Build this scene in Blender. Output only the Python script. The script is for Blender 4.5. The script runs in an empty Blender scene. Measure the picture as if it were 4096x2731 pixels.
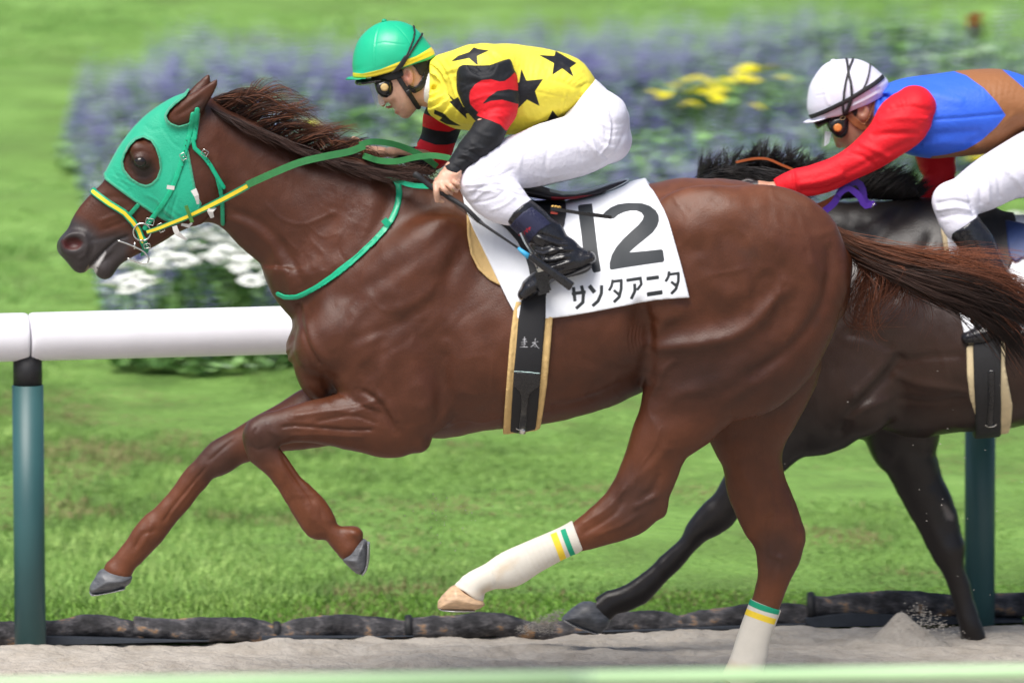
import bpy, math, random
import numpy as np
from mathutils import Vector

random.seed(7)
RNG = np.random.default_rng(7)
SC = bpy.context.scene

# ------------------------------------------------------------------ camera
PITCH = math.radians(5.5)
R = 25.0
FRAME_W = 3.0577
ZC = 1.06
CAM = np.array([0.0, -R*math.cos(PITCH), ZC + R*math.sin(PITCH)])
FWD = np.array([0.0, math.cos(PITCH), -math.sin(PITCH)])
UPV = np.array([0.0, math.sin(PITCH), math.cos(PITCH)])
cam_data = bpy.data.cameras.new('camera')
cam = bpy.data.objects.new('camera', cam_data)
SC.collection.objects.link(cam)
cam.location = CAM.tolist()
cam.rotation_euler = (math.radians(90) - PITCH, 0, 0)
cam_data.sensor_width = 36.0
cam_data.lens = 36.0*R/FRAME_W
cam_data.clip_start = 0.5
cam_data.clip_end = 400.0
cam_data.dof.use_dof = True
cam_data.dof.focus_distance = R + 0.15
cam_data.dof.aperture_fstop = 3.5
cam_data.dof.aperture_ratio = 0.42
SC.camera = cam

# ------------------------------------------------------------------ light
SUN_EL, SUN_AZ = math.radians(60), math.radians(208)   # azimuth: direction the light comes from, from +Y clockwise
world = bpy.data.worlds.new('World'); SC.world = world
world.use_nodes = True
wn = world.node_tree.nodes; wl = world.node_tree.links
for n in list(wn): wn.remove(n)
w_out = wn.new('ShaderNodeOutputWorld'); w_bg = wn.new('ShaderNodeBackground'); w_sky = wn.new('ShaderNodeTexSky')
w_sky.sky_type = 'NISHITA'; w_sky.sun_disc = False
w_sky.sun_elevation = SUN_EL; w_sky.sun_rotation = SUN_AZ
w_sky.air_density = 0.8; w_sky.dust_density = 3.0; w_sky.ozone_density = 0.6
w_bg.inputs['Strength'].default_value = 0.10
wl.new(w_sky.outputs['Color'], w_bg.inputs['Color']); wl.new(w_bg.outputs['Background'], w_out.inputs['Surface'])
sun_d = bpy.data.lights.new('sun', 'SUN'); sun = bpy.data.objects.new('sun', sun_d); SC.collection.objects.link(sun)
sun_d.energy = 2.9; sun_d.angle = math.radians(38); sun_d.color = (1.0, 0.97, 0.92)
sdir = Vector((math.sin(SUN_AZ)*math.cos(SUN_EL), math.cos(SUN_AZ)*math.cos(SUN_EL), math.sin(SUN_EL)))
sun.rotation_euler = sdir.to_track_quat('Z', 'Y').to_euler()
sun.location = (0, -5, 8)
SC.view_settings.view_transform = 'Standard'; SC.view_settings.look = 'None'
SC.view_settings.exposure = 0.62; SC.view_settings.gamma = 1.0
SC.view_settings.use_curve_mapping = False

# ------------------------------------------------------------------ measuring: photo position + distance behind the near horse -> metres
KPX = FRAME_W/4096.0/R
def P(sx, sy, Y=0.0):
    d = FWD + np.array([1.0, 0, 0])*(sx-2048)*KPX - UPV*(sy-1365.5)*KPX
    t = (Y - CAM[1])/d[1]
    p = CAM + d*t
    return p
def Gs(sx, sy, slope=0.0, y0=0.0, z0=0.0):
    d = FWD + np.array([1.0, 0, 0])*(sx-2048)*KPX - UPV*(sy-1365.5)*KPX
    # z = z0 + slope*(y-y0)
    t = (z0 + slope*(CAM[1]-y0) - CAM[2])/(d[2]-slope*d[1])
    return CAM + d*t
def zoomer(x0, y0, k):
    return lambda x, y: (x0 + x/k, y0 + y/k)
ZU = zoomer(0, 0, 0.57422)
ZA = zoomer(150, 250, 1.6509)
ZB = zoomer(1300, 50, 1.8092)
ZCc = zoomer(1500, 600, 1.3066)
ZD = zoomer(3000, 200, 1.4252)
ZE = zoomer(300, 1400, 1.4253)
ZF = zoomer(1600, 1500, 1.2738)
ZG = zoomer(2600, 700, 1.2059)
ZI = zoomer(800, 300, 1.005)
ZJ = zoomer(3200, 500, 1.2065)
ZK = zoomer(200, 900, 3.92)
ZL = zoomer(1950, 700, 2.851)
ZM = zoomer(1350, 50, 3.484)
ZN = zoomer(3150, 200, 3.484)
ZO = zoomer(1350, 500, 3.92)
ZR = zoomer(1950, 1150, 2.613)
def W2(z, pts, Y=0.0):
    """list of (x, y) read in view z -> array of world (x, z) on the plane at depth Y"""
    out = []
    for p in pts:
        s = z(p[0], p[1]); w = P(s[0], s[1], Y); out.append((w[0], w[2]))
    return np.array(out)

# ------------------------------------------------------------------ spline helpers
def catmull(pts, step=None, n=None, closed=False):
    pts = np.asarray(pts, float)
    if len(pts) < 3 and not closed:
        m = n or max(2, int(np.linalg.norm(pts[-1]-pts[0])/step)+1)
        t = np.linspace(0, 1, m)[:, None]
        return pts[0]*(1-t) + pts[-1]*t
    if closed: ext = np.vstack([pts[-1], pts, pts[0], pts[1]])
    else: ext = np.vstack([2*pts[0]-pts[1], pts, 2*pts[-1]-pts[-2]])
    out = []
    for i in range(len(ext)-3):
        p0, p1, p2, p3 = ext[i:i+4]
        m = n or max(1, int(np.linalg.norm((p2-p1)[:3])/step))
        t = np.linspace(0, 1, m, endpoint=False)[:, None]
        out.append(0.5*((2*p1) + (-p0+p2)*t + (2*p0-5*p1+4*p2-p3)*t*t + (-p0+3*p1-3*p2+p3)*t**3))
    if not closed: out.append(pts[-1:])
    return np.vstack(out)

# ------------------------------------------------------------------ 2D distances
def poly_sd(px, pz, poly):
    """signed distance to a closed polygon, negative inside"""
    poly = np.asarray(poly, float)
    d = np.full(px.shape, 1e9); s = np.ones(px.shape)
    n = len(poly); j = n-1
    for i in range(n):
        ex, ez = poly[j]-poly[i]
        wx = px-poly[i][0]; wz = pz-poly[i][1]
        t = np.clip((wx*ex+wz*ez)/(ex*ex+ez*ez+1e-18), 0, 1)
        bx = wx-ex*t; bz = wz-ez*t
        d = np.minimum(d, bx*bx+bz*bz)
        c1 = pz >= poly[i][1]; c2 = pz < poly[j][1]; c3 = ex*wz > ez*wx
        flip = (c1 & c2 & c3) | (~c1 & ~c2 & ~c3)
        s = np.where(flip, -s, s)
        j = i
    return s*np.sqrt(d)
def line_d(px, pz, pts):
    pts = np.asarray(pts, float)
    d = np.full(px.shape, 1e9)
    for i in range(len(pts)-1):
        ex, ez = pts[i+1]-pts[i]
        wx = px-pts[i][0]; wz = pz-pts[i][1]
        t = np.clip((wx*ex+wz*ez)/(ex*ex+ez*ez+1e-18), 0, 1)
        d = np.minimum(d, (wx-ex*t)**2+(wz-ez*t)**2)
    return np.sqrt(d)
def stroke_sd(px, pz, pts, hw):
    """thick line with square ends, signed"""
    pts = np.asarray(pts, float); d = np.full(px.shape, 1e9)
    for i in range(len(pts)-1):
        e = pts[i+1]-pts[i]; L = np.linalg.norm(e)+1e-12; e = e/L
        wx = px-pts[i][0]; wz = pz-pts[i][1]
        a = wx*e[0]+wz*e[1]; b = np.abs(-wx*e[1]+wz*e[0])
        q1 = np.abs(a-L/2)-L/2; q2 = b-hw
        d = np.minimum(d, np.hypot(np.maximum(q1, 0), np.maximum(q2, 0)) + np.minimum(np.maximum(q1, q2), 0))
        if i > 0: d = np.minimum(d, np.hypot(wx, wz)-hw)
    return d

# ------------------------------------------------------------------ solid modelling on a grid
class Solid:
    def __init__(s, x0, x1, y0, y1, z0, z1, h):
        s.h = h
        s.x = np.arange(x0, x1, h, dtype=np.float32); s.y = np.arange(y0, y1, h, dtype=np.float32); s.z = np.arange(z0, z1, h, dtype=np.float32)
        s.F = np.full((len(s.x), len(s.z), len(s.y)), 0.5, np.float32)      # order x, z, y
    def box(s, x0, x1, y0, y1, z0, z1):
        f = lambda a, lo, hi: slice(int(np.searchsorted(a, lo)), int(np.searchsorted(a, hi)))
        return f(s.x, x0, x1), f(s.z, z0, z1), f(s.y, y0, y1)
    def mix(s, sl, d, k, op):
        f = s.F[sl]; k = np.float32(k)
        if op == 'sub':
            d = -d
            hh = np.clip(0.5-0.5*(f-d)/k, 0, 1); s.F[sl] = f*(1-hh)+d*hh+k*hh*(1-hh)
        elif op == 'and':
            hh = np.clip(0.5-0.5*(f-d)/k, 0, 1); s.F[sl] = f*(1-hh)+d*hh+k*hh*(1-hh)
        else:
            hh = np.clip(0.5+0.5*(f-d)/k, 0, 1); s.F[sl] = f*(1-hh)+d*hh-k*hh*(1-hh)
    def loft(s, st, k=0.02, op='add', step=0.015, dense=True, cap=1.0):
        """st rows: x, z, a (half height in view), b (half thickness across), y, egg"""
        st = np.asarray(st, float)
        D = catmull(st, step=step) if (dense and len(st) > 2) else st
        # resample using only x,z for step
        m = D[:, 2].max()*1.05+k+0.03
        X0, X1 = D[:, 0].min()-m, D[:, 0].max()+m; Z0, Z1 = D[:, 1].min()-m, D[:, 1].max()+m
        mb = (D[:, 3]).max()+k+0.03
        sx, sz, sy = s.box(X0, X1, (D[:, 4]).min()-mb, (D[:, 4]).max()+mb, Z0, Z1)
        gx = s.x[sx].astype(np.float64); gz = s.z[sz].astype(np.float64)
        if len(gx) == 0 or len(gz) == 0: return
        nx, nz = len(gx), len(gz)
        best = np.full((nx, nz), 1e9); A = np.full((nx, nz), 0.01); B = A.copy(); YC = np.zeros((nx, nz)); E = np.zeros((nx, nz)); UU = np.full((nx, nz), 9.0)
        for j in range(len(D)-1):
            p, q = D[j], D[j+1]
            mm = max(p[2], q[2])*1.05+k+0.03
            ix = slice(*np.searchsorted(gx, [min(p[0], q[0])-mm, max(p[0], q[0])+mm])); iz = slice(*np.searchsorted(gz, [min(p[1], q[1])-mm, max(p[1], q[1])+mm]))
            if ix.stop <= ix.start or iz.stop <= iz.start: continue
            e = q[:2]-p[:2]; L2 = (e*e).sum()+1e-12; L = math.sqrt(L2)
            wx = gx[ix][:, None]-p[0]; wz = gz[iz][None, :]-p[1]
            t = np.clip((wx*e[0]+wz*e[1])/L2, 0, 1)
            a = p[2]+(q[2]-p[2])*t
            ux = wx-e[0]*t; uz = wz-e[1]*t
            if cap != 1.0:
                al = (ux*e[0]+uz*e[1])/L; ux = ux+al*(1/cap-1)*e[0]/L; uz = uz+al*(1/cap-1)*e[1]/L
            rad = np.sqrt(ux*ux+uz*uz)
            v = rad/a
            bb = best[ix, iz]; msk = v < bb
            best[ix, iz] = np.where(msk, v, bb)
            A[ix, iz] = np.where(msk, a, A[ix, iz]); B[ix, iz] = np.where(msk, p[3]+(q[3]-p[3])*t, B[ix, iz])
            YC[ix, iz] = np.where(msk, p[4]+(q[4]-p[4])*t, YC[ix, iz])
            if D.shape[1] > 5:
                E[ix, iz] = np.where(msk, p[5]+(q[5]-p[5])*t, E[ix, iz])
            un = (ux*(-e[1])+uz*e[0])/L/a
            UU[ix, iz] = np.where(msk, un, UU[ix, iz])
        if D.shape[1] > 5: B = B*(1+E*np.clip(UU, -1, 1))
        y = s.y[sy].astype(np.float32)[None, None, :]
        best = np.minimum(best, 50).astype(np.float32)[:, :, None]; A = A.astype(np.float32)[:, :, None]; B = B.astype(np.float32)[:, :, None]
        v = (y-YC.astype(np.float32)[:, :, None])/B
        u2 = best*best; v2 = v*v
        k0 = np.sqrt(u2+v2)+1e-6; k1 = np.sqrt(u2/(A*A)+v2/(B*B))+1e-6
        s.mix((sx, sz, sy), k0*(k0-1)/k1, k, op)
    def ell(s, cx, cz, cy, a, c, b, rot=0.0, k=0.02, op='add', tilt=0.0):
        """ellipsoid: half sizes a (along), c (across, in view), b (in depth); rot in view, radians"""
        m = max(a, c)+k+0.02
        sx, sz, sy = s.box(cx-m, cx+m, cy-b-k-0.02, cy+b+k+0.02, cz-m, cz+m)
        gx = s.x[sx][:, None]-cx; gz = s.z[sz][None, :]-cz
        if gx.size == 0 or gz.size == 0: return
        ca, sa = math.cos(rot), math.sin(rot)
        U = (gx*ca+gz*sa); Wv = (-gx*sa+gz*ca)
        y = (s.y[sy]-cy)[None, None, :]
        U = U[:, :, None]; Wv = Wv[:, :, None]
        if tilt: y = y - tilt*U
        k0 = np.sqrt((U/a)**2+(Wv/c)**2+(y/b)**2)+1e-6; k1 = np.sqrt((U/a**2)**2+(Wv/c**2)**2+(y/b**2)**2)+1e-6
        s.mix((sx, sz, sy), (k0*(k0-1)/k1).astype(np.float32), k, op)
    def pillow(s, poly, yc, b, r, k=0.004, op='add', slant=None):
        """closed outline with rounded cushion-like depth; slant=(dy/dx, dy/dz) tilts it"""
        poly = np.asarray(poly, float); m = k+0.02
        sx, sz, sy = s.box(poly[:, 0].min()-m, poly[:, 0].max()+m, s.y[0], s.y[-1]+1, poly[:, 1].min()-m, poly[:, 1].max()+m)
        gx, gz = np.meshgrid(s.x[sx].astype(float), s.z[sz].astype(float), indexing='ij')
        if gx.size == 0: return
        d2 = poly_sd(gx, gz, poly); Dn = -d2
        t = np.clip(Dn/r, 0, 1); hgt = b*np.sqrt(np.maximum(1-(1-t)**2, 0))
        y0 = yc
        if slant: y0 = yc + slant[0]*(gx-poly[:, 0].mean()) + slant[1]*(gz-poly[:, 1].mean())
        v = np.abs(s.y[sy][None, None, :]-(y0[:, :, None] if slant else y0))
        dd = np.where(Dn[:, :, None] > 0, v-hgt[:, :, None], np.sqrt(d2[:, :, None]**2+v*v))
        dd = np.maximum(dd, -Dn[:, :, None])
        s.mix((sx, sz, sy), dd.astype(np.float32), k, op)
    def surf_y(s, near=True):
        """depth of the near (or far) skin above every x, z column; nan where there is none"""
        F = s.F if near else s.F[:, :, ::-1]
        y = s.y if near else s.y[::-1]
        ins = F < 0
        i = ins.argmax(2); has = ins.any(2); i = np.clip(i, 1, None)
        f1 = np.take_along_axis(F, i[:, :, None], 2)[:, :, 0]; f0 = np.take_along_axis(F, (i-1)[:, :, None], 2)[:, :, 0]
        t = f0/(f0-f1+1e-9)
        Y = y[i-1]+(y[i]-y[i-1])*t
        return np.where(has, Y, np.nan)
    def mesh(s):
        return nets(s.F, (s.x, s.z, s.y))

def nets(F, ax):
    """smooth closed surface at F = 0. returns verts (x,y,z) and quads"""
    s = F < 0
    nx, nz, ny = F.shape
    strides = (nz*ny, ny, 1)
    P_id = []; P_pt = []; Q = []
    for a in range(3):
        sl0 = [slice(None)]*3; sl1 = [slice(None)]*3
        sl0[a] = slice(0, -1); sl1[a] = slice(1, None)
        ch = s[tuple(sl0)] != s[tuple(sl1)]
        idx = np.argwhere(ch)
        o = [b for b in range(3) if b != a]
        ok = (idx[:, o[0]] > 0) & (idx[:, o[1]] > 0) & (idx[:, o[0]] < F.shape[o[0]]-1) & (idx[:, o[1]] < F.shape[o[1]]-1)
        idx = idx[ok]
        f0 = F[tuple(idx.T)]; i1 = idx.copy(); i1[:, a] += 1; f1 = F[tuple(i1.T)]
        t = f0/(f0-f1)
        pt = idx.astype(np.float32); pt[:, a] += t
        base = idx[:, 0]*strides[0]+idx[:, 1]*strides[1]+idx[:, 2]
        c = [base-strides[o[0]]-strides[o[1]], base-strides[o[1]], base, base-strides[o[0]]]
        for q in c: P_id.append(q); P_pt.append(pt)
        quad = np.stack(c, 1)
        flip = (f0 < 0) ^ (a == 1)
        quad[flip] = quad[flip][:, ::-1]
        Q.append(quad)
    ids = np.concatenate(P_id); pts = np.concatenate(P_pt); Q = np.concatenate(Q)
    u, inv = np.unique(ids, return_inverse=True); inv = inv.ravel()
    cnt = np.bincount(inv)
    V = np.stack([np.bincount(inv, pts[:, k])/cnt for k in range(3)], 1)
    Qi = np.searchsorted(u, Q.ravel()).reshape(-1, 4)
    ax = [np.asarray(q, float) for q in ax]
    W = np.stack([ax[k][0]+V[:, k]*(ax[k][1]-ax[k][0]) for k in range(3)], 1)
    return W[:, [0, 2, 1]], Qi          # (x, y, z)

def smooth(V, Q, it=2, lam=0.5):
    e = np.concatenate([Q[:, [0, 1]], Q[:, [1, 2]], Q[:, [2, 3]], Q[:, [3, 0]]])
    n = len(V); deg = np.bincount(e[:, 0], minlength=n)+np.bincount(e[:, 1], minlength=n)
    deg = np.maximum(deg, 1)
    for _ in range(it):
        S = np.stack([np.bincount(e[:, 0], V[e[:, 1], k], n)+np.bincount(e[:, 1], V[e[:, 0], k], n) for k in range(3)], 1)/deg[:, None]
        V = V+(S-V)*lam
    return V
def normals(V, Q):
    a = V[Q[:, 2]]-V[Q[:, 0]]; b = V[Q[:, 3]]-V[Q[:, 1]]; fn = np.cross(a, b)
    N = np.zeros_like(V)
    for c in range(4):
        for k in range(3): N[:, k] += np.bincount(Q[:, c], fn[:, k], len(V))
    return N/(np.linalg.norm(N, axis=1)[:, None]+1e-12)

def vnoise(p, seed=0):
    """cheap smooth value noise, p (n,3) already scaled"""
    i = np.floor(p).astype(np.int64); f = p-i; f = f*f*(3-2*f)
    def hsh(a, b, c):
        h = (a*73856093) ^ (b*19349663) ^ (c*83492791) ^ (seed*2654435)
        h = (h ^ (h >> 13))*1274126177 & 0x7fffffff
        return (h ^ (h >> 16)) % 10007/10007.0
    r = 0
    for dx in (0, 1):
        for dy in (0, 1):
            for dz in (0, 1):
                w = (f[:, 0] if dx else 1-f[:, 0])*(f[:, 1] if dy else 1-f[:, 1])*(f[:, 2] if dz else 1-f[:, 2])
                r = r+w*hsh(i[:, 0]+dx, i[:, 1]+dy, i[:, 2]+dz)
    return r*2-1

# ------------------------------------------------------------------ objects
BASE = {}
def mk(name, V, F, mat=None, parent=None, base=None, label=None, cat=None, group=None, kind=None, sm=True, attrs=None, cols=None, mats=None, fmat=None):
    V = np.asarray(V, float)
    me = bpy.data.meshes.new(name)
    if parent is not None: b = BASE[parent.name]
    elif base is not None: b = np.asarray(base, float)
    else: b = np.array([(V[:, 0].min()+V[:, 0].max())/2, (V[:, 1].min()+V[:, 1].max())/2, V[:, 2].min()])
    V = V-b
    if isinstance(F, np.ndarray):
        n, c = F.shape
        me.vertices.add(len(V)); me.vertices.foreach_set('co', V.astype(np.float32).ravel())
        me.loops.add(n*c); me.loops.foreach_set('vertex_index', F.astype(np.int32).ravel())
        me.polygons.add(n); me.polygons.foreach_set('loop_start', np.arange(0, n*c, c, dtype=np.int32))
        try: me.polygons.foreach_set('loop_total', np.full(n, c, np.int32))
        except Exception: pass
        me.update(calc_edges=True)
    else:
        me.from_pydata(V.tolist(), [], [list(map(int, f)) for f in F]); me.update()
    nf = len(me.polygons)
    me.polygons.foreach_set('use_smooth', [bool(sm)]*nf)
    for m in (mats or ([mat] if mat else [])): me.materials.append(m)
    if fmat is not None: me.polygons.foreach_set('material_index', np.asarray(fmat, np.int32))
    if attrs:
        for k, a in attrs.items():
            at = me.attributes.new(k, 'FLOAT', 'POINT'); at.data.foreach_set('value', np.asarray(a, np.float32))
    if cols is not None:
        at = me.attributes.new('tone', 'FLOAT_COLOR', 'POINT')
        c4 = np.ones((len(V), 4), np.float32); c4[:, :3] = cols; at.data.foreach_set('color', c4.ravel())
    o = bpy.data.objects.new(name, me); SC.collection.objects.link(o)
    if parent is not None: o.parent = parent
    else: o.location = b.tolist()
    BASE[o.name] = b
    tag(o, label, cat, group, kind)
    return o
def tag(o, label=None, cat=None, group=None, kind=None):
    if label: o['label'] = label
    if cat: o['category'] = cat
    if group: o['group'] = group
    if kind: o['kind'] = kind
def empty(name, base, label=None, cat=None, group=None):
    o = bpy.data.objects.new(name, None); SC.collection.objects.link(o); o.location = list(base); o.empty_display_size = 0.1
    BASE[o.name] = np.asarray(base, float); tag(o, label, cat, group); return o
def clone(o, loc, label=None, rz=None, sc=None, parent=None):
    c = o.copy(); SC.collection.objects.link(c); c.location = loc
    if label: c['label'] = label
    if rz is not None: c.rotation_euler = (o.rotation_euler[0], o.rotation_euler[1], rz)
    if sc is not None: c.scale = (sc, sc, sc)
    if parent: c.parent = parent
    for ch in list(o.children):
        k = ch.copy(); SC.collection.objects.link(k); k.parent = c
    return c

class MB:
    """collects simple shapes into one mesh"""
    def __init__(s): s.V = []; s.F = []; s.n = 0; s.M = []
    def add(s, V, F, m=0):
        V = np.asarray(V, float); s.V.append(V); s.F += [[i+s.n for i in f] for f in F]; s.M += [m]*len(F); s.n += len(V)
    def tube(s, pts, r, seg=8, m=0, cap=True, ry=None):
        pts = np.asarray(pts, float); n = len(pts)
        rr = np.full(n, r) if np.isscalar(r) else np.asarray(r, float)
        T = np.gradient(pts, axis=0); T /= np.linalg.norm(T, axis=1)[:, None]+1e-12
        up = np.array([0, 1, 0.01]); V = []
        for i in range(n):
            s1 = np.cross(T[i], up); 
            if np.linalg.norm(s1) < 0.1: s1 = np.cross(T[i], [1, 0, 0])
            s1 /= np.linalg.norm(s1); s2 = np.cross(T[i], s1)
            for k in range(seg):
                a = 2*math.pi*k/seg
                V.append(pts[i]+rr[i]*(math.cos(a)*s1+math.sin(a)*s2*(ry or 1)))
        F = [[i*seg+k, i*seg+(k+1) % seg, (i+1)*seg+(k+1) % seg, (i+1)*seg+k] for i in range(n-1) for k in range(seg)]
        if cap: F += [list(range(seg))[::-1], [(n-1)*seg+k for k in range(seg)]]
        s.add(V, F, m)
    def ring(s, c, R0, r, ax1, ax2, seg=20, sub=6, a0=0, a1=2*math.pi, m=0, e=1.0):
        c = np.asarray(c, float); ax1 = np.asarray(ax1, float); ax2 = np.asarray(ax2, float)
        full = abs(a1-a0) > 6.2
        pts = [c+R0*(math.cos(a)*ax1+math.sin(a)*ax2*e) for a in np.linspace(a0, a1, seg+1)]
        s.tube(pts, r, sub, m, cap=not full)
    def strip(s, P0, P1, th, nrm, m=0):
        """strap between two edge lines, thickness th along nrm (per point)"""
        P0 = np.asarray(P0); P1 = np.asarray(P1); nrm = np.asarray(nrm); n = len(P0)
        V = np.concatenate([P0, P1, P1+nrm*th, P0+nrm*th])
        F = []
        for i in range(n-1):
            a = [i, i+1]; b = [n+i, n+i+1]; c = [2*n+i, 2*n+i+1]; d = [3*n+i, 3*n+i+1]
            F += [[a[0], b[0], b[1], a[1]], [b[0], c[0], c[1], b[1]], [c[0], d[0], d[1], c[1]], [d[0], a[0], a[1], d[1]]]
        F += [[0, 3*n, 2*n, n], [n-1, 2*n-1, 3*n-1, 4*n-1]]
        s.add(V, F, m)
    def boxm(s, c, hx, hy, hz, rot=0.0, m=0):
        """box turned by rot in the side view"""
        ca, sa = math.cos(rot), math.sin(rot); V = []
        for dx in (-1, 1):
            for dy in (-1, 1):
                for dz in (-1, 1):
                    V.append([c[0]+dx*hx*ca-dz*hz*sa, c[1]+dy*hy, c[2]+dx*hx*sa+dz*hz*ca])
        s.add(V, [[0, 1, 3, 2], [4, 6, 7, 5], [0, 4, 5, 1], [2, 3, 7, 6], [0, 2, 6, 4], [1, 5, 7, 3]], m)
    def build(s, name, mat=None, parent=None, **kw):
        if kw.get('mats'): kw['fmat'] = s.M
        if getattr(s, 'flat', False): kw.setdefault('sm', False)
        return mk(name, np.concatenate(s.V), s.F, mat, parent, **kw)

# ------------------------------------------------------------------ materials
def new_mat(name):
    m = bpy.data.materials.new(name); m.use_nodes = True
    return m, m.node_tree.nodes, m.node_tree.links, m.node_tree.nodes['Principled BSDF']
def node(N, t, **kw):
    n = N.new(t)
    for k, v in kw.items():
        if k in n.inputs: n.inputs[k].default_value = v
        else: setattr(n, k, v)
    return n
def noise(N, L, scale, detail=3, rough=0.6, vec=None, sc3=None):
    n = node(N, 'ShaderNodeTexNoise', Scale=scale, Detail=detail, Roughness=rough)
    tc = N.new('ShaderNodeTexCoord')
    if sc3:
        mp = N.new('ShaderNodeMapping'); mp.inputs['Scale'].default_value = sc3
        L.new(tc.outputs['Object'], mp.inputs['Vector']); L.new(mp.outputs['Vector'], n.inputs['Vector'])
    else: L.new(tc.outputs['Object'], n.inputs['Vector'])
    return n
def ramp(N, L, src, stops):
    r = N.new('ShaderNodeValToRGB'); L.new(src, r.inputs['Fac'])
    while len(r.color_ramp.elements) < len(stops): r.color_ramp.elements.new(0.5)
    for e, (p, c) in zip(r.color_ramp.elements, stops):
        e.position = p; e.color = (c[0], c[1], c[2], 1) if not np.isscalar(c) else (c, c, c, 1)
    return r
def bumpn(N, L, src, bsdf, strength, dist):
    b = node(N, 'ShaderNodeBump', Strength=strength, Distance=dist)
    L.new(src, b.inputs['Height']); L.new(b.outputs['Normal'], bsdf.inputs['Normal']); return b
def simple(name, col, rough=0.5, metal=0.0, nscale=0, namp=0.12, bump=0.0, bscale=200, bdist=0.002, spec=0.5, sheen=0.0, sc3=None):
    m, N, L, B = new_mat(name)
    B.inputs['Base Color'].default_value = (*col, 1); B.inputs['Roughness'].default_value = rough; B.inputs['Metallic'].default_value = metal
    B.inputs['Specular IOR Level'].default_value = spec
    if sheen: B.inputs['Sheen Weight'].default_value = sheen
    nz = noise(N, L, nscale or 30, 4, sc3=sc3)
    hi = [min(1, c*(1+namp)) for c in col]; lo = [c*(1-namp) for c in col]
    r = ramp(N, L, nz.outputs['Fac'], [(0.3, lo), (0.7, hi)]); L.new(r.outputs['Color'], B.inputs['Base Color'])
    if bump:
        n2 = noise(N, L, bscale, 3); bumpn(N, L, n2.outputs['Fac'], B, bump, bdist)
    return m
def layered(name, base, layers, rough=0.6, width=0.0008, bump=0.15, bscale=400, bdist=0.001, spec=0.4, namp=0.06, sheen=0.0):
    """base colour with printed shapes: layers = [(attribute, colour), ...] painted in order where attribute < 0"""
    m, N, L, B = new_mat(name)
    nz = noise(N, L, 12, 4)
    r = ramp(N, L, nz.outputs['Fac'], [(0.3, [c*(1-namp) for c in base]), (0.7, [min(1, c*(1+namp)) for c in base])])
    cur = r.outputs['Color']
    for at, col in layers:
        a = N.new('ShaderNodeAttribute'); a.attribute_name = at
        mr = node(N, 'ShaderNodeMapRange'); mr.inputs['From Min'].default_value = -width; mr.inputs['From Max'].default_value = width
        mr.inputs['To Min'].default_value = 1; mr.inputs['To Max'].default_value = 0
        L.new(a.outputs['Fac'], mr.inputs['Value'])
        mx = N.new('ShaderNodeMix'); mx.data_type = 'RGBA'
        L.new(mr.outputs['Result'], mx.inputs['Factor']); L.new(cur, mx.inputs['A']); mx.inputs['B'].default_value = (*col, 1)
        cur = mx.outputs['Result']
    L.new(cur, B.inputs['Base Color'])
    B.inputs['Roughness'].default_value = rough; B.inputs['Specular IOR Level'].default_value = spec
    if sheen: B.inputs['Sheen Weight'].default_value = sheen
    if bump:
        n2 = noise(N, L, bscale, 2); bumpn(N, L, n2.outputs['Fac'], B, bump, bdist)
    return m
def toned(name, rough=0.45, namp=0.15, nscale=25, bump=0.2, bscale=300, sc3=None, spec=0.5, sheen=0.0, bdist=0.001):
    """colour from the mesh's own painted coat colour, broken up by noise"""
    m, N, L, B = new_mat(name)
    a = N.new('ShaderNodeAttribute'); a.attribute_name = 'tone'
    nz = noise(N, L, nscale, 5); r = ramp(N, L, nz.outputs['Fac'], [(0.3, 1-namp), (0.7, 1+namp if 1+namp < 1 else 1.0)])
    mx = N.new('ShaderNodeMix'); mx.data_type = 'RGBA'; mx.blend_type = 'MULTIPLY'; mx.inputs['Factor'].default_value = 1
    L.new(a.outputs['Color'], mx.inputs['A']); L.new(r.outputs['Color'], mx.inputs['B']); L.new(mx.outputs['Result'], B.inputs['Base Color'])
    rr = ramp(N, L, nz.outputs['Fac'], [(0.3, rough*0.85), (0.7, rough*1.15)]); L.new(rr.outputs['Color'], B.inputs['Roughness'])
    B.inputs['Specular IOR Level'].default_value = spec
    if sheen: B.inputs['Sheen Weight'].default_value = sheen
    if bump:
        n2 = noise(N, L, bscale, 3, sc3=sc3); bumpn(N, L, n2.outputs['Fac'], B, bump, bdist)
    return m
# ================================================================== near horse
QUICK = False
def pairs(z, rows):
    """rows of (front point, back point, half thickness, depth, egg) -> loft stations"""
    out = []
    for r in rows:
        a, b, th, Y = r[:4]; e = r[4] if len(r) > 4 else 0
        zz = r[5] if len(r) > 5 else z
        A = P(*zz(*a), Y); B = P(*zz(*b), Y)
        out.append([(A[0]+B[0])/2, (A[2]+B[2])/2, math.hypot(A[0]-B[0], A[2]-B[2])/2, th, Y, e])
    return out
def ellp(S, z, c, ra, rc, b, Y, rot=0, k=0.02, op='add'):
    """ellipsoid given in view z: centre, half sizes in view pixels, half depth in m, rot in degrees (anticlockwise)"""
    s0 = z(*c); s1 = z(c[0]+1, c[1]); m = (s1[0]-s0[0])*FRAME_W/4096*(1+Y/R)
    w = P(*s0, Y)
    S.ell(w[0], w[2], Y, ra*m, rc*m, b, math.radians(rot), k, op)

HH = 0.008 if QUICK else 0.005
H = Solid(-1.42, 1.10, -0.37, 0.37, -0.02, 1.90, HH)
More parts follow.
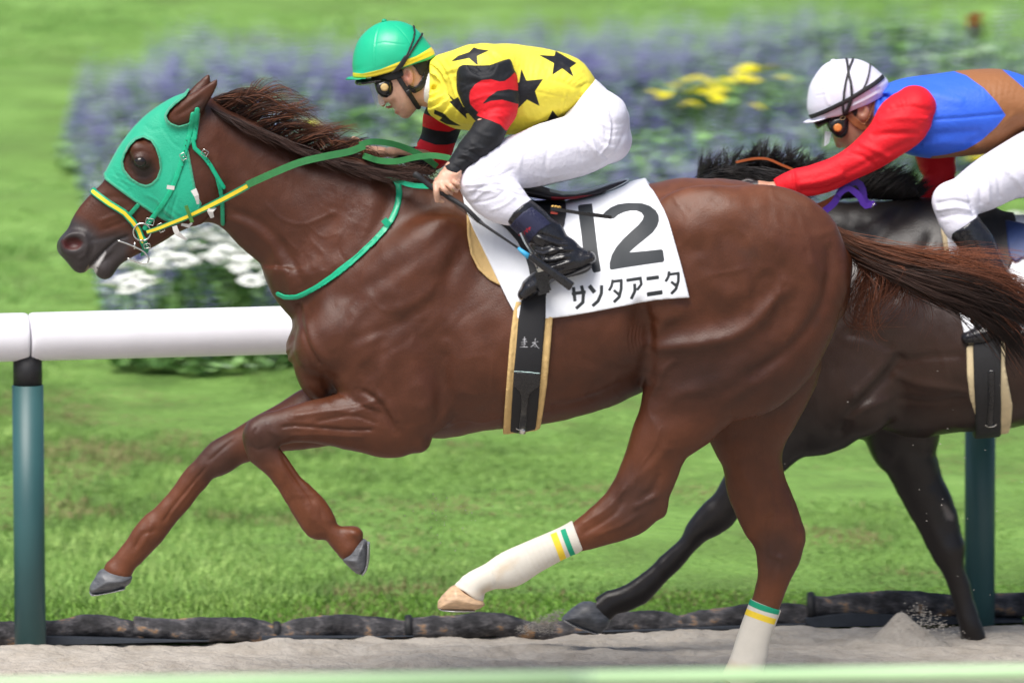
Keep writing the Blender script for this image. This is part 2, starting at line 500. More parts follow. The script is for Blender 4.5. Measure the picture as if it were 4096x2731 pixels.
# trunk
H.loft(pairs(ZU, [((672, 730), (690, 790), .05, 0), ((690, 690), (712, 850), .12, 0), ((755, 640), (760, 905), .17, 0), ((850, 520), (850, 965), .20, 0, -.05),
    ((950, 430), (950, 1000), .215, 0, -.2), ((1060, 425), (1060, 1003), .245, 0, -.3), ((1200, 474), (1200, 978), .275, 0, -.2), ((1320, 472), (1320, 948), .285, 0, -.12),
    ((1420, 450), (1420, 900), .275, 0, -.08), ((1500, 424), (1500, 855), .265, 0, -.05), ((1600, 409), (1600, 835), .265, 0, -.1), ((1700, 420), (1700, 830), .262, 0, -.15),
    ((1790, 456), (1790, 820), .24, 0, -.2), ((1860, 505), (1860, 790), .20, 0, -.2), ((1915, 580), (1918, 760), .15, 0), ((1938, 630), (1940, 720), .09, 0), ((1948, 665), (1949, 690), .04, 0)]), 0.02, cap=.3)
# neck
H.loft(pairs(ZI, [((-40, 150), (40, 480), .055, 0), ((75, 145), (112, 580), .062, 0), ((260, 228), (180, 655), .068, 0), ((440, 305), (245, 745), .078, 0), ((600, 355), (305, 815), .095, 0),
    ((760, 385), (350, 900), .125, 0), ((880, 405), (385, 1010), .15, 0)]), 0.05)
# head
H.loft(pairs(ZA, [((225, 1075), (400, 1270), .036, 0), ((300, 942), (560, 1285), .040, 0), ((380, 840), (720, 1215), .045, 0), ((458, 748), (860, 1130), .052, 0),
    ((548, 590), (1010, 1060), .066, 0), ((640, 455), (1110, 1030), .074, 0), ((740, 345), (1195, 980), .076, 0), ((850, 270), (1200, 760), .072, 0), ((950, 235), (1160, 520), .06, 0)]), 0.03)
ellp(H, ZA, (222, 1208), 100, 92, .045, 0, 40, .02)
ellp(H, ZA, (270, 1310), 66, 90, .038, 0, 25, .02)
ellp(H, ZA, (330, 1225), 130, 110, .042, 0, 40, .03)
ellp(H, ZA, (436, 1355), 60, 74, .034, 0, 10, .012)
H.loft(pairs(ZA, [((400, 1330), (500, 1390), .028, 0), ((520, 1230), (570, 1310), .030, 0), ((640, 1150), (740, 1215), .034, 0), ((760, 1080), (880, 1125), .038, 0)]), 0.02)
for sY in (-1, 1):
    ellp(H, ZA, (234, 1195), 88, 74, .014, .040*sY, 20, .02)                    # nostril rim
    ellp(H, ZA, (238, 1193), 66, 50, .024, .058*sY, 8, .008, 'sub')            # nostril
    ellp(H, ZA, (1000, 900), 150, 190, .02, .062*sY, 20, .03)                   # jowl
    ellp(H, ZA, (690, 600), 90, 60, .018, .066*sY, -40, .03)                    # brow
    ellp(H, ZA, (690, 655), 52, 46, .016, .078*sY, -15, .012)                   # eye socket ball
    ellp(H, ZA, (975, 330), 110, 70, .03, .045*sY, 40, .03)                     # ear root
# ears
H.loft([*pairs(ZA, [((868, 345), (985, 395), .02, -.062), ((905, 290), (1075, 350), .022, -.066), ((1000, 222), (1118, 285), .017, -.07), ((1085, 168), (1160, 215), .012, -.072), ((1150, 125), (1190, 150), .007, -.073), ((1183, 108), (1192, 114), .003, -.073)])], 0.008)
H.loft([*pairs(ZA, [((930, 260), (1060, 330), .02, .062), ((985, 205), (1095, 280), .02, .066), ((1040, 150), (1130, 215), .016, .07), ((1085, 110), (1138, 150), .011, .072), ((1118, 82), (1138, 98), .006, .073), ((1126, 75), (1132, 79), .003, .073)])], 0.008)
# near fore leg
YA = -.15
H.loft(pairs(ZE, [((1500, 60), (2010, 250), .11, -.12), ((1560, 120), (2030, 420), .105, -.135), ((1640, 195), (1955, 560), .085, YA), ((1500, 250), (1650, 549), .072, YA), ((1350, 282), (1440, 527), .06, YA), ((1230, 312), (1270, 523), .05, YA),
    ((1130, 345), (1195, 537), .044, YA), ((1050, 370), (1165, 550), .043, YA), ((985, 440), (1150, 575), .043, YA), ((975, 555), (1160, 590), .038, YA), ((1020, 632), (1188, 595), .032, YA),
    ((1090, 706), (1240, 662), .028, YA), ((1150, 795), (1300, 742), .027, YA), ((1212, 885), (1385, 822), .029, YA), ((1262, 962), (1450, 890), .033, YA), ((1300, 1010), (1490, 965), .034, YA),
    ((1395, 1052), (1500, 1000), .029, YA), ((1450, 1112), (1560, 1030), .031, YA), ((1505, 1178), (1615, 1060), .036, YA)]), 0.018)
ellp(H, ZE, (1965, 515), 55, 60, .05, -.15, 0, .03)     # elbow
ellp(H, ZE, (1030, 470), 60, 75, .045, -.15, -20, .02)   # knee cap
ellp(H, ZE, (1588, 1042), 56, 40, .036, -.15, -18, .02)  # heel bulb
# far fore leg
YB = .15
H.loft(pairs(ZE, [((1480, 120), (1700, 480), .10, .12), ((1330, 205), (1500, 530), .075, YB), ((1130, 322), (1210, 572), .058, YB), ((1000, 402), (1060, 612), .05, YB), ((860, 478), (960, 645), .045, YB), ((780, 520), (885, 692), .044, YB),
    ((690, 615), (800, 725), .04, YB), ((632, 682), (745, 785), .032, YB), ((540, 810), (670, 868), .028, YB), ((470, 882), (600, 950), .028, YB), ((385, 965), (540, 1022), .031, YB), ((330, 1030), (488, 1090), .034, YB),
    ((275, 1118), (420, 1155), .030, YB), ((215, 1195), (350, 1215), .031, YB), ((165, 1235), (325, 1275), .036, YB)]), 0.018)
# near hind leg
YC_ = -.15
H.loft([*pairs(ZU, [((1560, 560), (1940, 690), .11, -.13), ((1490, 740), (1895, 765), .115, -.14), ((1484, 825), (1765, 855), .10, -.145), ((1470, 935), (1660, 955), .078, YC_), ((1447, 1015), (1590, 1005), .066, YC_), ((1420, 1090), (1553, 1095), .052, YC_),
    ((1392, 1138), (1522, 1168), .043, YC_), ((1362, 1172), (1470, 1204), .038, YC_), ((1325, 1196), (1395, 1240), .033, YC_), ((1290, 1213), (1320, 1268), .030, YC_), ((1207, 1250), (1250, 1303), .029, YC_), ((1155, 1272), (1190, 1340), .033, YC_),
    ((1120, 1296), (1140, 1347), .031, YC_), ((1075, 1320), (1110, 1358), .032, YC_), ((1052, 1338), (1105, 1378), .037, YC_)])], 0.02)
ellp(H, ZU, (1508, 1150), 24, 42, .028, YC_, 18, .015)   # hock point
# far hind leg
YD = .15
H.loft([*pairs(ZF, [((1500, -60), (2150, -100), .11, .13), ((1520, 120), (2055, 110), .10, .14), ((1560, 260), (1985, 265), .085, YD), ((1632, 420), (1948, 400), .07, YD), ((1660, 560), (1972, 560), .058, YD), ((1720, 690), (2025, 700), .05, YD),
    ((1785, 810), (2062, 810), .042, YD), ((1815, 900), (2048, 910), .038, YD), ((1822, 1000), (2005, 1005), .035, YD), ((1808, 1090), (1968, 1100), .030, YD), ((1790, 1150), (1935, 1190), .029, YD), ((1730, 1320), (1880, 1340), .028, YD), ((1685, 1460), (1850, 1475), .034, YD), ((1650, 1530), (1790, 1550), .033, YD), ((1610, 1590), (1745, 1600), .035, YD)])], 0.02)
ellp(H, ZF, (2035, 835), 30, 60, .026, YD, -12, .015)
# muscles, near and far side alike
for sY in (-1, 1):
    ellp(H, ZI, (860, 870), 330, 200, .085, .155*sY, 58, .05)     # shoulder blade mass
    ellp(H, ZI, (560, 1060), 150, 190, .09, .12*sY, -60, .04)      # point of shoulder
    ellp(H, ZI, (760, 1130), 170, 210, .085, .165*sY, 20, .04)     # triceps
    ellp(H, ZI, (455, 1190), 70, 130, .06, .07*sY, 20, .02)       # breast muscle
    ellp(H, ZI, (900, 1300), 120, 150, .06, .185*sY, 10, .03)
    ellp(H, ZU, (1680, 560), 190, 120, .09, .175*sY, -25, .05)    # gluteal
    ellp(H, ZU, (1560, 690), 75, 130, .06, .20*sY, 10, .04)       # flank / tensor
    ellp(H, ZU, (1790, 680), 110, 140, .075, .155*sY, 20, .05)     # hamstring
    ellp(H, ZU, (1620, 520), 60, 40, .04, .22*sY, 0, .04)         # hip bone
ellp(H, ZU, (1640, 785), 180, 98, .06, -.19, 20, .04)           # near thigh
ellp(H, ZE, (1600, 380), 230, 90, .03, -.185, -8, .02)            # forearm muscle
ellp(H, ZU, (722, 765), 40, 105, .12, 0, -8, .04)
ellp(H, ZU, (742, 850), 34, 52, .11, 0, -8, .03)
# hollow in front of the stifle
ellp(H, ZU, (1478, 770), 26, 85, .05, -.285, 8, .04, 'sub')

HV, HQ = H.mesh(); HV = smooth(HV, HQ, 5, 0.5)
HN = normals(HV, HQ)
YS_H = H.surf_y(True)

def sculpt(V, N, strokes, side=-1):
    """raise or sink the skin along lines seen from the side; rows: zoom, points, width (view px), height (m)"""
    disp = np.zeros(len(V)); face = np.clip(side*N[:, 1]*1.6, 0, 1)
    for z, pts, wd, hgt, Y in strokes:
        s0 = z(0, 0); s1 = z(1, 0); m = (s1[0]-s0[0])*FRAME_W/4096
        L = catmull(W2(z, pts, Y), step=0.02); w = wd*m
        bb = (V[:, 0] > L[:, 0].min()-3*w) & (V[:, 0] < L[:, 0].max()+3*w) & (V[:, 2] > L[:, 1].min()-3*w) & (V[:, 2] < L[:, 1].max()+3*w) & (face > 0)
        if Y < 0: bb &= V[:, 1] < Y+0.09
        if Y > 0: bb &= V[:, 1] > Y-0.09
        idx = np.nonzero(bb)[0]
        if len(idx) == 0: continue
        d = line_d(V[idx, 0], V[idx, 2], L)
        # fade at the ends
        e = np.minimum(np.hypot(V[idx, 0]-L[0, 0], V[idx, 2]-L[0, 1]), np.hypot(V[idx, 0]-L[-1, 0], V[idx, 2]-L[-1, 1]))
        disp[idx] += .72*hgt*np.exp(-(d/w)**2)*face[idx]*np.clip(e/(2*w)+0.25, 0, 1)
    return V+N*disp[:, None]
HSTROKES = [
 # shoulder and chest lines
 (ZI, [(395, 900), (420, 1000), (450, 1080), (490, 1150)], 12, -.010, 0), (ZI, [(420, 950), (450, 1050), (520, 1130), (560, 1200)], 22, .006, 0),
 (ZI, [(500, 1180), (505, 1240), (540, 1290)], 9, -.006, 0), (ZI, [(515, 1200), (545, 1260), (600, 1275)], 14, .006, 0),
 (ZI, [(640, 1240), (700, 1260), (760, 1340), (790, 1400)], 12, -.009, 0), (ZI, [(700, 1235), (760, 1290), (800, 1370)], 14, .006, 0),
 (ZI, [(780, 440), (740, 560), (640, 700), (520, 820), (420, 920)], 26, -.007, 0),
 (ZI, [(1050, 560), (960, 640), (860, 720), (720, 800), (560, 900)], 30, -.007, 0), (ZI, [(1000, 520), (880, 620), (760, 700), (620, 800)], 34, .006, 0),
 (ZI, [(900, 900), (820, 960), (720, 1000), (600, 1040)], 26, -.006, 0), (ZI, [(960, 820), (880, 880), (760, 920)], 26, .006, 0),
 (ZI, [(990, 1040), (975, 1180), (975, 1300), (950, 1430)], 40, -.018, 0), (ZI, [(880, 1020), (870, 1150), (890, 1280)], 44, .012, 0), (ZI, [(660, 880), (600, 960), (560, 1080)], 44, .009, 0), (ZI, [(760, 960), (720, 1080), (640, 1190)], 30, -.009, 0), (ZI, [(1040, 520), (900, 680), (800, 830)], 40, .008, 0), (ZI, [(1080, 640), (980, 800), (900, 940)], 36, -.009, 0), (ZI, [(1080, 1000), (1120, 1150), (1110, 1320)], 50, .006, 0),
 (ZI, [(760, 1060), (720, 1150), (640, 1200)], 22, -.005, 0), (ZI, [(1040, 700), (1000, 820), (990, 950)], 30, -.007, 0),
 (ZI, [(620, 930), (560, 1010), (540, 1080)], 20, -.004, 0), (ZI, [(700, 880), (620, 960), (600, 1050)], 22, .004, 0),
 # neck
 (ZI, [(90, 560), (200, 600), (300, 690), (360, 800), (380, 900)], 22, .007, 0), (ZI, [(120, 540), (250, 590), (350, 700), (410, 830)], 20, -.007, 0),
 (ZI, [(60, 240), (150, 330), (200, 430)], 36, -.006, 0), (ZI, [(40, 280), (70, 330), (80, 400)], 26, .006, 0), (ZI, [(180, 250), (300, 340), (460, 400)], 36, .004, 0),
 (ZI, [(540, 540), (520, 600), (480, 680)], 24, -.003, 0), (ZI, [(270, 510), (330, 570), (420, 590), (540, 540)], 7, .003, 0), (ZI, [(320, 560), (340, 640), (400, 700)], 6, .003, 0), (ZI, [(430, 590), (500, 640), (560, 620)], 5, .002, 0),
 (ZI, [(420, 560), (440, 640), (500, 700)], 6, .002, 0), (ZI, [(600, 600), (560, 680), (600, 740)], 6, -.002, 0),
 # forearm, knee, cannon (near fore)
 (ZE, [(1740, 260), (1650, 300), (1500, 330), (1350, 350), (1240, 370)], 16, .006, -.15), (ZE, [(1700, 440), (1550, 440), (1400, 430), (1250, 420), (1180, 430)], 9, -.008, -.15),
 (ZE, [(1720, 400), (1600, 360), (1500, 370), (1380, 395)], 9, -.005, -.15), (ZE, [(1700, 340), (1620, 330), (1560, 360)], 16, .004, -.15), (ZE, [(1650, 480), (1500, 475), (1350, 470), (1220, 475)], 12, .005, -.15),
 (ZE, [(1040, 430), (1020, 470), (1030, 520)], 12, -.005, -.15), (ZE, [(1100, 400), (1110, 450), (1170, 480)], 12, .004, -.15), (ZE, [(1000, 540), (1050, 560), (1120, 540)], 10, -.004, -.15),
 (ZE, [(1180, 600), (1240, 690), (1310, 790), (1360, 860)], 8, -.006, -.15), (ZE, [(1170, 640), (1230, 740), (1300, 840)], 10, .004, -.15), (ZE, [(1120, 620), (1180, 740), (1250, 860)], 10, -.002, -.15),
 (ZE, [(1330, 880), (1340, 940), (1380, 980)], 18, .005, -.15), (ZE, [(1400, 900), (1410, 960), (1440, 1000)], 10, -.003, -.15),
 # far fore
 (ZE, [(900, 520), (840, 570), (760, 640)], 10, -.005, .06), (ZE, [(740, 680), (660, 780), (560, 900), (500, 990)], 9, -.006, .06), (ZE, [(700, 740), (620, 850), (540, 950)], 8, .004, .06), (ZE, [(450, 1040), (380, 1060), (330, 1150)], 12, -.005, .06), (ZE, [(430, 1000), (400, 1090), (360, 1150)], 12, .004, .06),
 (ZI, [(980, 1400), (1060, 1360), (1140, 1372), (1220, 1350)], 6, .002, 0), (ZI, [(760, 1330), (700, 1320), (620, 1345), (540, 1340)], 5, .0025, -.15), (ZI, [(300, 330), (360, 420), (440, 470)], 40, -.004, 0), (ZI, [(620, 470), (560, 560), (440, 640), (380, 760)], 30, -.004, 0), (ZI, [(700, 480), (640, 570), (540, 660), (450, 780)], 26, .004, 0),
 (ZA, [(900, 800), (800, 900), (700, 980), (600, 1030)], 6, .002, 0), (ZA, [(500, 960), (600, 1010), (700, 1060)], 5, .002, 0), (ZF, [(1330, 250), (1290, 360), (1220, 460), (1190, 560)], 6, .003, -.15), (ZG, [(30, 900), (40, 1000), (20, 1100)], 30, -.007, 0),
 (ZG, [(300, 120), (420, 200), (560, 330), (640, 470)], 40, -.004, 0), (ZG, [(150, 130), (280, 160), (400, 230)], 40, .004, 0), (ZG, [(620, 250), (700, 380), (700, 520)], 44, .004, 0), (ZG, [(560, 700), (480, 820), (380, 920), (260, 1000)], 44, .005, 0), (ZG, [(640, 760), (560, 860), (440, 960)], 34, -.005, 0),
 # barrel and flank
 (ZR, [(1720, 300), (1690, 420), (1700, 520), (1700, 620), (1680, 760), (1640, 930)], 60, -.014, 0), (ZR, [(900, 640), (1100, 700), (1300, 760), (1500, 800)], 60, -.004, 0),
 (ZR, [(620, 1080), (900, 1060), (1150, 980), (1400, 860)], 50, .006, 0), (ZR, [(640, 1180), (900, 1150), (1200, 1060)], 40, -.004, 0),
 *[(ZR, [(1480+q*38, 330), (1460+q*38, 450), (1490+q*38, 600)], 9, -.0025, 0) for q in range(6)],
 # quarters
 (ZG, [(-20, 800), (60, 795), (140, 785), (260, 768), (390, 738), (490, 675), (570, 590), (640, 500)], 34, .015, 0), (ZG, [(20, 705), (180, 690), (340, 655), (460, 580), (540, 480)], 50, -.011, 0), (ZG, [(20, 880), (200, 880), (400, 830), (560, 730), (680, 600)], 64, -.011, 0),
 (ZG, [(100, 240), (180, 260), (230, 330)], 60, .013, 0), (ZG, [(190, 130), (330, 210), (440, 320), (510, 450)], 46, -.009, 0), (ZG, [(300, 90), (470, 190), (600, 330)], 50, .008, 0), (ZG, [(230, 400), (320, 520), (440, 560)], 44, .008, 0), (ZG, [(90, 400), (140, 520), (230, 610)], 40, -.009, 0),
 (ZG, [(850, 290), (858, 420), (830, 560), (760, 690), (640, 820), (500, 920)], 28, -.011, 0), (ZG, [(740, 330), (770, 470), (730, 620), (640, 740)], 46, .009, 0), (ZG, [(905, 400), (935, 520), (925, 640), (850, 760)], 32, .008, 0),
 (ZG, [(0, 960), (140, 950), (300, 920), (460, 900)], 30, -.003, 0), (ZG, [(20, 1010), (60, 900), (130, 850)], 18, .007, 0), (ZG, [(-10, 770), (40, 690), (120, 620)], 34, .010, 0), (ZG, [(60, 1060), (160, 1010), (300, 1000)], 30, .008, 0), (ZG, [(300, 1080), (420, 1010), (560, 920)], 34, .007, 0), (ZG, [(60, 1120), (200, 1110), (320, 1120)], 40, -.004, 0),
 (ZG, [(560, 480), (600, 600), (560, 700)], 30, -.006, 0), (ZG, [(420, 430), (460, 500), (450, 580)], 26, .005, 0), (ZG, [(-40, 560), (-20, 700), (-30, 850), (-60, 960)], 28, -.012, 0),
 (ZF, [(1380, 330), (1300, 430), (1200, 520), (1130, 600)], 24, .005, -.15), (ZF, [(1330, 480), (1280, 580), (1230, 620)], 22, -.007, -.15), (ZF, [(1180, 670), (1240, 640), (1310, 600)], 14, .006, -.15), (ZF, [(1140, 620), (1100, 690), (1000, 760), (930, 800)], 14, -.006, -.15),
 (ZF, [(1150, 560), (1080, 650), (1000, 710), (920, 760)], 12, .005, -.15), (ZF, [(1220, 700), (1120, 760), (1000, 810)], 12, .004, -.15),
 (ZF, [(1900, 700), (1870, 800), (1870, 900)], 16, -.006, .06), (ZF, [(1990, 640), (2000, 740), (2020, 820)], 16, .005, .06), (ZF, [(1930, 880), (1920, 960), (1900, 1060)], 14, -.005, .06), (ZF, [(1880, 860), (1890, 920), (1960, 950)], 14, .005, .06),
 (ZF, [(1720, 430), (1790, 600), (1840, 760)], 26, .005, .06), (ZF, [(1900, 480), (1910, 600), (1940, 720)], 20, -.005, .06),
 # head
 (ZA, [(330, 1170), (450, 1150), (540, 1130)], 16, -.003, 0), (ZA, [(340, 1395), (360, 1330), (420, 1265), (480, 1205), (530, 1165), (600, 1140)], 9, -.010, 0),
 (ZA, [(310, 1120), (335, 1190), (320, 1260), (270, 1290)], 12, .005, 0), (ZA, [(350, 1100), (380, 1200), (340, 1290)], 14, -.004, 0), (ZA, [(420, 1040), (520, 1000), (620, 960)], 14, .004, 0), (ZA, [(430, 1100), (540, 1060), (640, 1010)], 14, -.004, 0),
 (ZA, [(390, 1340), (430, 1290), (500, 1230)], 10, .004, 0), (ZA, [(400, 900), (520, 880), (620, 900)], 20, -.003, 0),
 (ZA, [(620, 655), (650, 615), (700, 605), (745, 640)], 6, .005, 0), (ZA, [(625, 675), (670, 700), (720, 695)], 6, .003, 0), (ZA, [(620, 690), (650, 740), (720, 745), (780, 710)], 9, -.003, 0), (ZA, [(610, 620), (640, 580), (710, 570), (770, 600)], 7, -.003, 0),
 (ZA, [(880, 350), (960, 290), (1060, 210), (1150, 140)], 14, .003, -.06), (ZA, [(920, 350), (1000, 300), (1090, 230)], 16, -.005, -.06),
]
HV = sculpt(HV, HN, HSTROKES)
# fine unevenness: veins and folds under thin skin
def rough_skin(V, N, amp=1.0):
    n = vnoise(V*np.array([34, 14, 26]), 3)*.0011+vnoise(V*np.array([14, 8, 11]), 5)*.0022
    q = V+.03*vnoise(V*9, 12)[:, None]; n = n+.0016*np.clip(.16-np.abs(vnoise(q*np.array([11, 6, 9]), 13)), 0, 1)/.16*np.clip(vnoise(V*3, 14)+.3, 0, 1)
    # thin skin rippling over shoulder and neck, veins on the belly
    along = V[:, 0]*.74+V[:, 2]*.67; acr = -V[:, 0]*.67+V[:, 2]*.74
    rp = vnoise(np.stack([along*7, acr*42+vnoise(V*8, 21)*1.3, V[:, 1]*9], 1), 22)
    w = np.clip(1.3-np.hypot((V[:, 0]+.30)/.42, (V[:, 2]-1.02)/.30), 0, 1)*np.clip(-N[:, 1]*1.5, 0, 1)
    n = n+rp*w*.0015
    rp2 = vnoise(np.stack([V[:, 0]*34+vnoise(V*6, 23), V[:, 2]*5, V[:, 1]*5], 1), 24); w2 = np.clip(1.2-np.hypot((V[:, 0]-.36)/.14, (V[:, 2]-.95)/.25), 0, 1); n = n+rp2*w2*.0018
    # tendons and bone under the skin of the lower legs
    lg = np.clip((.80-V[:, 2])/.15, 0, 1); n = n+lg*(vnoise(V*np.array([38, 30, 30]), 27)*.0014+vnoise(V*np.array([16, 16, 16]), 28)*.0018)
    return V+N*(n*amp)[:, None]
HV = rough_skin(HV, HN); HN = normals(HV, HQ)

def reg(V, z, poly, Y, soft):
    s = poly_sd(V[:, 0], V[:, 2], W2(z, poly, Y)); return np.clip(0.5-s/soft, 0, 1)
def coat(V):
    n = len(V); base = np.array([.092, .0265, .0105]); C = np.tile(base, (n, 1))
    def mixc(w, col):
        nonlocal C
        C = C*(1-w[:, None])+np.asarray(col)*w[:, None]
    nz = vnoise(V*np.array([6, 6, 6]), 9)*.5+.5
    mixc(np.clip((V[:, 2]-1.35)/.25, 0, 1)*np.clip((V[:, 0]+.2)/.5, 0, 1)*.9, [.25, .088, .038])          # paler croup, light from above painted into the coat
    mixc(nz*.4, [.042, .015, .008])
    mixc(np.clip(vnoise(V*np.array([3.1, 3, 3.1]), 19), 0, 1)*.55, [.115, .036, .014])
    # lower legs redder
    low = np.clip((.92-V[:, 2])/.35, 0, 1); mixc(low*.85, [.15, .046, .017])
    th = P(*ZG(250, 960), -.2); mixc(np.clip(1.25-np.hypot((V[:, 0]-th[0])/.30, (V[:, 2]-th[2])/.15)+.3*vnoise(V*5, 31), 0, 1)*.75, [.020, .008, .006])  # lower thigh darkened, underside shade painted into the coat colour
    # knees and hocks darker
    for z, c, r, Y in ((ZE, (1060, 480), .085, -.15), (ZE, (800, 600), .075, .15), (ZF, (1200, 640), .085, -.15), (ZF, (1930, 900), .07, .15)):
        w = P(*z(*c), Y); d = np.sqrt((V[:, 0]-w[0])**2+(V[:, 2]-w[2])**2); s = np.abs(V[:, 1]-Y) < .12
        mixc(np.clip(1.5-d/r, 0, 1)*.75*s, [.055, .024, .017])
    # muzzle
    mz = reg(V, ZA, [(90, 1100), (230, 1010), (330, 1060), (420, 1130), (560, 1110), (640, 1130), (600, 1300), (480, 1500), (60, 1500)], 0, .035)
    mixc(mz*.97, [.043, .036, .036])
    mixc(reg(V, ZA, [(160, 1170), (210, 1150), (270, 1150), (305, 1180), (280, 1225), (225, 1240), (180, 1215)], 0, .008)*(np.abs(V[:, 1]) < .05), [.06, .010, .008])  # nostril lining
    e = reg(V, ZA, [(620, 700), (600, 640), (650, 600), (720, 600), (760, 650), (800, 700), (760, 760), (680, 780)], 0, .03); mixc(e*.85, [.024, .017, .016])
    # foam at the lips
    f = reg(V, ZK, [(560, 770), (600, 690), (680, 620), (760, 540), (870, 400), (880, 430), (830, 540), (760, 640), (720, 780), (640, 830)], 0, .006)*(vnoise(V*60, 4) > -.45); mixc(f*.9, [.62, .60, .58])
    mixc(reg(V, ZK, [(530, 780), (560, 700), (610, 610), (620, 640), (580, 730)], 0, .004)*.6, [.40, .30, .20])
    # groin and under the mane darker, dark patches on the quarter
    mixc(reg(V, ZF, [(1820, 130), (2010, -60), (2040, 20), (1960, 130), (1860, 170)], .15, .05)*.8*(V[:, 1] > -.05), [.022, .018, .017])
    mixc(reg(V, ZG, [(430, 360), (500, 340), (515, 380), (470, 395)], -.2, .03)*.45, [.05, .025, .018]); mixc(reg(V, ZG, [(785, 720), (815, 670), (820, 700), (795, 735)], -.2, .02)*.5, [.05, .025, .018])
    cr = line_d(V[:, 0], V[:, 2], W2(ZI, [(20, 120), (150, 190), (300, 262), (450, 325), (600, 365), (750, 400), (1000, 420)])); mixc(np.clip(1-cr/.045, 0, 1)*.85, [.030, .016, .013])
    mixc(reg(V, ZF, [(1780, 1120), (1950, 1180), (1900, 1600), (1500, 1700), (1550, 1500)], .15, .01)*0, base)
    return C
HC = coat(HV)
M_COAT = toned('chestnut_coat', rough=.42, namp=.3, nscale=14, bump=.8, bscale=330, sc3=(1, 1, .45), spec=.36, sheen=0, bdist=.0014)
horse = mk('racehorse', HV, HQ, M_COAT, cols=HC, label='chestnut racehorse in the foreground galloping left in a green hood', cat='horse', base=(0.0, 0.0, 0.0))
# ================================================================== things worn by the near horse
def resample(S, box, h):
    """finer copy of part of a solid's field"""
    x0, x1, y0, y1, z0, z1 = box
    T = Solid(x0, x1, y0, y1, z0, z1, h)
    def ax(a, b):
        t = (b-a[0])/(a[1]-a[0]); i = np.clip(np.floor(t).astype(int), 0, len(a)-2); return i, np.clip(t-i, 0, 1).astype(np.float32)
    F = S.F
    i, t = ax(S.x, T.x); F = F[i]*(1-t)[:, None, None]+F[i+1]*t[:, None, None]
    i, t = ax(S.z, T.z); F = F[:, i]*(1-t)[None, :, None]+F[:, i+1]*t[None, :, None]
    i, t = ax(S.y, T.y); F = F[:, :, i]*(1-t)+F[:, :, i+1]*t
    T.F = F.astype(np.float32); return T
def sdset(X, Z, shapes):
    """union of shapes: ('p', zoom, points) polygons and ('s', zoom, points, half width) bands"""
    d = np.full(X.shape, 1e3)
    for sh in shapes:
        if sh[0] == 'p': d = np.minimum(d, poly_sd(X, Z, W2(sh[1], sh[2], sh[3] if len(sh) > 3 else 0)))
        else:
            z = sh[1]; m = (z(1, 0)[0]-z(0, 0)[0])*FRAME_W/4096
            L = W2(z, sh[2]); L = catmull(L, step=.02) if len(L) > 2 else L
            d = np.minimum(d, stroke_sd(X, Z, L, sh[3]*m) if len(sh) > 4 else line_d(X, Z, L)-sh[3]*m)
    return d
def wrap(name, S, shapes, off, h=.003, inner=-.008, holes=None, rims=None, mat=None, parent=None, ylim=None, prints=None, sm=2, strokes=None, skin=True, bump=None, colf=None, **kw):
    """cloth or strap that hugs a solid wherever the shapes (read from the side) say; returns the object"""
    zs = [W2(s[1], s[2], 0) for s in shapes]; allp = np.vstack(zs)
    pad = .03
    T = resample(S, (max(S.x[0], allp[:, 0].min()-pad), min(S.x[-1], allp[:, 0].max()+pad), *(ylim or (S.y[0]+.02, S.y[-1]-.02)), max(S.z[0], allp[:, 1].min()-pad), min(S.z[-1], allp[:, 1].max()+pad)), h)
    X, Z = np.meshgrid(T.x.astype(float), T.z.astype(float), indexing='ij')
    d = sdset(X, Z, shapes)
    if holes:
        dh = sdset(X, Z, holes); d = np.maximum(d, -dh)
    o = np.full(X.shape, off)
    if rims is not None: o = o+rims[1]*(d > -rims[0])
    if bump is not None: o = o+bump(X, Z)
    F = T.F-o[:, :, None].astype(np.float32)
    F = np.maximum(F, -(T.F-inner)); F = np.maximum(F, d[:, :, None].astype(np.float32))
    F[0] = F[-1] = .1; F[:, 0] = F[:, -1] = .1; F[:, :, 0] = F[:, :, -1] = .1
    V, Q = nets(F, (T.x, T.z, T.y))
    if len(V) == 0: raise RuntimeError(name)
    V = smooth(V, Q, sm, .4); N = normals(V, Q)
    if strokes: V = sculpt(V, N, strokes)
    if skin: V = rough_skin(V, N)
    attrs = {}
    for k, shp in (prints or {}).items(): attrs[k] = sdset(V[:, 0], V[:, 2], shp)
    if rims is not None: attrs['rim'] = -sdset(V[:, 0], V[:, 2], shapes) - rims[0] if not holes else -np.maximum(sdset(V[:, 0], V[:, 2], shapes), -sdset(V[:, 0], V[:, 2], holes)) - rims[0]
    if colf is not None: kw['cols'] = colf(V)
    return mk(name, V, Q, mat, parent, attrs=attrs, **kw)
def ysurf(S, YS, x, z, default=0.0):
    i = np.clip(((x-S.x[0])/S.h).astype(int), 0, len(S.x)-1); j = np.clip(((z-S.z[0])/S.h).astype(int), 0, len(S.z)-1)
    y = YS[i, j]; return np.where(np.isnan(y), default, y)

GREEN = (.012, .36, .19); DGREEN = (.010, .25, .13); YEL = (.85, .62, .03); BLACK = (.012, .012, .014)
M_HOOD = layered('green_mesh_cloth', (.006, .37, .21), [('rim', (.03, .30, .17))], rough=.55, bump=.9, bscale=240, bdist=.0012, namp=.05, sheen=.3)
M_STRAP = layered('green_strap_yellow_line', (.004, .30, .15), [('line', YEL)], rough=.35, bump=.05)
M_METAL = simple('bit_steel', (.6, .59, .56), rough=.25, metal=1.0, nscale=60)
M_WHITE_TAPE = simple('white_tape', (.52, .50, .47), rough=.7)
M_RUBBER = simple('green_rubber_grip', (.03, .20, .055), rough=.6, bump=.8, bscale=700, bdist=.0015)
M_GREENP = simple('green_leather', (.004, .37, .19), rough=.35, nscale=80, namp=.08)
M_DKGREEN = simple('dark_green_leather', (.004, .26, .13), rough=.35, nscale=80, namp=.1)
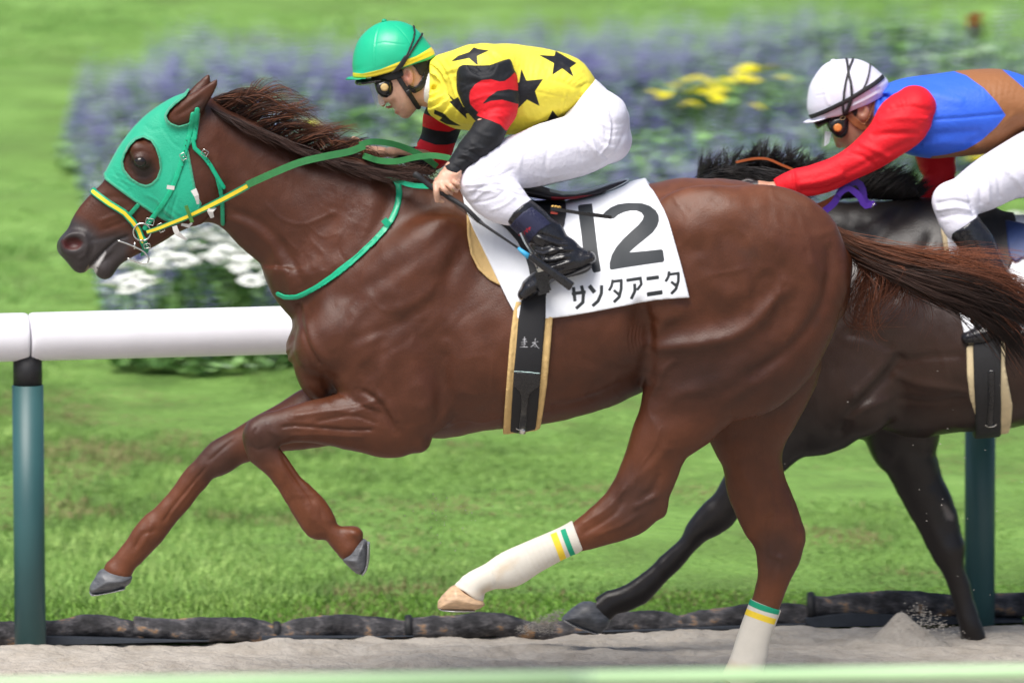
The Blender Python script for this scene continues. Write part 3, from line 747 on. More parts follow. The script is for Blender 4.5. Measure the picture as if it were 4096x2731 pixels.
M_BLACKG = simple('black_gloss_leather', (.014, .014, .016), rough=.22, nscale=90, namp=.3, bump=.15, bscale=120)
M_BLACKM = simple('black_matt', (.014, .014, .016), rough=.6, nscale=90, namp=.2, bump=.2, bscale=500)
HB = [(-.02+0), 0]
HEADY = (-.14, .14)
# hood
EYEH = ('p', ZA, [(570, 650), (585, 600), (620, 540), (660, 500), (705, 487), (755, 510), (785, 555), (808, 620), (816, 690), (795, 750), (760, 785), (725, 799), (680, 788), (625, 755), (580, 700)])
EARH = ('p', ZA, [(858, 345), (880, 305), (925, 262), (985, 215), (1040, 120), (1300, 60), (1200, 250), (1082, 318), (1040, 350), (1000, 392), (940, 408), (890, 390), (868, 370)])
HOODP = ('p', ZA, [(445, 768), (420, 700), (520, 480), (640, 280), (760, 170), (900, 150), (1010, 190), (1085, 300), (1060, 480), (1000, 550), (1020, 650), (1045, 780), (1060, 860), (1092, 920), (1080, 965), (1000, 1010), (900, 1045), (850, 1040), (760, 985), (640, 905), (540, 835)])
hood = wrap('horse_hood', H, [HOODP], .006, h=.0026, ylim=(-.13, .13), holes=[EYEH, EARH], rims=(.007, .0022), mat=M_HOOD, strokes=[(ZA, [(880, 820), (870, 920), (850, 1000)], 10, .003, 0), (ZA, [(930, 860), (900, 950), (880, 1030)], 9, -.003, 0), (ZA, [(840, 430), (900, 520), (960, 560)], 12, -.002, 0), (ZA, [(720, 860), (800, 900), (860, 960)], 12, .0025, 0), (ZA, [(500, 700), (560, 780), (640, 850)], 12, -.002, 0), (ZA, [(880, 600), (900, 720), (870, 800)], 14, .002, 0), (ZA, [(700, 400), (760, 440), (820, 430)], 14, -.0015, 0)], skin=False,
    label='bright green mesh hood with eye holes on the chestnut horse head', cat='hood', base=(-.85, 0, 1.3),
    bump=lambda X, Z: .0012*np.sin((X*0.8+Z)*260)*np.exp(-(((X+1.02)/.05)**2+((Z-1.42)/.05)**2)))
# bridle
bridle = empty('bridle', (-.95, 0, 1.3), 'green and yellow bridle with steel bit on the chestnut horse', 'bridle')
wrap('cheek_strap', H, [('s', ZA, [(1035, 330), (1012, 460), (985, 560), (960, 650), (920, 760), (880, 850), (830, 930), (770, 1010), (715, 1085)], 17)], .0105, h=.0026, ylim=HEADY, mat=M_GREENP, parent=bridle, skin=False)
for yl in ((-.14, 0.0), (0.0, .14)): wrap('crown_strap', H, [('s', ZA, [(1062, 300), (1042, 490)], 17)], .010, h=.0026, ylim=yl, mat=M_GREENP, parent=bridle, skin=False)
for yl in ((-.14, 0.0), (0.0, .14)): wrap('throat_latch', H, [('s', ZA, [(1032, 490), (1045, 555), (1095, 600), (1150, 670), (1190, 740), (1235, 815)], 14)], .0095, h=.0026, ylim=yl, mat=M_GREENP, parent=bridle, skin=False)
wrap('throat_latch', H, [('s', ZA, [(1190, 740), (1222, 880), (1226, 1060)], 14)], .009, h=.0026, ylim=HEADY, mat=M_DKGREEN, parent=bridle, skin=False)
NBL = [(368, 848), (480, 925), (580, 985), (635, 1045), (672, 1100), (700, 1175), (718, 1215)]
wrap('noseband', H, [('s', ZA, NBL, 22)], .009, h=.0026, ylim=HEADY, mat=M_STRAP, parent=bridle, prints={'line': [('s', ZA, NBL[:-1], 11)]}, skin=False)
for yl in ((-.14, 0.0), (0.0, .14)): wrap('cross_strap', H, [('s', ZA, [(612, 1000), (668, 935)], 15)], .008, h=.0026, ylim=yl, mat=M_DKGREEN, parent=bridle, skin=False)
wrap('chin_strap', H, [('s', ZA, [(708, 1165), (716, 1240), (700, 1275)], 20)], .009, h=.0026, ylim=HEADY, mat=M_DKGREEN, parent=bridle, skin=False)
def head_pt(x, y, off=.012, z=ZA):
    w = P(*z(x, y), -.07); yy = float(ysurf(H, YS_H, np.array([w[0]]), np.array([w[2]]), -.05)[0]); w = P(*z(x, y), yy-off); return w
def free_strap(z, path, hw, mb=None, th=.003, m=0, twist=None):
    """hanging strap through 3-d points (x, y, depth) read in view z; hw in view px"""
    k = (z(1, 0)[0]-z(0, 0)[0])*FRAME_W/4096
    pts = np.array([P(*z(p[0], p[1]), p[2]) for p in path]); pts = catmull(pts, step=.012)
    T = np.gradient(pts, axis=0); T /= np.linalg.norm(T, axis=1)[:, None]
    hwv = np.interp(np.linspace(0, 1, len(pts)), np.linspace(0, 1, len(hw)), hw) if not np.isscalar(hw) else np.full(len(pts), hw)
    side = np.cross(T, [0, 1, 0]); side /= np.linalg.norm(side, axis=1)[:, None]
    nrm = np.cross(side, T); nrm[nrm[:, 1] > 0] *= -1
    mb = mb or MB(); mb.flat = True; mb.strip(pts-side*hwv[:, None]*k, pts+side*hwv[:, None]*k, th, nrm, m); return mb
# near rein: striped part, then rubber grip
def head_path(pts, off=.014, z=ZA): return [(p[0], p[1], head_pt(p[0], p[1], off, z)[1]) for p in pts]
RP = [(722, 1120), (800, 1095), (880, 1062), (980, 1022), (1100, 965), (1230, 900), (1320, 852), (1392, 812)]
RPY = np.interp(np.arange(len(RP)), [0, 3, 7], [head_pt(722, 1120, .016)[1], head_pt(980, 1022, .022)[1], -.155])
rp3 = [(p[0], p[1], y) for p, y in zip(RP, RPY)]
free_strap(ZA, rp3, [15, 18, 22, 22]).build('rein', M_DKGREEN, bridle)
free_strap(ZA, [(p[0], p[1], p[2]-.0035) for p in rp3], [9, 10, 12, 12], th=.001).build('rein_stripe', simple('yellow_stripe', YEL, rough=.4), bridle.children[-1])
g1 = [(190, 441, -.155), (300, 392, -.17), (400, 352, -.175), (500, 328, -.17), (600, 308, -.15), (660, 285, -.13)]
free_strap(ZI, g1, 14, th=.005).build('rein_grip', M_RUBBER, bridle)
free_strap(ZI, [(640, 282, -.13), (690, 268, -.11), (760, 274, -.08), (830, 295, -.05), (900, 330, -.03), (950, 366, .0)], 12, th=.005).build('rein_grip', M_RUBBER, bridle)
free_strap(ZI, [(660, 325, -.05), (720, 344, -.10), (790, 347, -.14), (860, 332, -.17), (930, 324, -.19), (1000, 334, -.21), (1025, 350, -.23)], 12, th=.005).build('rein_grip', M_RUBBER, bridle)
mb = MB(); c = head_pt(690, 1120, .015); mb.ring(c, .026, .0028, (1, 0, 0), (0, 0, 1), seg=28); mb.build('bit_ring', M_METAL, bridle)
mb = MB(); q = lambda x, y, d=-.075: P(*ZK(x, y), d)
mb.tube(catmull(np.array([q(1060, 245), q(1200, 290), q(1330, 345), q(1460, 410), q(1530, 480), q(1550, 545), q(1510, 595), q(1400, 590), q(1210, 520)]), step=.006), .0027, 8)
mb.tube([q(1390, 240), q(1470, 245)], .0024, 6); mb.tube([q(1330, 270), q(1325, 380)], .003, 6); mb.build('bit_cheek', M_METAL, bridle)
for x, y, r, w, hgt in ((962, 622, -60, 22, 16), (1105, 598, -35, 20, 18), (742, 1052, -10, 26, 20), (815, 1092, 25, 16, 28), (724, 1212, 10, 20, 14)):
    mb = MB(); c = head_pt(x, y, .017); k = .000452
    cc = [(math.cos(a), math.sin(a)) for a in np.linspace(0, 2*math.pi, 17)]
    R2 = math.radians(r)
    pts = [c+np.array([(u*w*math.cos(R2)-v*hgt*math.sin(R2))*k, 0, (u*w*math.sin(R2)+v*hgt*math.cos(R2))*k]) for u, v in [(max(-1, min(1, 1.4*a)), max(-1, min(1, 1.4*b))) for a, b in cc]]
    mb.tube(pts, .0014, 5, cap=False); mb.tube([c+np.array([-.004, -.001, 0]), c+np.array([.005, -.001, 0])], .001, 5); mb.build('buckle', M_METAL, bridle)
def tape(path, hw): free_strap(ZA, path, hw, th=.0015).build('tape', M_WHITE_TAPE, bridle)
tape([(1030, 840, -.12), (1050, 880, -.125), (1060, 935, -.12)], [20, 14, 8])
tape([(1160, 950, -.115), (1140, 985, -.12), (1155, 1025, -.115)], [26, 20, 12]); tape([(905, 1080, -.09), (925, 1130, -.092), (985, 1170, -.085)], [16, 18, 5]); tape([(950, 1070, -.08), (1000, 1080, -.085), (1020, 1060, -.08)], [8, 12, 6]); tape([(855, 822, -.115), (905, 830, -.12)], 13)
free_strap(ZA, [(980, 945, -.125), (1022, 1055, -.12)], 12, th=.003).build('rein_keeper', simple('olive_rubber', (.06, .2, .03), rough=.6), bridle)
for t in (.25, .5, .75, .9):
    i = int(t*(len(NBL)-2)); 
# hole marks of the cheek strap
mb = MB()
for x, y in ((1052, 400), (1046, 440), (985, 515), (978, 550), (970, 585), (1120, 640), (1135, 660), (965, 660), (955, 690)):
    c = head_pt(x, y, .0145); mb.ring(c, .0012, .0009, (1, 0, 0), (0, 0, 1), seg=8, sub=4)
mb.build('punch_holes', M_BLACKM, bridle, kind='stuff')

# neck strap
nst = wrap('neck_strap', H, [('s', ZI, [(735, 388), (785, 412), (803, 465), (788, 535), (748, 600), (660, 690), (560, 775), (460, 845), (390, 882), (342, 885), (315, 874)], 10.5)], .007, h=.003, mat=M_GREENP, strokes=HSTROKES[:18], ylim=(-.30, .30),
    label='thin bright green strap round the neck of the chestnut horse', cat='strap', base=(-.4, 0, 1.2))
free_strap(ZI, [(p[0], p[1], p[2]) for p in [(790, 420, -.13), (830, 437, -.15), (880, 446, -.16), (965, 447, -.175)]], 10, th=.004).build('strap_end', M_GREENP, nst)
mb = MB(); c = P(*ZI(752, 594), -.2); 
free_strap(ZI, [(738, 580, float(ysurf(H, YS_H, *[np.array([v]) for v in P(*ZI(745, 592), -.18)[[0, 2]]])[0])-.012), (760, 606, float(ysurf(H, YS_H, *[np.array([v]) for v in P(*ZI(745, 592), -.18)[[0, 2]]])[0])-.012)], 13, th=.004).build('keeper', M_GREENP, nst)

# saddle pad, number cloth, girth, saddle
M_TANPAD = simple('tan_pad', (.62, .42, .17), rough=.75, nscale=20, bump=.3, bscale=60, bdist=.004)
spad = wrap('saddle_pad', H, [('p', ZCc, [(478, 150), (480, 330), (484, 420), (500, 510), (540, 590), (600, 645), (670, 678), (720, 640), (700, 300), (560, 120)])], .009, rims=(.009, .0045), h=.004, mat=M_TANPAD, ylim=(-.34, .34), skin=False,
    label='tan saddle pad showing in front of the white number cloth', cat='saddle pad', base=(-.1, 0, 1.2))
girth_pad = wrap('girth_pad', H, [('p', ZR, [(290, 60), (270, 160), (232, 480), (200, 900), (172, 1300), (160, 1520), (255, 1530), (480, 1500), (550, 1440), (585, 1180), (620, 900), (655, 500), (675, 240), (690, 60)])], .013, h=.004, rims=(.012, .004), mat=M_TANPAD, ylim=(-.34, .34), skin=False,
    label='yellow edged girth pad under the black girth of horse number twelve', cat='girth pad', base=(0, 0, .8))
M_GIRTH = layered('black_girth_web', (.012, .012, .014), [('thread', (.42, .42, .44))], rough=.7, bump=.3, bscale=600, width=.0006)
KANJI = [('s', ZR, s, 4.2, 1) for s in ([(360, 446), (406, 438)], [(385, 410), (380, 520)], [(350, 470), (414, 463)], [(352, 494), (402, 487)], [(333, 523), (420, 518)],
    [(462, 476), (530, 463)], [(498, 428), (488, 485), (452, 521)], [(495, 478), (512, 512), (540, 537)], [(482, 508), (496, 522)])]
girth = wrap('saddle_girth', H, [('p', ZR, [(360, -130), (350, 60), (320, 250), (300, 500), (272, 800), (250, 1200), (238, 1470), (320, 1500), (500, 1450), (525, 1200), (548, 900), (578, 500), (605, 200), (612, 60), (620, -130)])], .019, h=.0032, mat=M_GIRTH, ylim=(-.36, .36), prints={'thread': KANJI}, skin=False,
    label='broad black girth with two embroidered characters behind the horse elbow', cat='girth', base=(0, 0, .8))
wrap('billet', H, [('p', ZR, [(274, 775), (545, 795), (547, 930), (500, 965), (445, 1010), (425, 1080), (415, 1250), (400, 1440), (385, 1495), (320, 1495), (325, 1400), (340, 1250), (352, 1100), (345, 1020), (320, 970), (268, 930)])], .0235, h=.0032, mat=M_BLACKG, parent=girth, ylim=(-.37, 0.0), skin=False)
wrap('edge_piping', H, [('s', ZR, [(276, 775), (380, 778), (545, 795)], 5)], .025, h=.0028, mat=simple('pale_piping', (.45, .6, .58), rough=.5), parent=girth, ylim=(-.36, 0.0), skin=False, sm=1)
mb = MB(); c = P(*ZR(345, 1450), -.12); mb.boxm(c, .016, .012, .004, .1); mb.ring(c+np.array([0, -.02, .0]), .013, .002, (1, 0, 0.1), (0, 0, 1), seg=12, sub=5, e=.6); mb.boxm(c+np.array([.006, -.01, -.012]), .009, .008, .009, 0, 0); mb.build('girth_buckle', M_METAL, girth)

NUM = [('p', ZL, [(1028, 328), (1055, 314), (1188, 298), (1215, 500), (1250, 800), (1282, 1000), (1272, 1012), (1205, 1025), (1190, 1010), (1150, 900), (1082, 790), (1062, 600), (1045, 480)]),
 ('p', ZL, [(1305, 405), (1345, 365), (1400, 325), (1480, 292), (1600, 273), (1750, 272), (1840, 292), (1905, 335), (1938, 390), (1940, 450), (1920, 510), (1870, 580), (1780, 655), (1700, 718), (1640, 768), (1605, 800), (1800, 782), (1965, 761), (1984, 775), (1999, 880), (1985, 903), (1900, 915), (1700, 945), (1500, 975), (1402, 992), (1382, 980), (1380, 920), (1405, 830), (1455, 745), (1530, 660), (1620, 578), (1705, 505), (1755, 445), (1768, 405), (1745, 372), (1690, 353), (1620, 355), (1550, 372), (1480, 403), (1435, 440), (1415, 445)])]
KATA = [('s', ZL, s, w, 1) for s, w in (([(952, 1256), (1112, 1236)], 19), ([(972, 1182), (980, 1260), (990, 1340)], 19), ([(1062, 1165), (1085, 1250), (1078, 1350), (1000, 1420)], 19),
 ([(1150, 1165), (1212, 1242)], 24), ([(1290, 1160), (1288, 1250), (1250, 1335), (1185, 1392)], 19), ([(1418, 1098), (1402, 1170), (1372, 1222)], 16), ([(1400, 1122), (1528, 1105)], 17), ([(1512, 1110), (1510, 1200), (1488, 1290), (1425, 1350)], 18), ([(1425, 1212), (1502, 1280)], 16),
 ([(1568, 1108), (1745, 1082)], 19), ([(1728, 1085), (1738, 1150), (1690, 1215)], 16), ([(1662, 1143), (1665, 1225), (1622, 1315)], 18), ([(1794, 1090), (1938, 1070)], 22), ([(1800, 1265), (1977, 1238)], 25),
 ([(2052, 1003), (2040, 1070), (2010, 1120)], 16), ([(2035, 1042), (2170, 1022)], 16), ([(2156, 1022), (2155, 1110), (2128, 1200), (2072, 1258)], 17), ([(2072, 1118), (2148, 1180)], 16))]
M_CLOTH = layered('white_number_cloth', (.80, .82, .86), [('figures', (.028, .033, .038)), ('letters', (.02, .024, .026))], rough=.6, bump=.1, bscale=90, bdist=.003, namp=.03)
CL = [W2(ZCc, [(455, 60), (452, 195), (470, 285), (512, 385), (575, 510), (640, 640), (692, 742), (746, 838)]), W2(ZL, [(420, 1545), (680, 1532), (900, 1508), (1200, 1458), (1500, 1400), (1900, 1330), (2100, 1312), (2281, 1300), (2240, 1130), (2180, 900), (2100, 620), (2050, 450), (2000, 330), (1940, 230), (1885, 150), (1845, 115), (1800, 30), (1650, -60)])]
CLP = [tuple(p) for p in np.vstack(CL)]


_W2 = W2
def W2(z, pts, Y=0.0):
    if z == 'w': return np.asarray(pts, float)
    return _W2(z, pts, Y)
cloth = wrap('number_cloth', H, [('p', 'w', CLP)], .0165, h=.0034, mat=M_CLOTH, ylim=(-.355, .355), prints={'figures': NUM, 'letters': KATA}, skin=False, sm=4,
    bump=lambda X, Z: .0012*np.sin(X*30+Z*14)+.002*np.exp(-((X-.47+.12*Z)/.02)**2),
    label='white number cloth reading 12 with a katakana horse name', cat='number cloth', base=(.25, 0, 1.1))
# saddle
saddle = empty('racing_saddle', (.1, 0, 1.45), 'small black racing saddle with grey rim on the chestnut horse', 'saddle')
wrap('saddle_flap', H, [('p', ZL, [(300, 60), (530, 80), (600, 125), (715, 180), (722, 285), (890, 290), (897, 400), (872, 520), (830, 610), (740, 760), (690, 950), (670, 1100), (650, 1240), (500, 1240), (478, 1240), (488, 1100), (468, 980), (425, 850), (340, 700), (230, 580), (120, 490), (40, 430), (40, 60)])], .0245, h=.004, inner=.004, mat=M_BLACKM, parent=saddle, ylim=(-.365, .365), skin=False)
SS = Solid(-.02, .62, -.12, .12, 1.28, 1.62, .0035)
SS.loft(pairs(ZL, [((250, 60), (260, 200), .085, 0), ((500, 100), (510, 250), .09, 0), ((720, 168), (720, 285), .09, 0), ((860, 196), (870, 275), .09, 0), ((1000, 194), (1010, 268), .088, 0), ((1200, 150), (1215, 225), .08, 0), ((1400, 85), (1425, 165), .068, 0), ((1520, 48), (1550, 110), .05, 0), ((1590, 38), (1605, 75), .03, 0), ((1614, 45), (1616, 55), .012, 0)]), .004)
V, Q = SS.mesh(); V = smooth(V, Q, 2)
M_SEAT = layered('saddle_seat', (.016, .014, .018), [('red', (.22, .012, .02)), ('rim', (.62, .66, .66))], rough=.35, bump=.1)
mk('seat', V, Q, M_SEAT, saddle, attrs={'red': sdset(V[:, 0], V[:, 2], [('p', ZL, [(725, 218), (900, 228), (1100, 208), (1225, 205), (1050, 248), (870, 280), (730, 278)])]), 'rim': sdset(V[:, 0], V[:, 2], [('s', ZL, [(720, 165), (860, 196), (1000, 192), (1200, 148), (1400, 80), (1560, 38), (1616, 40)], 13), ('s', ZL, [(1350, 175), (1480, 120), (1600, 66)], 9)])})
free_strap(ZL, [(722, 385, -.335), (900, 410, -.34), (1080, 438, -.342), (1250, 460, -.34), (1415, 482, -.335)], [18, 18, 20, 22, 20], th=.005).build('leather_strap', M_BLACKG, saddle)
mb = MB()
for i in range(6): mb.ring(P(*ZL(738+i*18, 357+i*2), -.335), .0026, .0013, (1, 0, .4*(-1)**i), (0, 0, 1), seg=10, sub=5, e=.7)
mb.build('chain', simple('gold', (.8, .5, .15), rough=.3, metal=1.0), saddle)
free_strap(ZL, [(722, 425, -.333), (800, 440, -.333)], [16, 10], th=.003).build('badge', simple('red_badge', (.4, .05, .03), rough=.5), saddle)
mb = MB(); SY = -.325
mb = free_strap(ZL, [(375, 660, SY), (430, 780, SY-.004), (500, 890, SY-.006), (565, 1060, SY-.004)], 9, th=.004)
mb.build('stirrup_leather', M_METAL, saddle)
mb = free_strap(ZL, [(395, 640, SY), (452, 780, SY), (520, 880, SY), (590, 1060, SY)], 8, th=.004); mb.build('stirrup_leather', M_BLACKM, saddle)
mb = MB(); qz = lambda x, y, d: P(*ZL(x, y), d)
mb.boxm(qz(612, 1100, -.40), .010, .003, .012, .4, 0); mb.boxm(qz(632, 1215, -.40), .0175, .004, .030, .25, 1); mb.boxm(qz(640, 1322, -.345), .017, .058, .004, .25, 1); mb.boxm(qz(632, 1215, -.285), .0175, .004, .030, .25, 1)
mb.tube([qz(612, 1120, -.40), qz(590, 1030, -.37), qz(590, 1030, -.32), qz(612, 1120, -.285)], .004, 8)
mb.build('stirrup', None, saddle, mats=[M_METAL, M_BLACKG], sm=False)

# ---- hooves, shoes, eye
def hoof_mat(name, col, dark):
    m, N, L, B = new_mat(name)
    nz = noise(N, L, 30, 4, sc3=(1, 1, 3)); r = ramp(N, L, nz.outputs['Fac'], [(0.3, dark), (0.65, col)]); L.new(r.outputs['Color'], B.inputs['Base Color']); B.inputs['Roughness'].default_value = .45
    bumpn(N, L, nz.outputs['Fac'], B, .3, .004); return m
M_HOOF = hoof_mat('grey_horn', (.13, .135, .145), (.05, .052, .058)); M_HOOFT = hoof_mat('tan_horn', (.62, .42, .25), (.36, .24, .15))
M_SHOE = simple('aluminium_shoe', (.45, .45, .46), rough=.4, metal=.8, nscale=60)
def blob(name, polys, mat, parent=None, h=.0025, sm=2, **kw):
    """polys: (zoom, points, depth, half depth, round)"""
    A = np.vstack([W2(p[0], p[1], p[2]) for p in polys]); ys = [p[2]-p[3] for p in polys]+[p[2]+p[3] for p in polys]
    S = Solid(A[:, 0].min()-.02, A[:, 0].max()+.02, min(ys)-.02, max(ys)+.02, A[:, 1].min()-.02, A[:, 1].max()+.02, h)
    for p in polys:
        w = W2(p[0], p[1], p[2]); w = catmull(w, step=.01, closed=True) if not (len(p) > 5 and p[5] == 'hard') else w
        S.pillow(w, p[2], p[3], p[4], slant=p[6] if len(p) > 6 else None)
    V, Q = S.mesh(); V = smooth(V, Q, sm); return mk(name, V, Q, mat, parent, **kw)
blob('hoof', [(ZE, [(1522, 1188), (1560, 1148), (1600, 1102), (1645, 1072), (1666, 1085), (1672, 1150), (1668, 1220), (1650, 1265), (1625, 1280), (1600, 1270), (1562, 1235)], -.15, .055, .05)], M_HOOF, horse)
blob('horseshoe', [(ZE, [(1664, 1090), (1682, 1092), (1682, 1180), (1664, 1256), (1636, 1286), (1628, 1276), (1655, 1220)], -.15, .05, .012)], M_SHOE, horse.children[-1])
blob('hoof', [(ZE, [(143, 1250), (200, 1246), (262, 1258), (330, 1290), (318, 1325), (290, 1348), (200, 1378), (95, 1388), (80, 1368), (86, 1338), (112, 1298)], .15, .055, .05)], M_HOOF, horse)
blob('horseshoe', [(ZE, [(78, 1372), (90, 1397), (130, 1396), (285, 1364), (292, 1346), (200, 1366), (110, 1382)], .15, .05, .012)], M_SHOE, horse.children[-1])
blob('hoof', [(ZF, [(278, 1066), (330, 1082), (380, 1108), (425, 1148), (434, 1170), (400, 1190), (380, 1198), (200, 1194), (189, 1182), (192, 1152), (225, 1108)], -.15, .055, .05)], M_HOOFT, horse)
blob('horseshoe', [(ZF, [(188, 1188), (220, 1200), (300, 1204), (386, 1202), (384, 1190), (200, 1184)], -.15, .05, .012)], M_SHOE, horse.children[-1])
blob('hoof', [(ZF, [(1600, 1560), (1680, 1545), (1770, 1580), (1780, 1640), (1690, 1665), (1560, 1668), (1565, 1620)], .15, .055, .05)], M_HOOF, horse)
M_EYE = simple('eye', (.012, .008, .006), rough=.06, nscale=10)
import bmesh
def ball(name, c, r, mat, parent, seg=20):
    bm = bmesh.new(); bmesh.ops.create_uvsphere(bm, u_segments=seg, v_segments=seg//2, radius=1)
    V = np.array([v.co for v in bm.verts])*np.asarray(r)+np.asarray(c); F = [[v.index for v in f.verts] for f in bm.faces]; bm.free()
    return mk(name, V, F, mat, parent)
for sY in (-1, 1):
    w = P(*ZA(680, 656), sY*.085); w[1] = sY*.0855; ball('eye', w, (.0185, .0125, .0155), M_EYE, horse)

# bandages on the hind legs
M_BAND = layered('cream_bandage', (.62, .585, .51), [('dirt', (.56, .48, .37)), ('s1', (.01, .30, .16)), ('s2', (.80, .58, .04))], rough=.85, bump=.6, bscale=260, bdist=.0015, namp=.07, width=.0012)
def bandage(st, z, Y, cut, prints, folds, label, hidden=None):
    A = np.array(st); S = Solid(A[:, 0].min()-.08, A[:, 0].max()+.08, Y-.08, Y+.08, A[:, 1].min()-.08, A[:, 1].max()+.08, .003)
    S.loft(st, .004); X, Z = np.meshgrid(S.x.astype(float), S.z.astype(float), indexing='ij')
    d = poly_sd(X, Z, W2(z, cut, Y)); S.F = np.maximum(S.F-.0055, d[:, :, None].astype(np.float32))
    V, Q = S.mesh(); V = smooth(V, Q, 2, .4); N = normals(V, Q); V = sculpt(V, N, folds)
    return mk('leg_bandage', V, Q, M_BAND, attrs={k: (sdset(V[:, 0], V[:, 2], s)+.004*vnoise(V*70, 3)+.002)*(.12 if k == 'dirt' else 1) if k == 'dirt' else sdset(V[:, 0], V[:, 2], s) for k, s in prints.items()}, label=label, cat='bandage', group='striped bandages on the chestnut horse hind legs')
bandage(pairs(ZU, [((1325, 1196), (1395, 1240), .033, YC_), ((1290, 1213), (1320, 1268), .030, YC_), ((1207, 1250), (1250, 1303), .029, YC_), ((1155, 1272), (1190, 1340), .033, YC_), ((1120, 1296), (1140, 1347), .031, YC_), ((1075, 1320), (1110, 1358), .032, YC_), ((1052, 1338), (1105, 1378), .035, YC_)]),
    ZF, YC_, [(878, 742), (932, 884), (800, 1000), (600, 1100), (436, 1120), (436, 1175), (400, 1150), (330, 1095), (270, 1068), (250, 1040), (450, 880), (700, 760)],
    {'s1': [('s', ZF, [(828, 750), (858, 830), (895, 925)], 14, 1)], 's2': [('s', ZF, [(780, 770), (812, 850), (842, 940)], 17, 1)], 'dirt': [('p', ZF, [(475, 960), (520, 920), (600, 890), (600, 920), (540, 960), (500, 1000)]), ('p', ZF, [(500, 1050), (640, 1040), (600, 1062), (510, 1080)]), ('p', ZF, [(350, 1080), (460, 1020), (470, 1060), (400, 1100)])]},
    [(ZF, [(640+k*26, 880-k*9), (662+k*26, 930-k*8), (690+k*25, 990-k*10)], 5, -.0022, YC_) for k in range(6)]+[(ZF, [(475, 955), (480, 1010), (495, 1075)], 8, -.003, YC_), (ZF, [(560, 900), (600, 980), (640, 1040)], 12, .002, YC_)],
    'striped cream bandage on the raised near hind leg over tan hoof')
bandage(pairs(ZF, [((1808, 1090), (1968, 1100), .030, YD), ((1790, 1150), (1935, 1190), .029, YD), ((1730, 1320), (1880, 1340), .028, YD), ((1685, 1460), (1850, 1475), .034, YD), ((1650, 1530), (1790, 1550), .033, YD)]),
    ZF, YD, [(1772, 1132), (1940, 1196), (1980, 1300), (1880, 1580), (1600, 1580), (1620, 1400)],
    {'s1': [('s', ZF, [(1740, 1165), (1840, 1205), (1940, 1235)], 15, 1)], 's2': [('s', ZF, [(1730, 1222), (1820, 1250), (1920, 1285)], 16, 1)], 'dirt': [('p', ZF, [(1640, 1480), (1800, 1500), (1780, 1580), (1600, 1580)])]}, [],
    'striped cream bandage on the planted far hind leg above the sand')

# ---- hair
M_HAIR = toned('horse_hair', rough=.5, namp=.1, nscale=60, bump=0, spec=.3)
def hair(name, guides, n, z, jit, w0, npt, colf, parent, wild=1.0, seed=1, lenv=(.75, 1.0), clump=8, mat=None):
    """many thin tapering strands following neighbouring guide lines of (x, y, depth)"""
    r = np.random.default_rng(seed)
    G = []
    for g in guides:
        a = np.array([P(*z(p[0], p[1]), p[2]) for p in g]); a = catmull(a, n=8)
        t = np.concatenate([[0], np.cumsum(np.linalg.norm(np.diff(a, axis=0), axis=1))]); t /= t[-1]
        G.append(np.stack([np.interp(np.linspace(0, 1, npt), t, a[:, k]) for k in range(3)], 1))
    G = np.array(G); ng = len(G)
    u = r.uniform(0, ng-1, n) if ng > 1 else np.zeros(n); i = np.minimum(u.astype(int), max(0, ng-2)); f = (u-i)[:, None, None]
    S = G[i]*(1-f)+G[np.minimum(i+1, ng-1)]*f
    L = r.uniform(*lenv, n)
    tt = np.linspace(0, 1, npt); S2 = np.empty_like(S)
    src = np.minimum(L[:, None]*tt[None]*(npt-1), npt-1); i0 = np.minimum(src.astype(int), npt-2); fr = (src-i0)[:, :, None]; ar = np.arange(n)[:, None]
    S2 = S[ar, i0]*(1-fr)+S[ar, i0+1]*fr
    nc = max(2, n//clump); ci = r.integers(0, nc, n); ci = np.sort(ci)[np.argsort(np.argsort(u))]
    co = r.normal(0, 1, (nc, 3))*jit*1.0; ph = r.uniform(0, 6.28, (nc, 3)); cf = r.uniform(3, 8, (nc, 3))
    grow = tt[None, :, None]**1.2
    S2 += co[ci][:, None]*grow + r.normal(0, 1, (n, 1, 3))*jit*(.2+.28*grow)*np.where(r.random(n) < .12, 2.2, .8)[:, None, None]
    lw = r.uniform(0, 6.28, (nc, 1, 3)); S2 += wild*jit*.8*np.sin(lw[ci]+tt[None, :, None]*r.uniform(4, 7, (nc, 1, 3))[ci])*grow
    S2 += wild*jit*.5*np.sin(ph[ci][:, None]+cf[ci][:, None]*tt[None, :, None]+r.uniform(-.5, .5, (n, 1, 3)))*grow
    T = np.gradient(S2, axis=1); T /= np.linalg.norm(T, axis=2)[:, :, None]+1e-9
    a = np.cross(T, [0.1, 1, 0.05]); a /= np.linalg.norm(a, axis=2)[:, :, None]+1e-9; b = np.cross(T, a)
    wd = (w0*r.choice([.45, .8, 1.2, 1.7], n))[:, None]*(1-.85*tt[None]**2); wd = wd[:, :, None]
    ring = np.stack([S2+wd*a, S2+wd*(-.5*a+.87*b), S2+wd*(-.5*a-.87*b)], 2)     # n,npt,3,3
    V = ring.reshape(-1, 3); base = (np.arange(n)[:, None]*npt+np.arange(npt-1)[None])*3; F = []
    for k in range(3):
        k2 = (k+1) % 3; F.append(np.stack([base+k, base+k2, base+3+k2, base+3+k], 2).reshape(-1, 4))
    F = np.concatenate(F)
    col = colf(u/(max(1, ng-1)), r, n)                                              # n,2,3 root/tip
    C = col[:, 0][:, None]*(1-tt[None, :, None])+col[:, 1][:, None]*tt[None, :, None]; C = np.repeat(C[:, :, None], 3, 2).reshape(-1, 3)
    return mk(name, V, F, mat or M_HAIR, parent, cols=C)
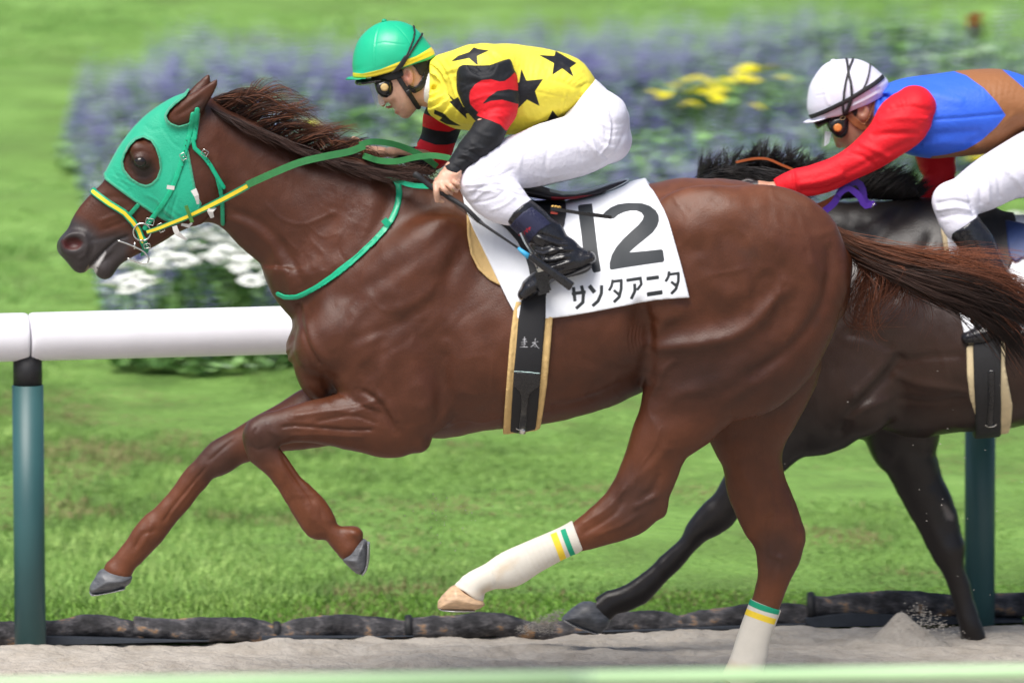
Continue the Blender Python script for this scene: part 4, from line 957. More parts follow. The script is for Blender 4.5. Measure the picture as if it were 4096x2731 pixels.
def c_mane(u, r, n):
    red = r.random(n) < .5*(u < .75); c = np.empty((n, 2, 3)); c[:, 0] = [.020, .010, .008]; c[:, 1] = [.05, .020, .012]; c[red, 1] = [.18, .065, .030]; c[red, 0] = [.06, .024, .015]; return c*r.uniform(.7, 1.3, (n, 1, 1))
MG = [[(20, 125, 0), (80, 80, -.01), (150, 52, -.01), (230, 45, 0), (310, 78, 0)], [(100, 150, 0), (170, 105, -.02), (260, 78, -.01), (340, 98, 0), (420, 150, 0)], [(200, 205, 0), (270, 160, -.02), (350, 145, -.02), (420, 165, 0), (455, 185, 0)],
 [(300, 258, 0), (350, 215, -.02), (420, 205, -.02), (490, 225, 0), (550, 238, 0)], [(400, 300, 0), (440, 270, -.02), (500, 248, -.03), (570, 248, 0), (650, 240, 0)], [(500, 335, 0), (540, 305, -.02), (590, 292, -.03), (650, 300, -.02), (690, 320, 0)],
 [(600, 362, 0), (640, 345, -.03), (700, 352, -.05), (760, 370, -.05), (820, 385, -.03)], [(720, 392, 0), (780, 385, -.05), (840, 388, -.07), (900, 395, -.05), (960, 402, -.04)], [(860, 400, 0), (900, 385, -.05), (950, 385, -.06), (1000, 400, -.04)]]
hair('mane', MG, 1700, ZI, .013, .0010, 14, c_mane, horse, wild=1.9, seed=3, clump=30, lenv=(.4, 1.05))
HG = [[(30, 128, -.035), (100, 165, -.065), (190, 215, -.08), (270, 258, -.085)], [(150, 182, -.035), (230, 225, -.07), (320, 270, -.09), (410, 312, -.095)], [(280, 245, -.04), (360, 285, -.075), (450, 325, -.1), (540, 352, -.11)], [(420, 308, -.04), (500, 335, -.09), (600, 372, -.12), (700, 405, -.13)],
 [(560, 348, -.05), (650, 378, -.11), (740, 405, -.14), (830, 418, -.15)], [(700, 378, -.06), (790, 395, -.12), (880, 412, -.16), (980, 415, -.17)]]
def c_mane2(u, r, n):
    c = np.empty((n, 2, 3)); c[:, 0] = [.014, .008, .007]; c[:, 1] = [.040, .016, .010]; return c*r.uniform(.7, 1.4, (n, 1, 1))
hair('mane', HG, 750, ZI, .008, .0012, 10, c_mane2, horse, wild=.8, seed=4)
def c_tail(u, r, n):
    c = np.empty((n, 2, 3)); top = np.clip(1.1-2.6*u, 0, 1)[:, None]; red = np.array([.27, .082, .034]); blk = np.array([.018, .012, .010])
    m = np.where(r.random(n)[:, None] < .12, .8, top*.9); c[:, 0] = np.array([.15, .056, .027])*(.25+.75*m); c[:, 1] = red*m+blk*(1-m); return c*r.uniform(.65, 1.35, (n, 1, 1))
TG = [[(128, 498, -.01), (300, 575, -.03), (520, 630, -.05), (760, 690, -.02), (1000, 760, 0), (1230, 880, 0)], [(128, 505, -.02), (300, 600, -.05), (520, 660, -.06), (760, 715, -.06), (1000, 800, -.03), (1240, 940, 0)], [(130, 510, -.02), (280, 610, -.05), (500, 690, -.06), (720, 745, -.06), (950, 830, -.05), (1190, 990, 0)],
 [(135, 515, -.02), (270, 620, -.04), (480, 715, -.05), (680, 790, -.06), (880, 890, -.05), (1060, 1050, 0), (1150, 1200, 0)], [(140, 520, 0), (270, 630, -.03), (460, 720, -.03), (620, 810, -.04), (790, 880, -.03), (940, 990, 0), (1050, 1150, 0)]]
hair('tail', TG, 3000, ZJ, .019, .0010, 18, c_tail, horse, wild=1.6, seed=5, clump=34)
TW = [[(128, 495, -.01), (300, 575, -.03), (520, 620, -.05), (680, 610, 0), (860, 620, 0), (1100, 650, 0)], [(130, 500, -.01), (320, 600, -.03), (560, 660, -.05), (760, 660, 0), (960, 640, 0), (1180, 680, 0)]]
def c_red(u, r, n):
    c = np.empty((n, 2, 3)); c[:, 0] = [.17, .055, .024]; c[:, 1] = [.24, .075, .034]; return c*r.uniform(.6, 1.3, (n, 1, 1))
hair('tail', TW, 240, ZJ, .018, .0008, 14, c_red, horse, wild=1.3, seed=6, lenv=(.5, 1))
TW2 = [[(150, 525, 0), (280, 640, -.02), (300, 720, -.02), (270, 800, -.02), (255, 880, 0), (290, 970, 0), (400, 1000, 0), (520, 965, 0)], [(170, 535, 0), (300, 640, -.02), (400, 720, -.02), (370, 800, -.02), (290, 870, 0), (235, 920, 0), (212, 1000, 0), (215, 1070, 0)],
 [(200, 550, 0), (330, 640, -.02), (480, 720, -.03), (450, 800, -.02), (370, 870, 0), (290, 930, 0)], [(260, 590, 0), (400, 660, -.02), (540, 740, -.03), (610, 850, 0), (700, 930, 0), (720, 1010, 0)]]
hair('tail', TW2, 620, ZJ, .020, .001, 18, lambda u, r, n: c_red(u, r, n)*.6, horse, wild=1.6, seed=7, lenv=(.55, 1), clump=14)
def c_dark(u, r, n):
    c = np.empty((n, 2, 3)); c[:, 0] = [.05, .022, .014]; c[:, 1] = [.012, .009, .008]; return c*r.uniform(.7, 1.4, (n, 1, 1))
hair('tail', [[(300, 640, -.05), (480, 705, -.08), (700, 770, -.09), (950, 850, -.07), (1190, 1000, 0)], [(300, 650, -.05), (470, 735, -.08), (640, 815, -.09), (840, 900, -.07), (1020, 1040, 0), (1120, 1200, 0)]], 900, ZJ, .018, .0011, 14, c_dark, horse, wild=1.5, seed=9, clump=30)
# tail dock
DK = Solid(.88, 1.45, -.08, .08, .9, 1.5, .004)
DK.loft(pairs(ZJ, [((120, 470), (120, 560), .035, 0), ((200, 535), (180, 600), .03, 0), ((330, 590), (310, 650), .024, -.01), ((450, 625), (440, 675), .018, -.02), ((540, 650), (540, 690), .012, -.02)]), .01)
V, Q = DK.mesh(); mk('tail_dock', V, Q, M_COAT, horse, cols=np.tile([.06, .026, .017], (len(V), 1)))
# ================================================================== riders
def star(S, poly, c, yc, b, k=.005, op='add', pw=1.0, slant=0.0):
    """rounded body whose outline is poly, swelling to half depth b at c"""
    poly = catmull(np.asarray(poly, float), n=6, closed=True)-np.asarray(c)
    th = np.arctan2(poly[:, 1], poly[:, 0]); rr = np.hypot(poly[:, 0], poly[:, 1]); o = np.argsort(th); th = th[o]; rr = rr[o]
    th = np.concatenate([th-2*math.pi, th, th+2*math.pi]); rr = np.concatenate([rr]*3)
    m = rr.max()+.02
    sx, sz, sy = S.box(c[0]-m, c[0]+m, yc-b-.02, yc+b+.02, c[1]-m, c[1]+m)
    X = S.x[sx][:, None].astype(float)-c[0]; Z = S.z[sz][None, :].astype(float)-c[1]
    r = np.hypot(X, Z)+0*X*Z; Rr = np.interp(np.arctan2(Z, X+0*Z), th, rr); rho = (r/Rr)[:, :, None]; Rr = Rr[:, :, None]
    v = (S.y[sy][None, None, :]-yc)/b
    k0 = np.sqrt(rho**2+v**2)+1e-6; k1 = np.sqrt((rho/Rr)**2+(v/b)**2)+1e-6
    S.mix((sx, sz, sy), (k0*(k0-1)/k1).astype(np.float32), k, op)
def cut(S, z, poly, Y, keep=True):
    X, Z = np.meshgrid(S.x.astype(float), S.z.astype(float), indexing='ij')
    d = poly_sd(X, Z, W2(z, poly, Y)); d = d if keep else -d
    S.F = np.maximum(S.F, d[:, :, None].astype(np.float32))
def sbox(z, p0, p1, Y, y0, y1, h):
    a = P(*z(*p0), Y); b = P(*z(*p1), Y)
    return Solid(min(a[0], b[0]), max(a[0], b[0]), y0, y1, min(a[2], b[2]), max(a[2], b[2]), h)
def finish(S, name, mat, parent, strokes=None, prints=None, amp=0.0, fsc=(22, 12, 22), sm=3, seed=1, colf=None, **kw):
    V, Q = S.mesh(); V = smooth(V, Q, sm, .5); N = normals(V, Q)
    if strokes: V = sculpt(V, N, strokes)
    if amp:
        q = V+.05*vnoise(V*7, seed+9)[:, None]
        V = V+N*((vnoise(q*np.array(fsc), seed)*amp+vnoise(q*np.array(fsc)*2.3, seed+1)*amp*.45))[:, None]
    at = {k: sdset2(V, s) for k, s in (prints or {}).items()}
    if colf is not None: kw['cols'] = colf(V)
    return mk(name, V, Q, mat, parent, attrs=at, **kw)
def sdset2(V, shapes): return sdset(V[:, 0], V[:, 2], shapes)
def skin_mat(name, col):
    m, N, L, B = new_mat(name); nz = noise(N, L, 60, 4); r = ramp(N, L, nz.outputs['Fac'], [(0.3, [c*.88 for c in col]), (0.7, [min(1, c*1.08) for c in col])]); L.new(r.outputs['Color'], B.inputs['Base Color'])
    a = N.new('ShaderNodeAttribute'); a.attribute_name = 'tone'; mx = N.new('ShaderNodeMix'); mx.data_type = 'RGBA'; mx.blend_type = 'MULTIPLY'; mx.inputs['Factor'].default_value = 1
    L.new(r.outputs['Color'], mx.inputs['A']); L.new(a.outputs['Color'], mx.inputs['B']); L.new(mx.outputs['Result'], B.inputs['Base Color'])
    B.inputs['Roughness'].default_value = .45; B.inputs['Subsurface Weight'].default_value = .12; B.inputs['Subsurface Radius'].default_value = (.01, .004, .002); bumpn(N, L, nz.outputs['Fac'], B, .2, .001); return m
M_SKIN = skin_mat('skin', (.62, .36, .25)); M_SKIN2 = skin_mat('skin_tanned', (.50, .25, .16))
RED = (.72, .012, .022); SILK_Y = (.86, .74, .07)
M_SILK = layered('yellow_silks_black_stars', SILK_Y, [('stars', (.013, .013, .016))], rough=.55, bump=.4, bscale=48, bdist=.006, namp=.05, spec=.3)
M_SLEEVE = layered('black_sleeve_red_bands', (.013, .014, .017), [('bands', RED)], rough=.65, bump=.4, bscale=48, bdist=.006, spec=.3)
M_BREECH = simple('white_breeches', (.74, .73, .82), rough=.7, nscale=8, namp=.04, bump=.5, bscale=42, bdist=.006, spec=.25)
M_HAIRB = simple('black_hair', (.015, .013, .012), rough=.5, nscale=200, namp=.4, bump=.8, bscale=300, bdist=.003)
M_BOOT = simple('black_boot', (.013, .013, .016), rough=.2, nscale=60, namp=.3, bump=.4, bscale=38, bdist=.006)
M_NAVY = layered('navy_boot_cuff', (.022, .024, .06), [('name', (.5, .012, .02))], rough=.5, bump=.3)
M_VISOR, N_, L_, B_ = new_mat('clear_visor'); B_.inputs['Base Color'].default_value = (.85, .9, .9, 1); B_.inputs['Roughness'].default_value = .05; B_.inputs['Transmission Weight'].default_value = .0; B_.inputs['Alpha'].default_value = .22
M_TANB = simple('tan_button', (.60, .42, .18), rough=.4); M_ORB = simple('orange_button', (.65, .22, .05), rough=.35)

p1 = empty('person', (.35, 0, 1.2), 'jockey in green helmet and yellow shirt with black stars crouching with a whip', 'person')
YH = 0.0
# ---------- body (head, neck, arms, hands)
S = sbox(ZB, (150, 60), (2100, 1400), 0, -.40, .30, .0028)
star(S, W2(ZM, [(500, 850), (530, 1000), (590, 1120), (660, 1220), (745, 1290), (800, 1370), (850, 1425), (935, 1466), (1005, 1452), (1080, 1375), (1150, 1290), (1250, 1150), (1320, 900), (1300, 600), (900, 330), (520, 560)]), W2(ZM, [(900, 900)])[0], 0, .072)
S.loft(pairs(ZM, [((575, 1060), (660, 1090), .009, 0), ((562, 1170), (660, 1190), .012, 0), ((572, 1235), (680, 1260), .017, 0), ((600, 1275), (665, 1290), .010, 0)]), .008)
ellp(S, ZM, (715, 1322), 48, 20, .020, 0, 0, .006); ellp(S, ZM, (828, 1392), 36, 28, .020, 0, -20, .006); ellp(S, ZM, (775, 1352), 50, 13, .018, 0, -8, .003, 'sub'); ellp(S, ZM, (935, 1420), 60, 50, .026, 0, 0, .01)
S.loft(pairs(ZM, [((1000, 760), (1060, 1300), .050, 0), ((1150, 740), (1150, 1300), .052, 0), ((1290, 740), (1230, 1320), .053, 0), ((1450, 700), (1330, 1320), .058, 0)]), .012)
for sY in (-1, 1):
    ellp(S, ZM, (985, 880), 78, 135, .012, .071*sY, 12, .004); ellp(S, ZM, (962, 860), 38, 80, .012, .086*sY, 12, .004, 'sub'); ellp(S, ZM, (700, 1180), 80, 60, .014, .05*sY, 0, .02)
S.loft(pairs(ZB, [((930, 400), (900, 640), .08, 0), ((1080, 290), (1080, 780), .16, 0), ((1400, 290), (1400, 780), .14, 0), ((1650, 350), (1600, 720), .12, 0)]), .02)
S.loft(pairs(ZB, [((1080, 450), (1300, 440), .04, -.15), ((1110, 650), (1330, 660), .04, -.2), ((1080, 850), (1230, 900), .036, -.25), ((950, 1030), (1060, 1080), .026, -.275), ((880, 1130), (975, 1165), .025, -.285)]), .01)
YHd = -.300
S.loft(pairs(ZO, [((1680, 640), (1930, 740), .024, -.287), ((1640, 720), (1945, 800), .025, -.295), ((1570, 820), (1930, 880), .025, YHd), ((1520, 900), (1870, 960), .024, YHd-.004), ((1530, 960), (1760, 1010), .02, YHd-.006)]), .006)
def finger(S, z, pts, r0, r1, dY=0, b=1.0):
    k = (z(1, 0)[0]-z(0, 0)[0])*FRAME_W/4096; n = len(pts); st = []
    for i, p in enumerate(pts):
        w = P(*z(p[0], p[1]), p[2]); r = (r0+(r1-r0)*i/(n-1))*k; st.append([w[0], w[2], r, r*b, p[2], 0])
    S.loft(st, .0028, step=.006)
finger(S, ZO, [(1545, 925, -.318), (1550, 1020, -.330), (1562, 1110, -.328), (1590, 1180, -.318), (1650, 1195, -.305)], 52, 36)
finger(S, ZO, [(1620, 925, -.322), (1660, 990, -.336), (1715, 1050, -.334), (1775, 1080, -.315)], 46, 36)
finger(S, ZO, [(1710, 900, -.320), (1765, 955, -.336), (1820, 1010, -.334), (1862, 1035, -.312)], 46, 36)
finger(S, ZO, [(1800, 880, -.315), (1850, 905, -.330), (1895, 945, -.328), (1905, 985, -.308)], 42, 33)
finger(S, ZO, [(1560, 860, -.285), (1530, 980, -.275), (1545, 1100, -.275), (1560, 1190, -.285)], 44, 34)
# far hand
S.loft(pairs(ZB, [((740, 1000), (780, 1090), .03, .16), ((600, 985), (610, 1050), .026, .12), ((470, 975), (475, 1045), .024, .075)]), .008)
S.loft(pairs(ZO, [((860, 395), (870, 500), .022, .075), ((700, 350), (740, 510), .028, .05), ((520, 330), (560, 490), .030, .03), ((400, 330), (430, 470), .026, .02)]), .008)
finger(S, ZO, [(440, 400, .0), (330, 395, -.015), (250, 440, -.015)], 56, 42)
finger(S, ZO, [(420, 340, .04), (330, 250, .045), (250, 215, .04), (210, 250, .03)], 44, 36); finger(S, ZO, [(430, 360, .055), (350, 290, .065), (270, 270, .06), (230, 310, .05)], 44, 36); finger(S, ZO, [(450, 380, .07), (370, 340, .082), (300, 330, .078), (270, 370, .065)], 42, 34)
JB = S
FACE1 = [(ZM, [(1000, 780), (1045, 850), (1050, 950), (1030, 1000)], 12, .002, 0), (ZM, [(690, 1215), (710, 1270), (740, 1300)], 10, -.0025, 0), (ZM, [(860, 1180), (880, 1280), (860, 1350)], 20, -.002, 0), (ZM, [(660, 1225), (680, 1250), (670, 1275)], 7, -.002, 0),
  (ZM, [(925, 800), (940, 870), (965, 960), (985, 1000)], 9, -.003, 0),
  *[(ZO, p, 7, -.0022, 0) for p in ([(1585, 930), (1600, 1000), (1640, 1060)], [(1665, 905), (1715, 970), (1790, 1040)], [(1760, 880), (1810, 940), (1870, 1000)])]]
def c_skin(V, lipz=ZM, lips=((715, 1328), (830, 1392)), ear=(985, 880)):
    C = np.ones((len(V), 3))
    for c in lips:
        w = P(*lipz(*c), 0); d = np.hypot(V[:, 0]-w[0], V[:, 2]-w[2]); C = C*(1-np.clip(1.4-d/.008, 0, 1)[:, None]*(1-np.array([.85, .55, .6])))
    w = P(*lipz(*ear), 0); d = np.hypot(V[:, 0]-w[0], V[:, 2]-w[2]); C = C*(1-np.clip(1.3-d/.025, 0, 1)[:, None]*(1-np.array([1, .72, .7])))
    C = C*(1+.1*vnoise(V*40, 2)[:, None]*np.array([.3, 1, 1])); return C
body1 = finish(S, 'body', M_SKIN, p1, FACE1, sm=1, colf=c_skin)
# hair, straps on the head
for yl in ((-.13, 0.0), (0.0, .13)):
    wrap('hair', JB, [('p', ZM, [(1020, 700), (1200, 640), (1290, 700), (1240, 800), (1190, 880), (1140, 850), (1090, 760)])], .006, h=.0026, ylim=yl, mat=M_HAIRB, parent=p1, skin=False)
HS = sbox(ZM, (60, 40), (1500, 1300), 0, -.14, .14, .003)
HPOLY = [(212, 800), (208, 700), (235, 530), (300, 375), (400, 262), (500, 185), (610, 138), (700, 120), (850, 122), (955, 150), (1055, 200), (1150, 282), (1235, 392), (1312, 492), (1352, 560), (1340, 700), (1180, 930), (800, 1080), (400, 1040), (230, 930)]
star(HS, W2(ZM, HPOLY), W2(ZM, [(780, 600)])[0], 0, .105)
cut(HS, ZM, [(100, 905), (250, 908), (400, 900), (560, 862), (760, 802), (950, 735), (1100, 692), (1280, 648), (1400, 600), (1600, 500), (1500, -100), (0, -100)], 0)
M_HELM = layered('green_helmet_cover', (.012, .46, .24), [('band', (.86, .70, .04))], rough=.38, bump=.12, bscale=60, bdist=.003, namp=.04, spec=.5)
HST = [(ZM, [(600, 160), (550, 300), (525, 480), (530, 700), (540, 830)], 6, -.0022, 0), (ZM, [(570, 170), (530, 300), (505, 480), (510, 700)], 9, .0012, 0), (ZM, [(720, 130), (860, 210), (980, 350), (1050, 480), (1100, 570)], 6, -.002, 0), (ZM, [(530, 420), (660, 390), (820, 410), (960, 430)], 9, -.0014, 0),
       (ZM, [(205, 845), (400, 830), (600, 775), (880, 690), (1100, 610), (1300, 520)], 16, .0022, 0), (ZM, [(205, 880), (400, 875), (600, 830), (880, 740), (1100, 665), (1340, 570)], 16, .0018, 0)]
helmet1 = finish(HS, 'helmet', M_HELM, p1, HST, {'band': [('p', ZM, [(190, 832), (350, 835), (600, 770), (880, 655), (1100, 588), (1300, 482), (1400, 470), (1400, 560), (1340, 582), (1100, 668), (900, 742), (760, 800), (560, 862), (400, 895), (190, 905)])]}, sm=2)
blob('helmet_button', [(ZM, [(606, 125), (625, 95), (650, 88), (680, 98), (692, 122), (675, 142), (630, 148)], 0, .011, .01)], M_GREENP, helmet1, h=.002)
BS = sbox(ZM, (60, 850), (620, 1000), 0, -.10, .10, .0026)
BS.loft(pairs(ZM, [((118, 925), (124, 945), .012, 0), ((150, 902), (165, 940), .045, 0), ((250, 900), (260, 928), .075, 0), ((400, 893), (405, 915), .082, 0)]), .003)
finish(BS, 'peak', M_GREENP, helmet1, sm=1)
for pts, hw in (([(1062, 190), (1080, 260), (1065, 350), (1020, 460), (960, 600)], 13), ([(1190, 292), (1120, 390), (1040, 510), (970, 620), (905, 730)], 16), ([(960, 600), (880, 720), (800, 820), (745, 870)], 34)):
    wrap('goggle_strap', HS, [('s', ZM, pts, hw)], .0055, h=.0026, inner=.0005, ylim=(-.13, .0), mat=M_BLACKM, parent=p1, skin=False)
    wrap('goggle_strap', HS, [('s', ZM, pts, hw)], .0055, h=.0026, inner=.0005, ylim=(.0, .13), mat=M_BLACKM, parent=p1, skin=False)
wrap('helmet_lining', JB, [('p', ZM, [(270, 925), (480, 905), (620, 860), (760, 810), (900, 770), (930, 850), (860, 900), (760, 930), (560, 960), (400, 1000), (320, 1015), (290, 980)])], .009, h=.0028, ylim=(-.12, .12), mat=M_BLACKM, parent=p1, skin=False)
VS = sbox(ZM, (230, 880), (760, 1060), 0, -.09, .09, .0026)
VS.loft(pairs(ZM, [((268, 935), (300, 1015), .03, 0), ((330, 930), (350, 1020), .055, 0), ((430, 920), (450, 1000), .068, 0), ((600, 900), (620, 960), .078, 0)]), .003)
finish(VS, 'raised_goggles', simple('dark_goggles', (.03, .025, .028), rough=.12), p1, sm=1)
for yl in ((-.12, .0), (.0, .12)):
    wrap('chin_strap', JB, [('s', ZM, [(840, 870), (900, 960), (960, 1050), (1020, 1140), (1080, 1240), (1130, 1322)], 34)], .006, h=.0026, ylim=yl, mat=M_BLACKM, parent=p1, skin=False)
    wrap('ear_strap', JB, [('s', ZM, [(1010, 1040), (1080, 1065), (1150, 1030), (1210, 940), (1260, 820), (1300, 700)], 44)], .006, h=.0026, ylim=yl, mat=M_BLACKG, parent=p1, skin=False)
    wrap('strap_buckle', JB, [('p', ZM, [(945, 1080), (1010, 1045), (1045, 1100), (980, 1150)])], .011, h=.0024, ylim=yl, mat=M_BLACKG, parent=p1, skin=False)
GP = [(520, 1020), (560, 960), (640, 920), (740, 915), (790, 980), (792, 1070), (750, 1160), (690, 1198), (620, 1185), (555, 1130)]
blob('goggles', [(ZM, GP, -.058, .022, .02, 'soft', (.25, 0)), (ZM, GP, .058, .022, .02, 'soft', (-.25, 0)), (ZM, [(500, 960), (560, 960), (600, 1120), (560, 1140)], 0, .06, .012)], simple('black_goggles', (.01, .01, .011), rough=.12), p1, h=.0026)
blob('button', [(ZM, [(655, 985), (698, 1005), (716, 1045), (698, 1088), (655, 1105), (612, 1088), (594, 1045), (612, 1003)], -.083, .007, .004)], M_TANB, p1, h=.002, sm=1)
mb = MB(); vis = []
for i, y in enumerate(np.linspace(-.055, .055, 9)):
    bend = (y/.055)**2
    vis.append([P(*ZM(430+bend*190, 1000-bend*40), y), P(*ZM(545+bend*110, 1335-bend*60), y)])
V = [p for r in vis for p in r]; mk('visor', V, [[2*i, 2*i+1, 2*i+3, 2*i+2] for i in range(8)], M_VISOR, p1)
mb.tube([r[1] for r in vis], .0008, 5); mb.build('visor_edge', simple('visor_edge', (.5, .55, .4), rough=.2), p1)
mb = MB(); mb.boxm(P(*ZM(801, 1348), 0), .004, .012, .003); mb.build('teeth', simple('teeth', (.8, .78, .72), rough=.3), p1)
mb = MB(); mb.ring(P(*ZO(1795, 1003), -.334), .0093, .0011, (.75, 0, -.65), (0, 1, 0), seg=20, sub=6); mb.build('finger_ring', simple('ring_gold', (.8, .6, .25), rough=.2, metal=1), p1)

# ---------- silks
S = sbox(ZB, (700, 150), (2050, 950), 0, -.25, .25, .0035)
S.loft(pairs(ZB, [((800, 470), (790, 600), .06, 0), ((815, 360), (790, 670), .085, 0), ((880, 305), (870, 765), .14, 0), ((960, 272), (970, 830), .18, 0), ((1080, 238), (1080, 852), .195, 0), ((1250, 228), (1260, 880), .185, 0), ((1400, 240), (1430, 862), .17, 0), ((1560, 260), (1580, 800), .155, 0), ((1720, 305), (1690, 750), .145, 0), ((1840, 385), (1755, 700), .132, 0), ((1900, 450), (1790, 650), .12, 0)]), .01)
for sY in (-1, 1): ellp(S, ZB, (1130, 420), 260, 190, .09, .12*sY, 0, .04)
cut(S, ZB, [(760, 100), (2300, 100), (1700, 1000), (1200, 1000), (800, 900), (745, 700), (760, 500)], 0)
ST1 = [(1420, 385), (1457, 470), (1577, 460), (1519, 545), (1553, 656), (1462, 605), (1378, 688), (1388, 590), (1310, 520), (1405, 480)]
STARS = [('p', ZB, q) for q in (ST1, [(1545, 297), (1660, 305), (1668, 277), (1715, 300), (1820, 357), (1772, 385), (1800, 452), (1715, 388), (1643, 432), (1655, 352)], [(913, 333), (965, 290), (1045, 262), (1078, 230), (1112, 240), (1190, 250), (1102, 288), (1109, 356), (1045, 303)],
  [(878, 552), (935, 603), (966, 583), (1003, 655), (1092, 690), (1022, 706), (1031, 750), (970, 690), (901, 621), (925, 613)], [(795, 685), (870, 715), (905, 757), (985, 808), (880, 800), (830, 770), (850, 745), (790, 720)], [(1645, 688), (1688, 748), (1720, 760), (1620, 860), (1500, 805), (1610, 765)])]
SILKF = [(ZB, p, w, h, 0) for p, w, h in (([(880, 400), (960, 370), (1080, 370), (1180, 385)], 14, .004), ([(860, 440), (900, 420), (960, 410)], 12, -.004), ([(1190, 260), (1260, 320), (1310, 400)], 14, -.005), ([(1220, 250), (1300, 330), (1340, 400)], 14, .004),
  ([(1500, 545), (1600, 565), (1700, 590), (1790, 620)], 8, -.0025), ([(840, 700), (900, 760), (980, 800)], 8, -.003), ([(1560, 260), (1600, 330), (1590, 420)], 22, -.003), ([(1400, 700), (1500, 740), (1600, 760)], 26, .004), ([(1430, 800), (1560, 770), (1680, 700)], 16, -.004),
  ([(870, 470), (880, 560), (930, 640)], 12, -.004), ([(900, 450), (930, 520), (960, 600)], 14, .004), ([(1740, 560), (1720, 640), (1700, 720)], 10, .004), ([(1350, 830), (1480, 790), (1600, 700)], 14, .003), ([(1700, 340), (1780, 400), (1860, 480)], 14, .003), ([(1640, 460), (1740, 500), (1840, 540)], 16, -.003))]
finish(S, 'shirt', M_SILK, p1, SILKF, {'stars': STARS}, amp=.0035, fsc=(10, 14, 16), seed=4)
# collar
def collar(name, z, rows, poly, mat, Y0=0, off=0):
    A = np.array(pairs(z, rows)); S = Solid(A[:, 0].min()-.1, A[:, 0].max()+.1, Y0-.12, Y0+.12, A[:, 1].min()-.1, A[:, 1].max()+.1, .0028); S.loft(A, .004); cut(S, z, poly, Y0); return finish(S, name, mat, p1 if Y0 == 0 else p2, sm=1)
M_WCOL = simple('white_collar', (.8, .8, .83), rough=.6)
collar('inner_collar', ZM, [((1270, 690), (1200, 1300), .060, 0), ((1330, 680), (1270, 1315), .062, 0)], [(1270, 640), (1290, 745), (1240, 920), (1208, 1080), (1203, 1302), (1275, 1318), (1290, 1100), (1400, 640)], M_WCOL)
collar('collar', ZM, [((1330, 640), (1270, 1320), .066, 0), ((1430, 620), (1420, 1345), .078, 0)], [(1300, 640), (1345, 690), (1300, 880), (1280, 1080), (1272, 1320), (1440, 1350), (1452, 1100), (1430, 850), (1450, 640)], simple('yellow_silk', SILK_Y, rough=.55, bump=.2, bscale=60, bdist=.003))
# ---------- sleeves
S = sbox(ZB, (800, 280), (1460, 1220), -.22, -.37, -.04, .0032)
S.loft(pairs(ZB, [((1010, 420), (1290, 370), .09, -.145), ((953, 480), (1375, 450), .092, -.17), ((975, 570), (1403, 570), .08, -.185), ((1050, 665), (1396, 690), .068, -.20), ((1100, 745), (1335, 825), .058, -.225), ((1050, 850), (1290, 915), .052, -.245), ((985, 935), (1200, 1000), .047, -.255), ((930, 1010), (1105, 1080), .042, -.265), ((890, 1070), (1035, 1125), .036, -.275), ((862, 1125), (1000, 1168), .033, -.285)]), .012)
cut(S, ZB, [(930, 420), (1000, 385), (1100, 390), (1200, 385), (1300, 350), (1500, 330), (1500, 1230), (1020, 1175), (935, 1145), (855, 1123), (800, 1000)], -.2)
BANDS1 = [('p', ZB, [(1045, 600), (1052, 560), (1085, 515), (1135, 482), (1200, 474), (1262, 492), (1300, 490), (1340, 465), (1372, 435), (1420, 500), (1405, 568), (1330, 550), (1245, 560), (1185, 600), (1150, 640), (1140, 655), (1122, 680), (1110, 716), (1080, 690), (1050, 655)], -.2),
   ('p', ZB, [(1140, 655), (1200, 630), (1280, 622), (1340, 640), (1400, 662), (1390, 760), (1340, 840), (1310, 848), (1270, 800), (1200, 768), (1098, 740), (1110, 716), (1122, 680)], -.2)]
SLF = [(ZB, p, w, h, 0) for p, w, h in (([(1010, 420), (1100, 430), (1220, 430)], 18, .004), ([(980, 520), (1080, 470), (1200, 470)], 14, -.004), ([(1060, 600), (1160, 560), (1280, 560), (1390, 590)], 16, .004), ([(1140, 690), (1240, 640), (1360, 650)], 16, -.004), ([(1120, 730), (1220, 700), (1330, 720)], 12, .003),
   ([(990, 940), (1060, 950), (1140, 1000)], 10, -.006), ([(980, 975), (1040, 985), (1100, 1030)], 9, .006), ([(960, 1000), (1020, 1010), (1080, 1050)], 8, -.005), ([(1060, 890), (1140, 930), (1190, 990)], 12, .005), ([(1000, 960), (1090, 930), (1180, 930)], 9, .005), ([(920, 1040), (980, 1070), (1010, 1110)], 9, -.004), ([(1090, 800), (1160, 840), (1240, 850)], 16, .003))]
finish(S, 'sleeve', M_SLEEVE, p1, SLF, {'bands': BANDS1}, amp=.003, fsc=(14, 14, 20), seed=6)
S = sbox(ZB, (430, 560), (1080, 1180), .15, .02, .29, .0035)
S.loft(pairs(ZB, [((760, 600), (1010, 740), .06, .14), ((728, 700), (990, 830), .062, .17), ((715, 770), (965, 900), .058, .19), ((690, 880), (945, 950), .055, .2), ((662, 960), (915, 1015), .052, .195), ((640, 1010), (840, 1110), .048, .18), ((570, 992), (680, 1090), .04, .15), ((520, 988), (540, 1055), .032, .11), ((468, 985), (474, 1042), .028, .085)]), .012)
finish(S, 'sleeve', M_SLEEVE, p1, None, {'bands': [('p', ZB, [(700, 728), (820, 765), (950, 805), (1000, 830), (960, 838), (900, 862), (800, 852), (700, 828)], .15), ('p', ZB, [(690, 922), (800, 957), (880, 960), (940, 950), (920, 1040), (870, 1150), (780, 1120), (640, 1000), (660, 960)], .15)]}, amp=.004, fsc=(12, 12, 18), seed=8)
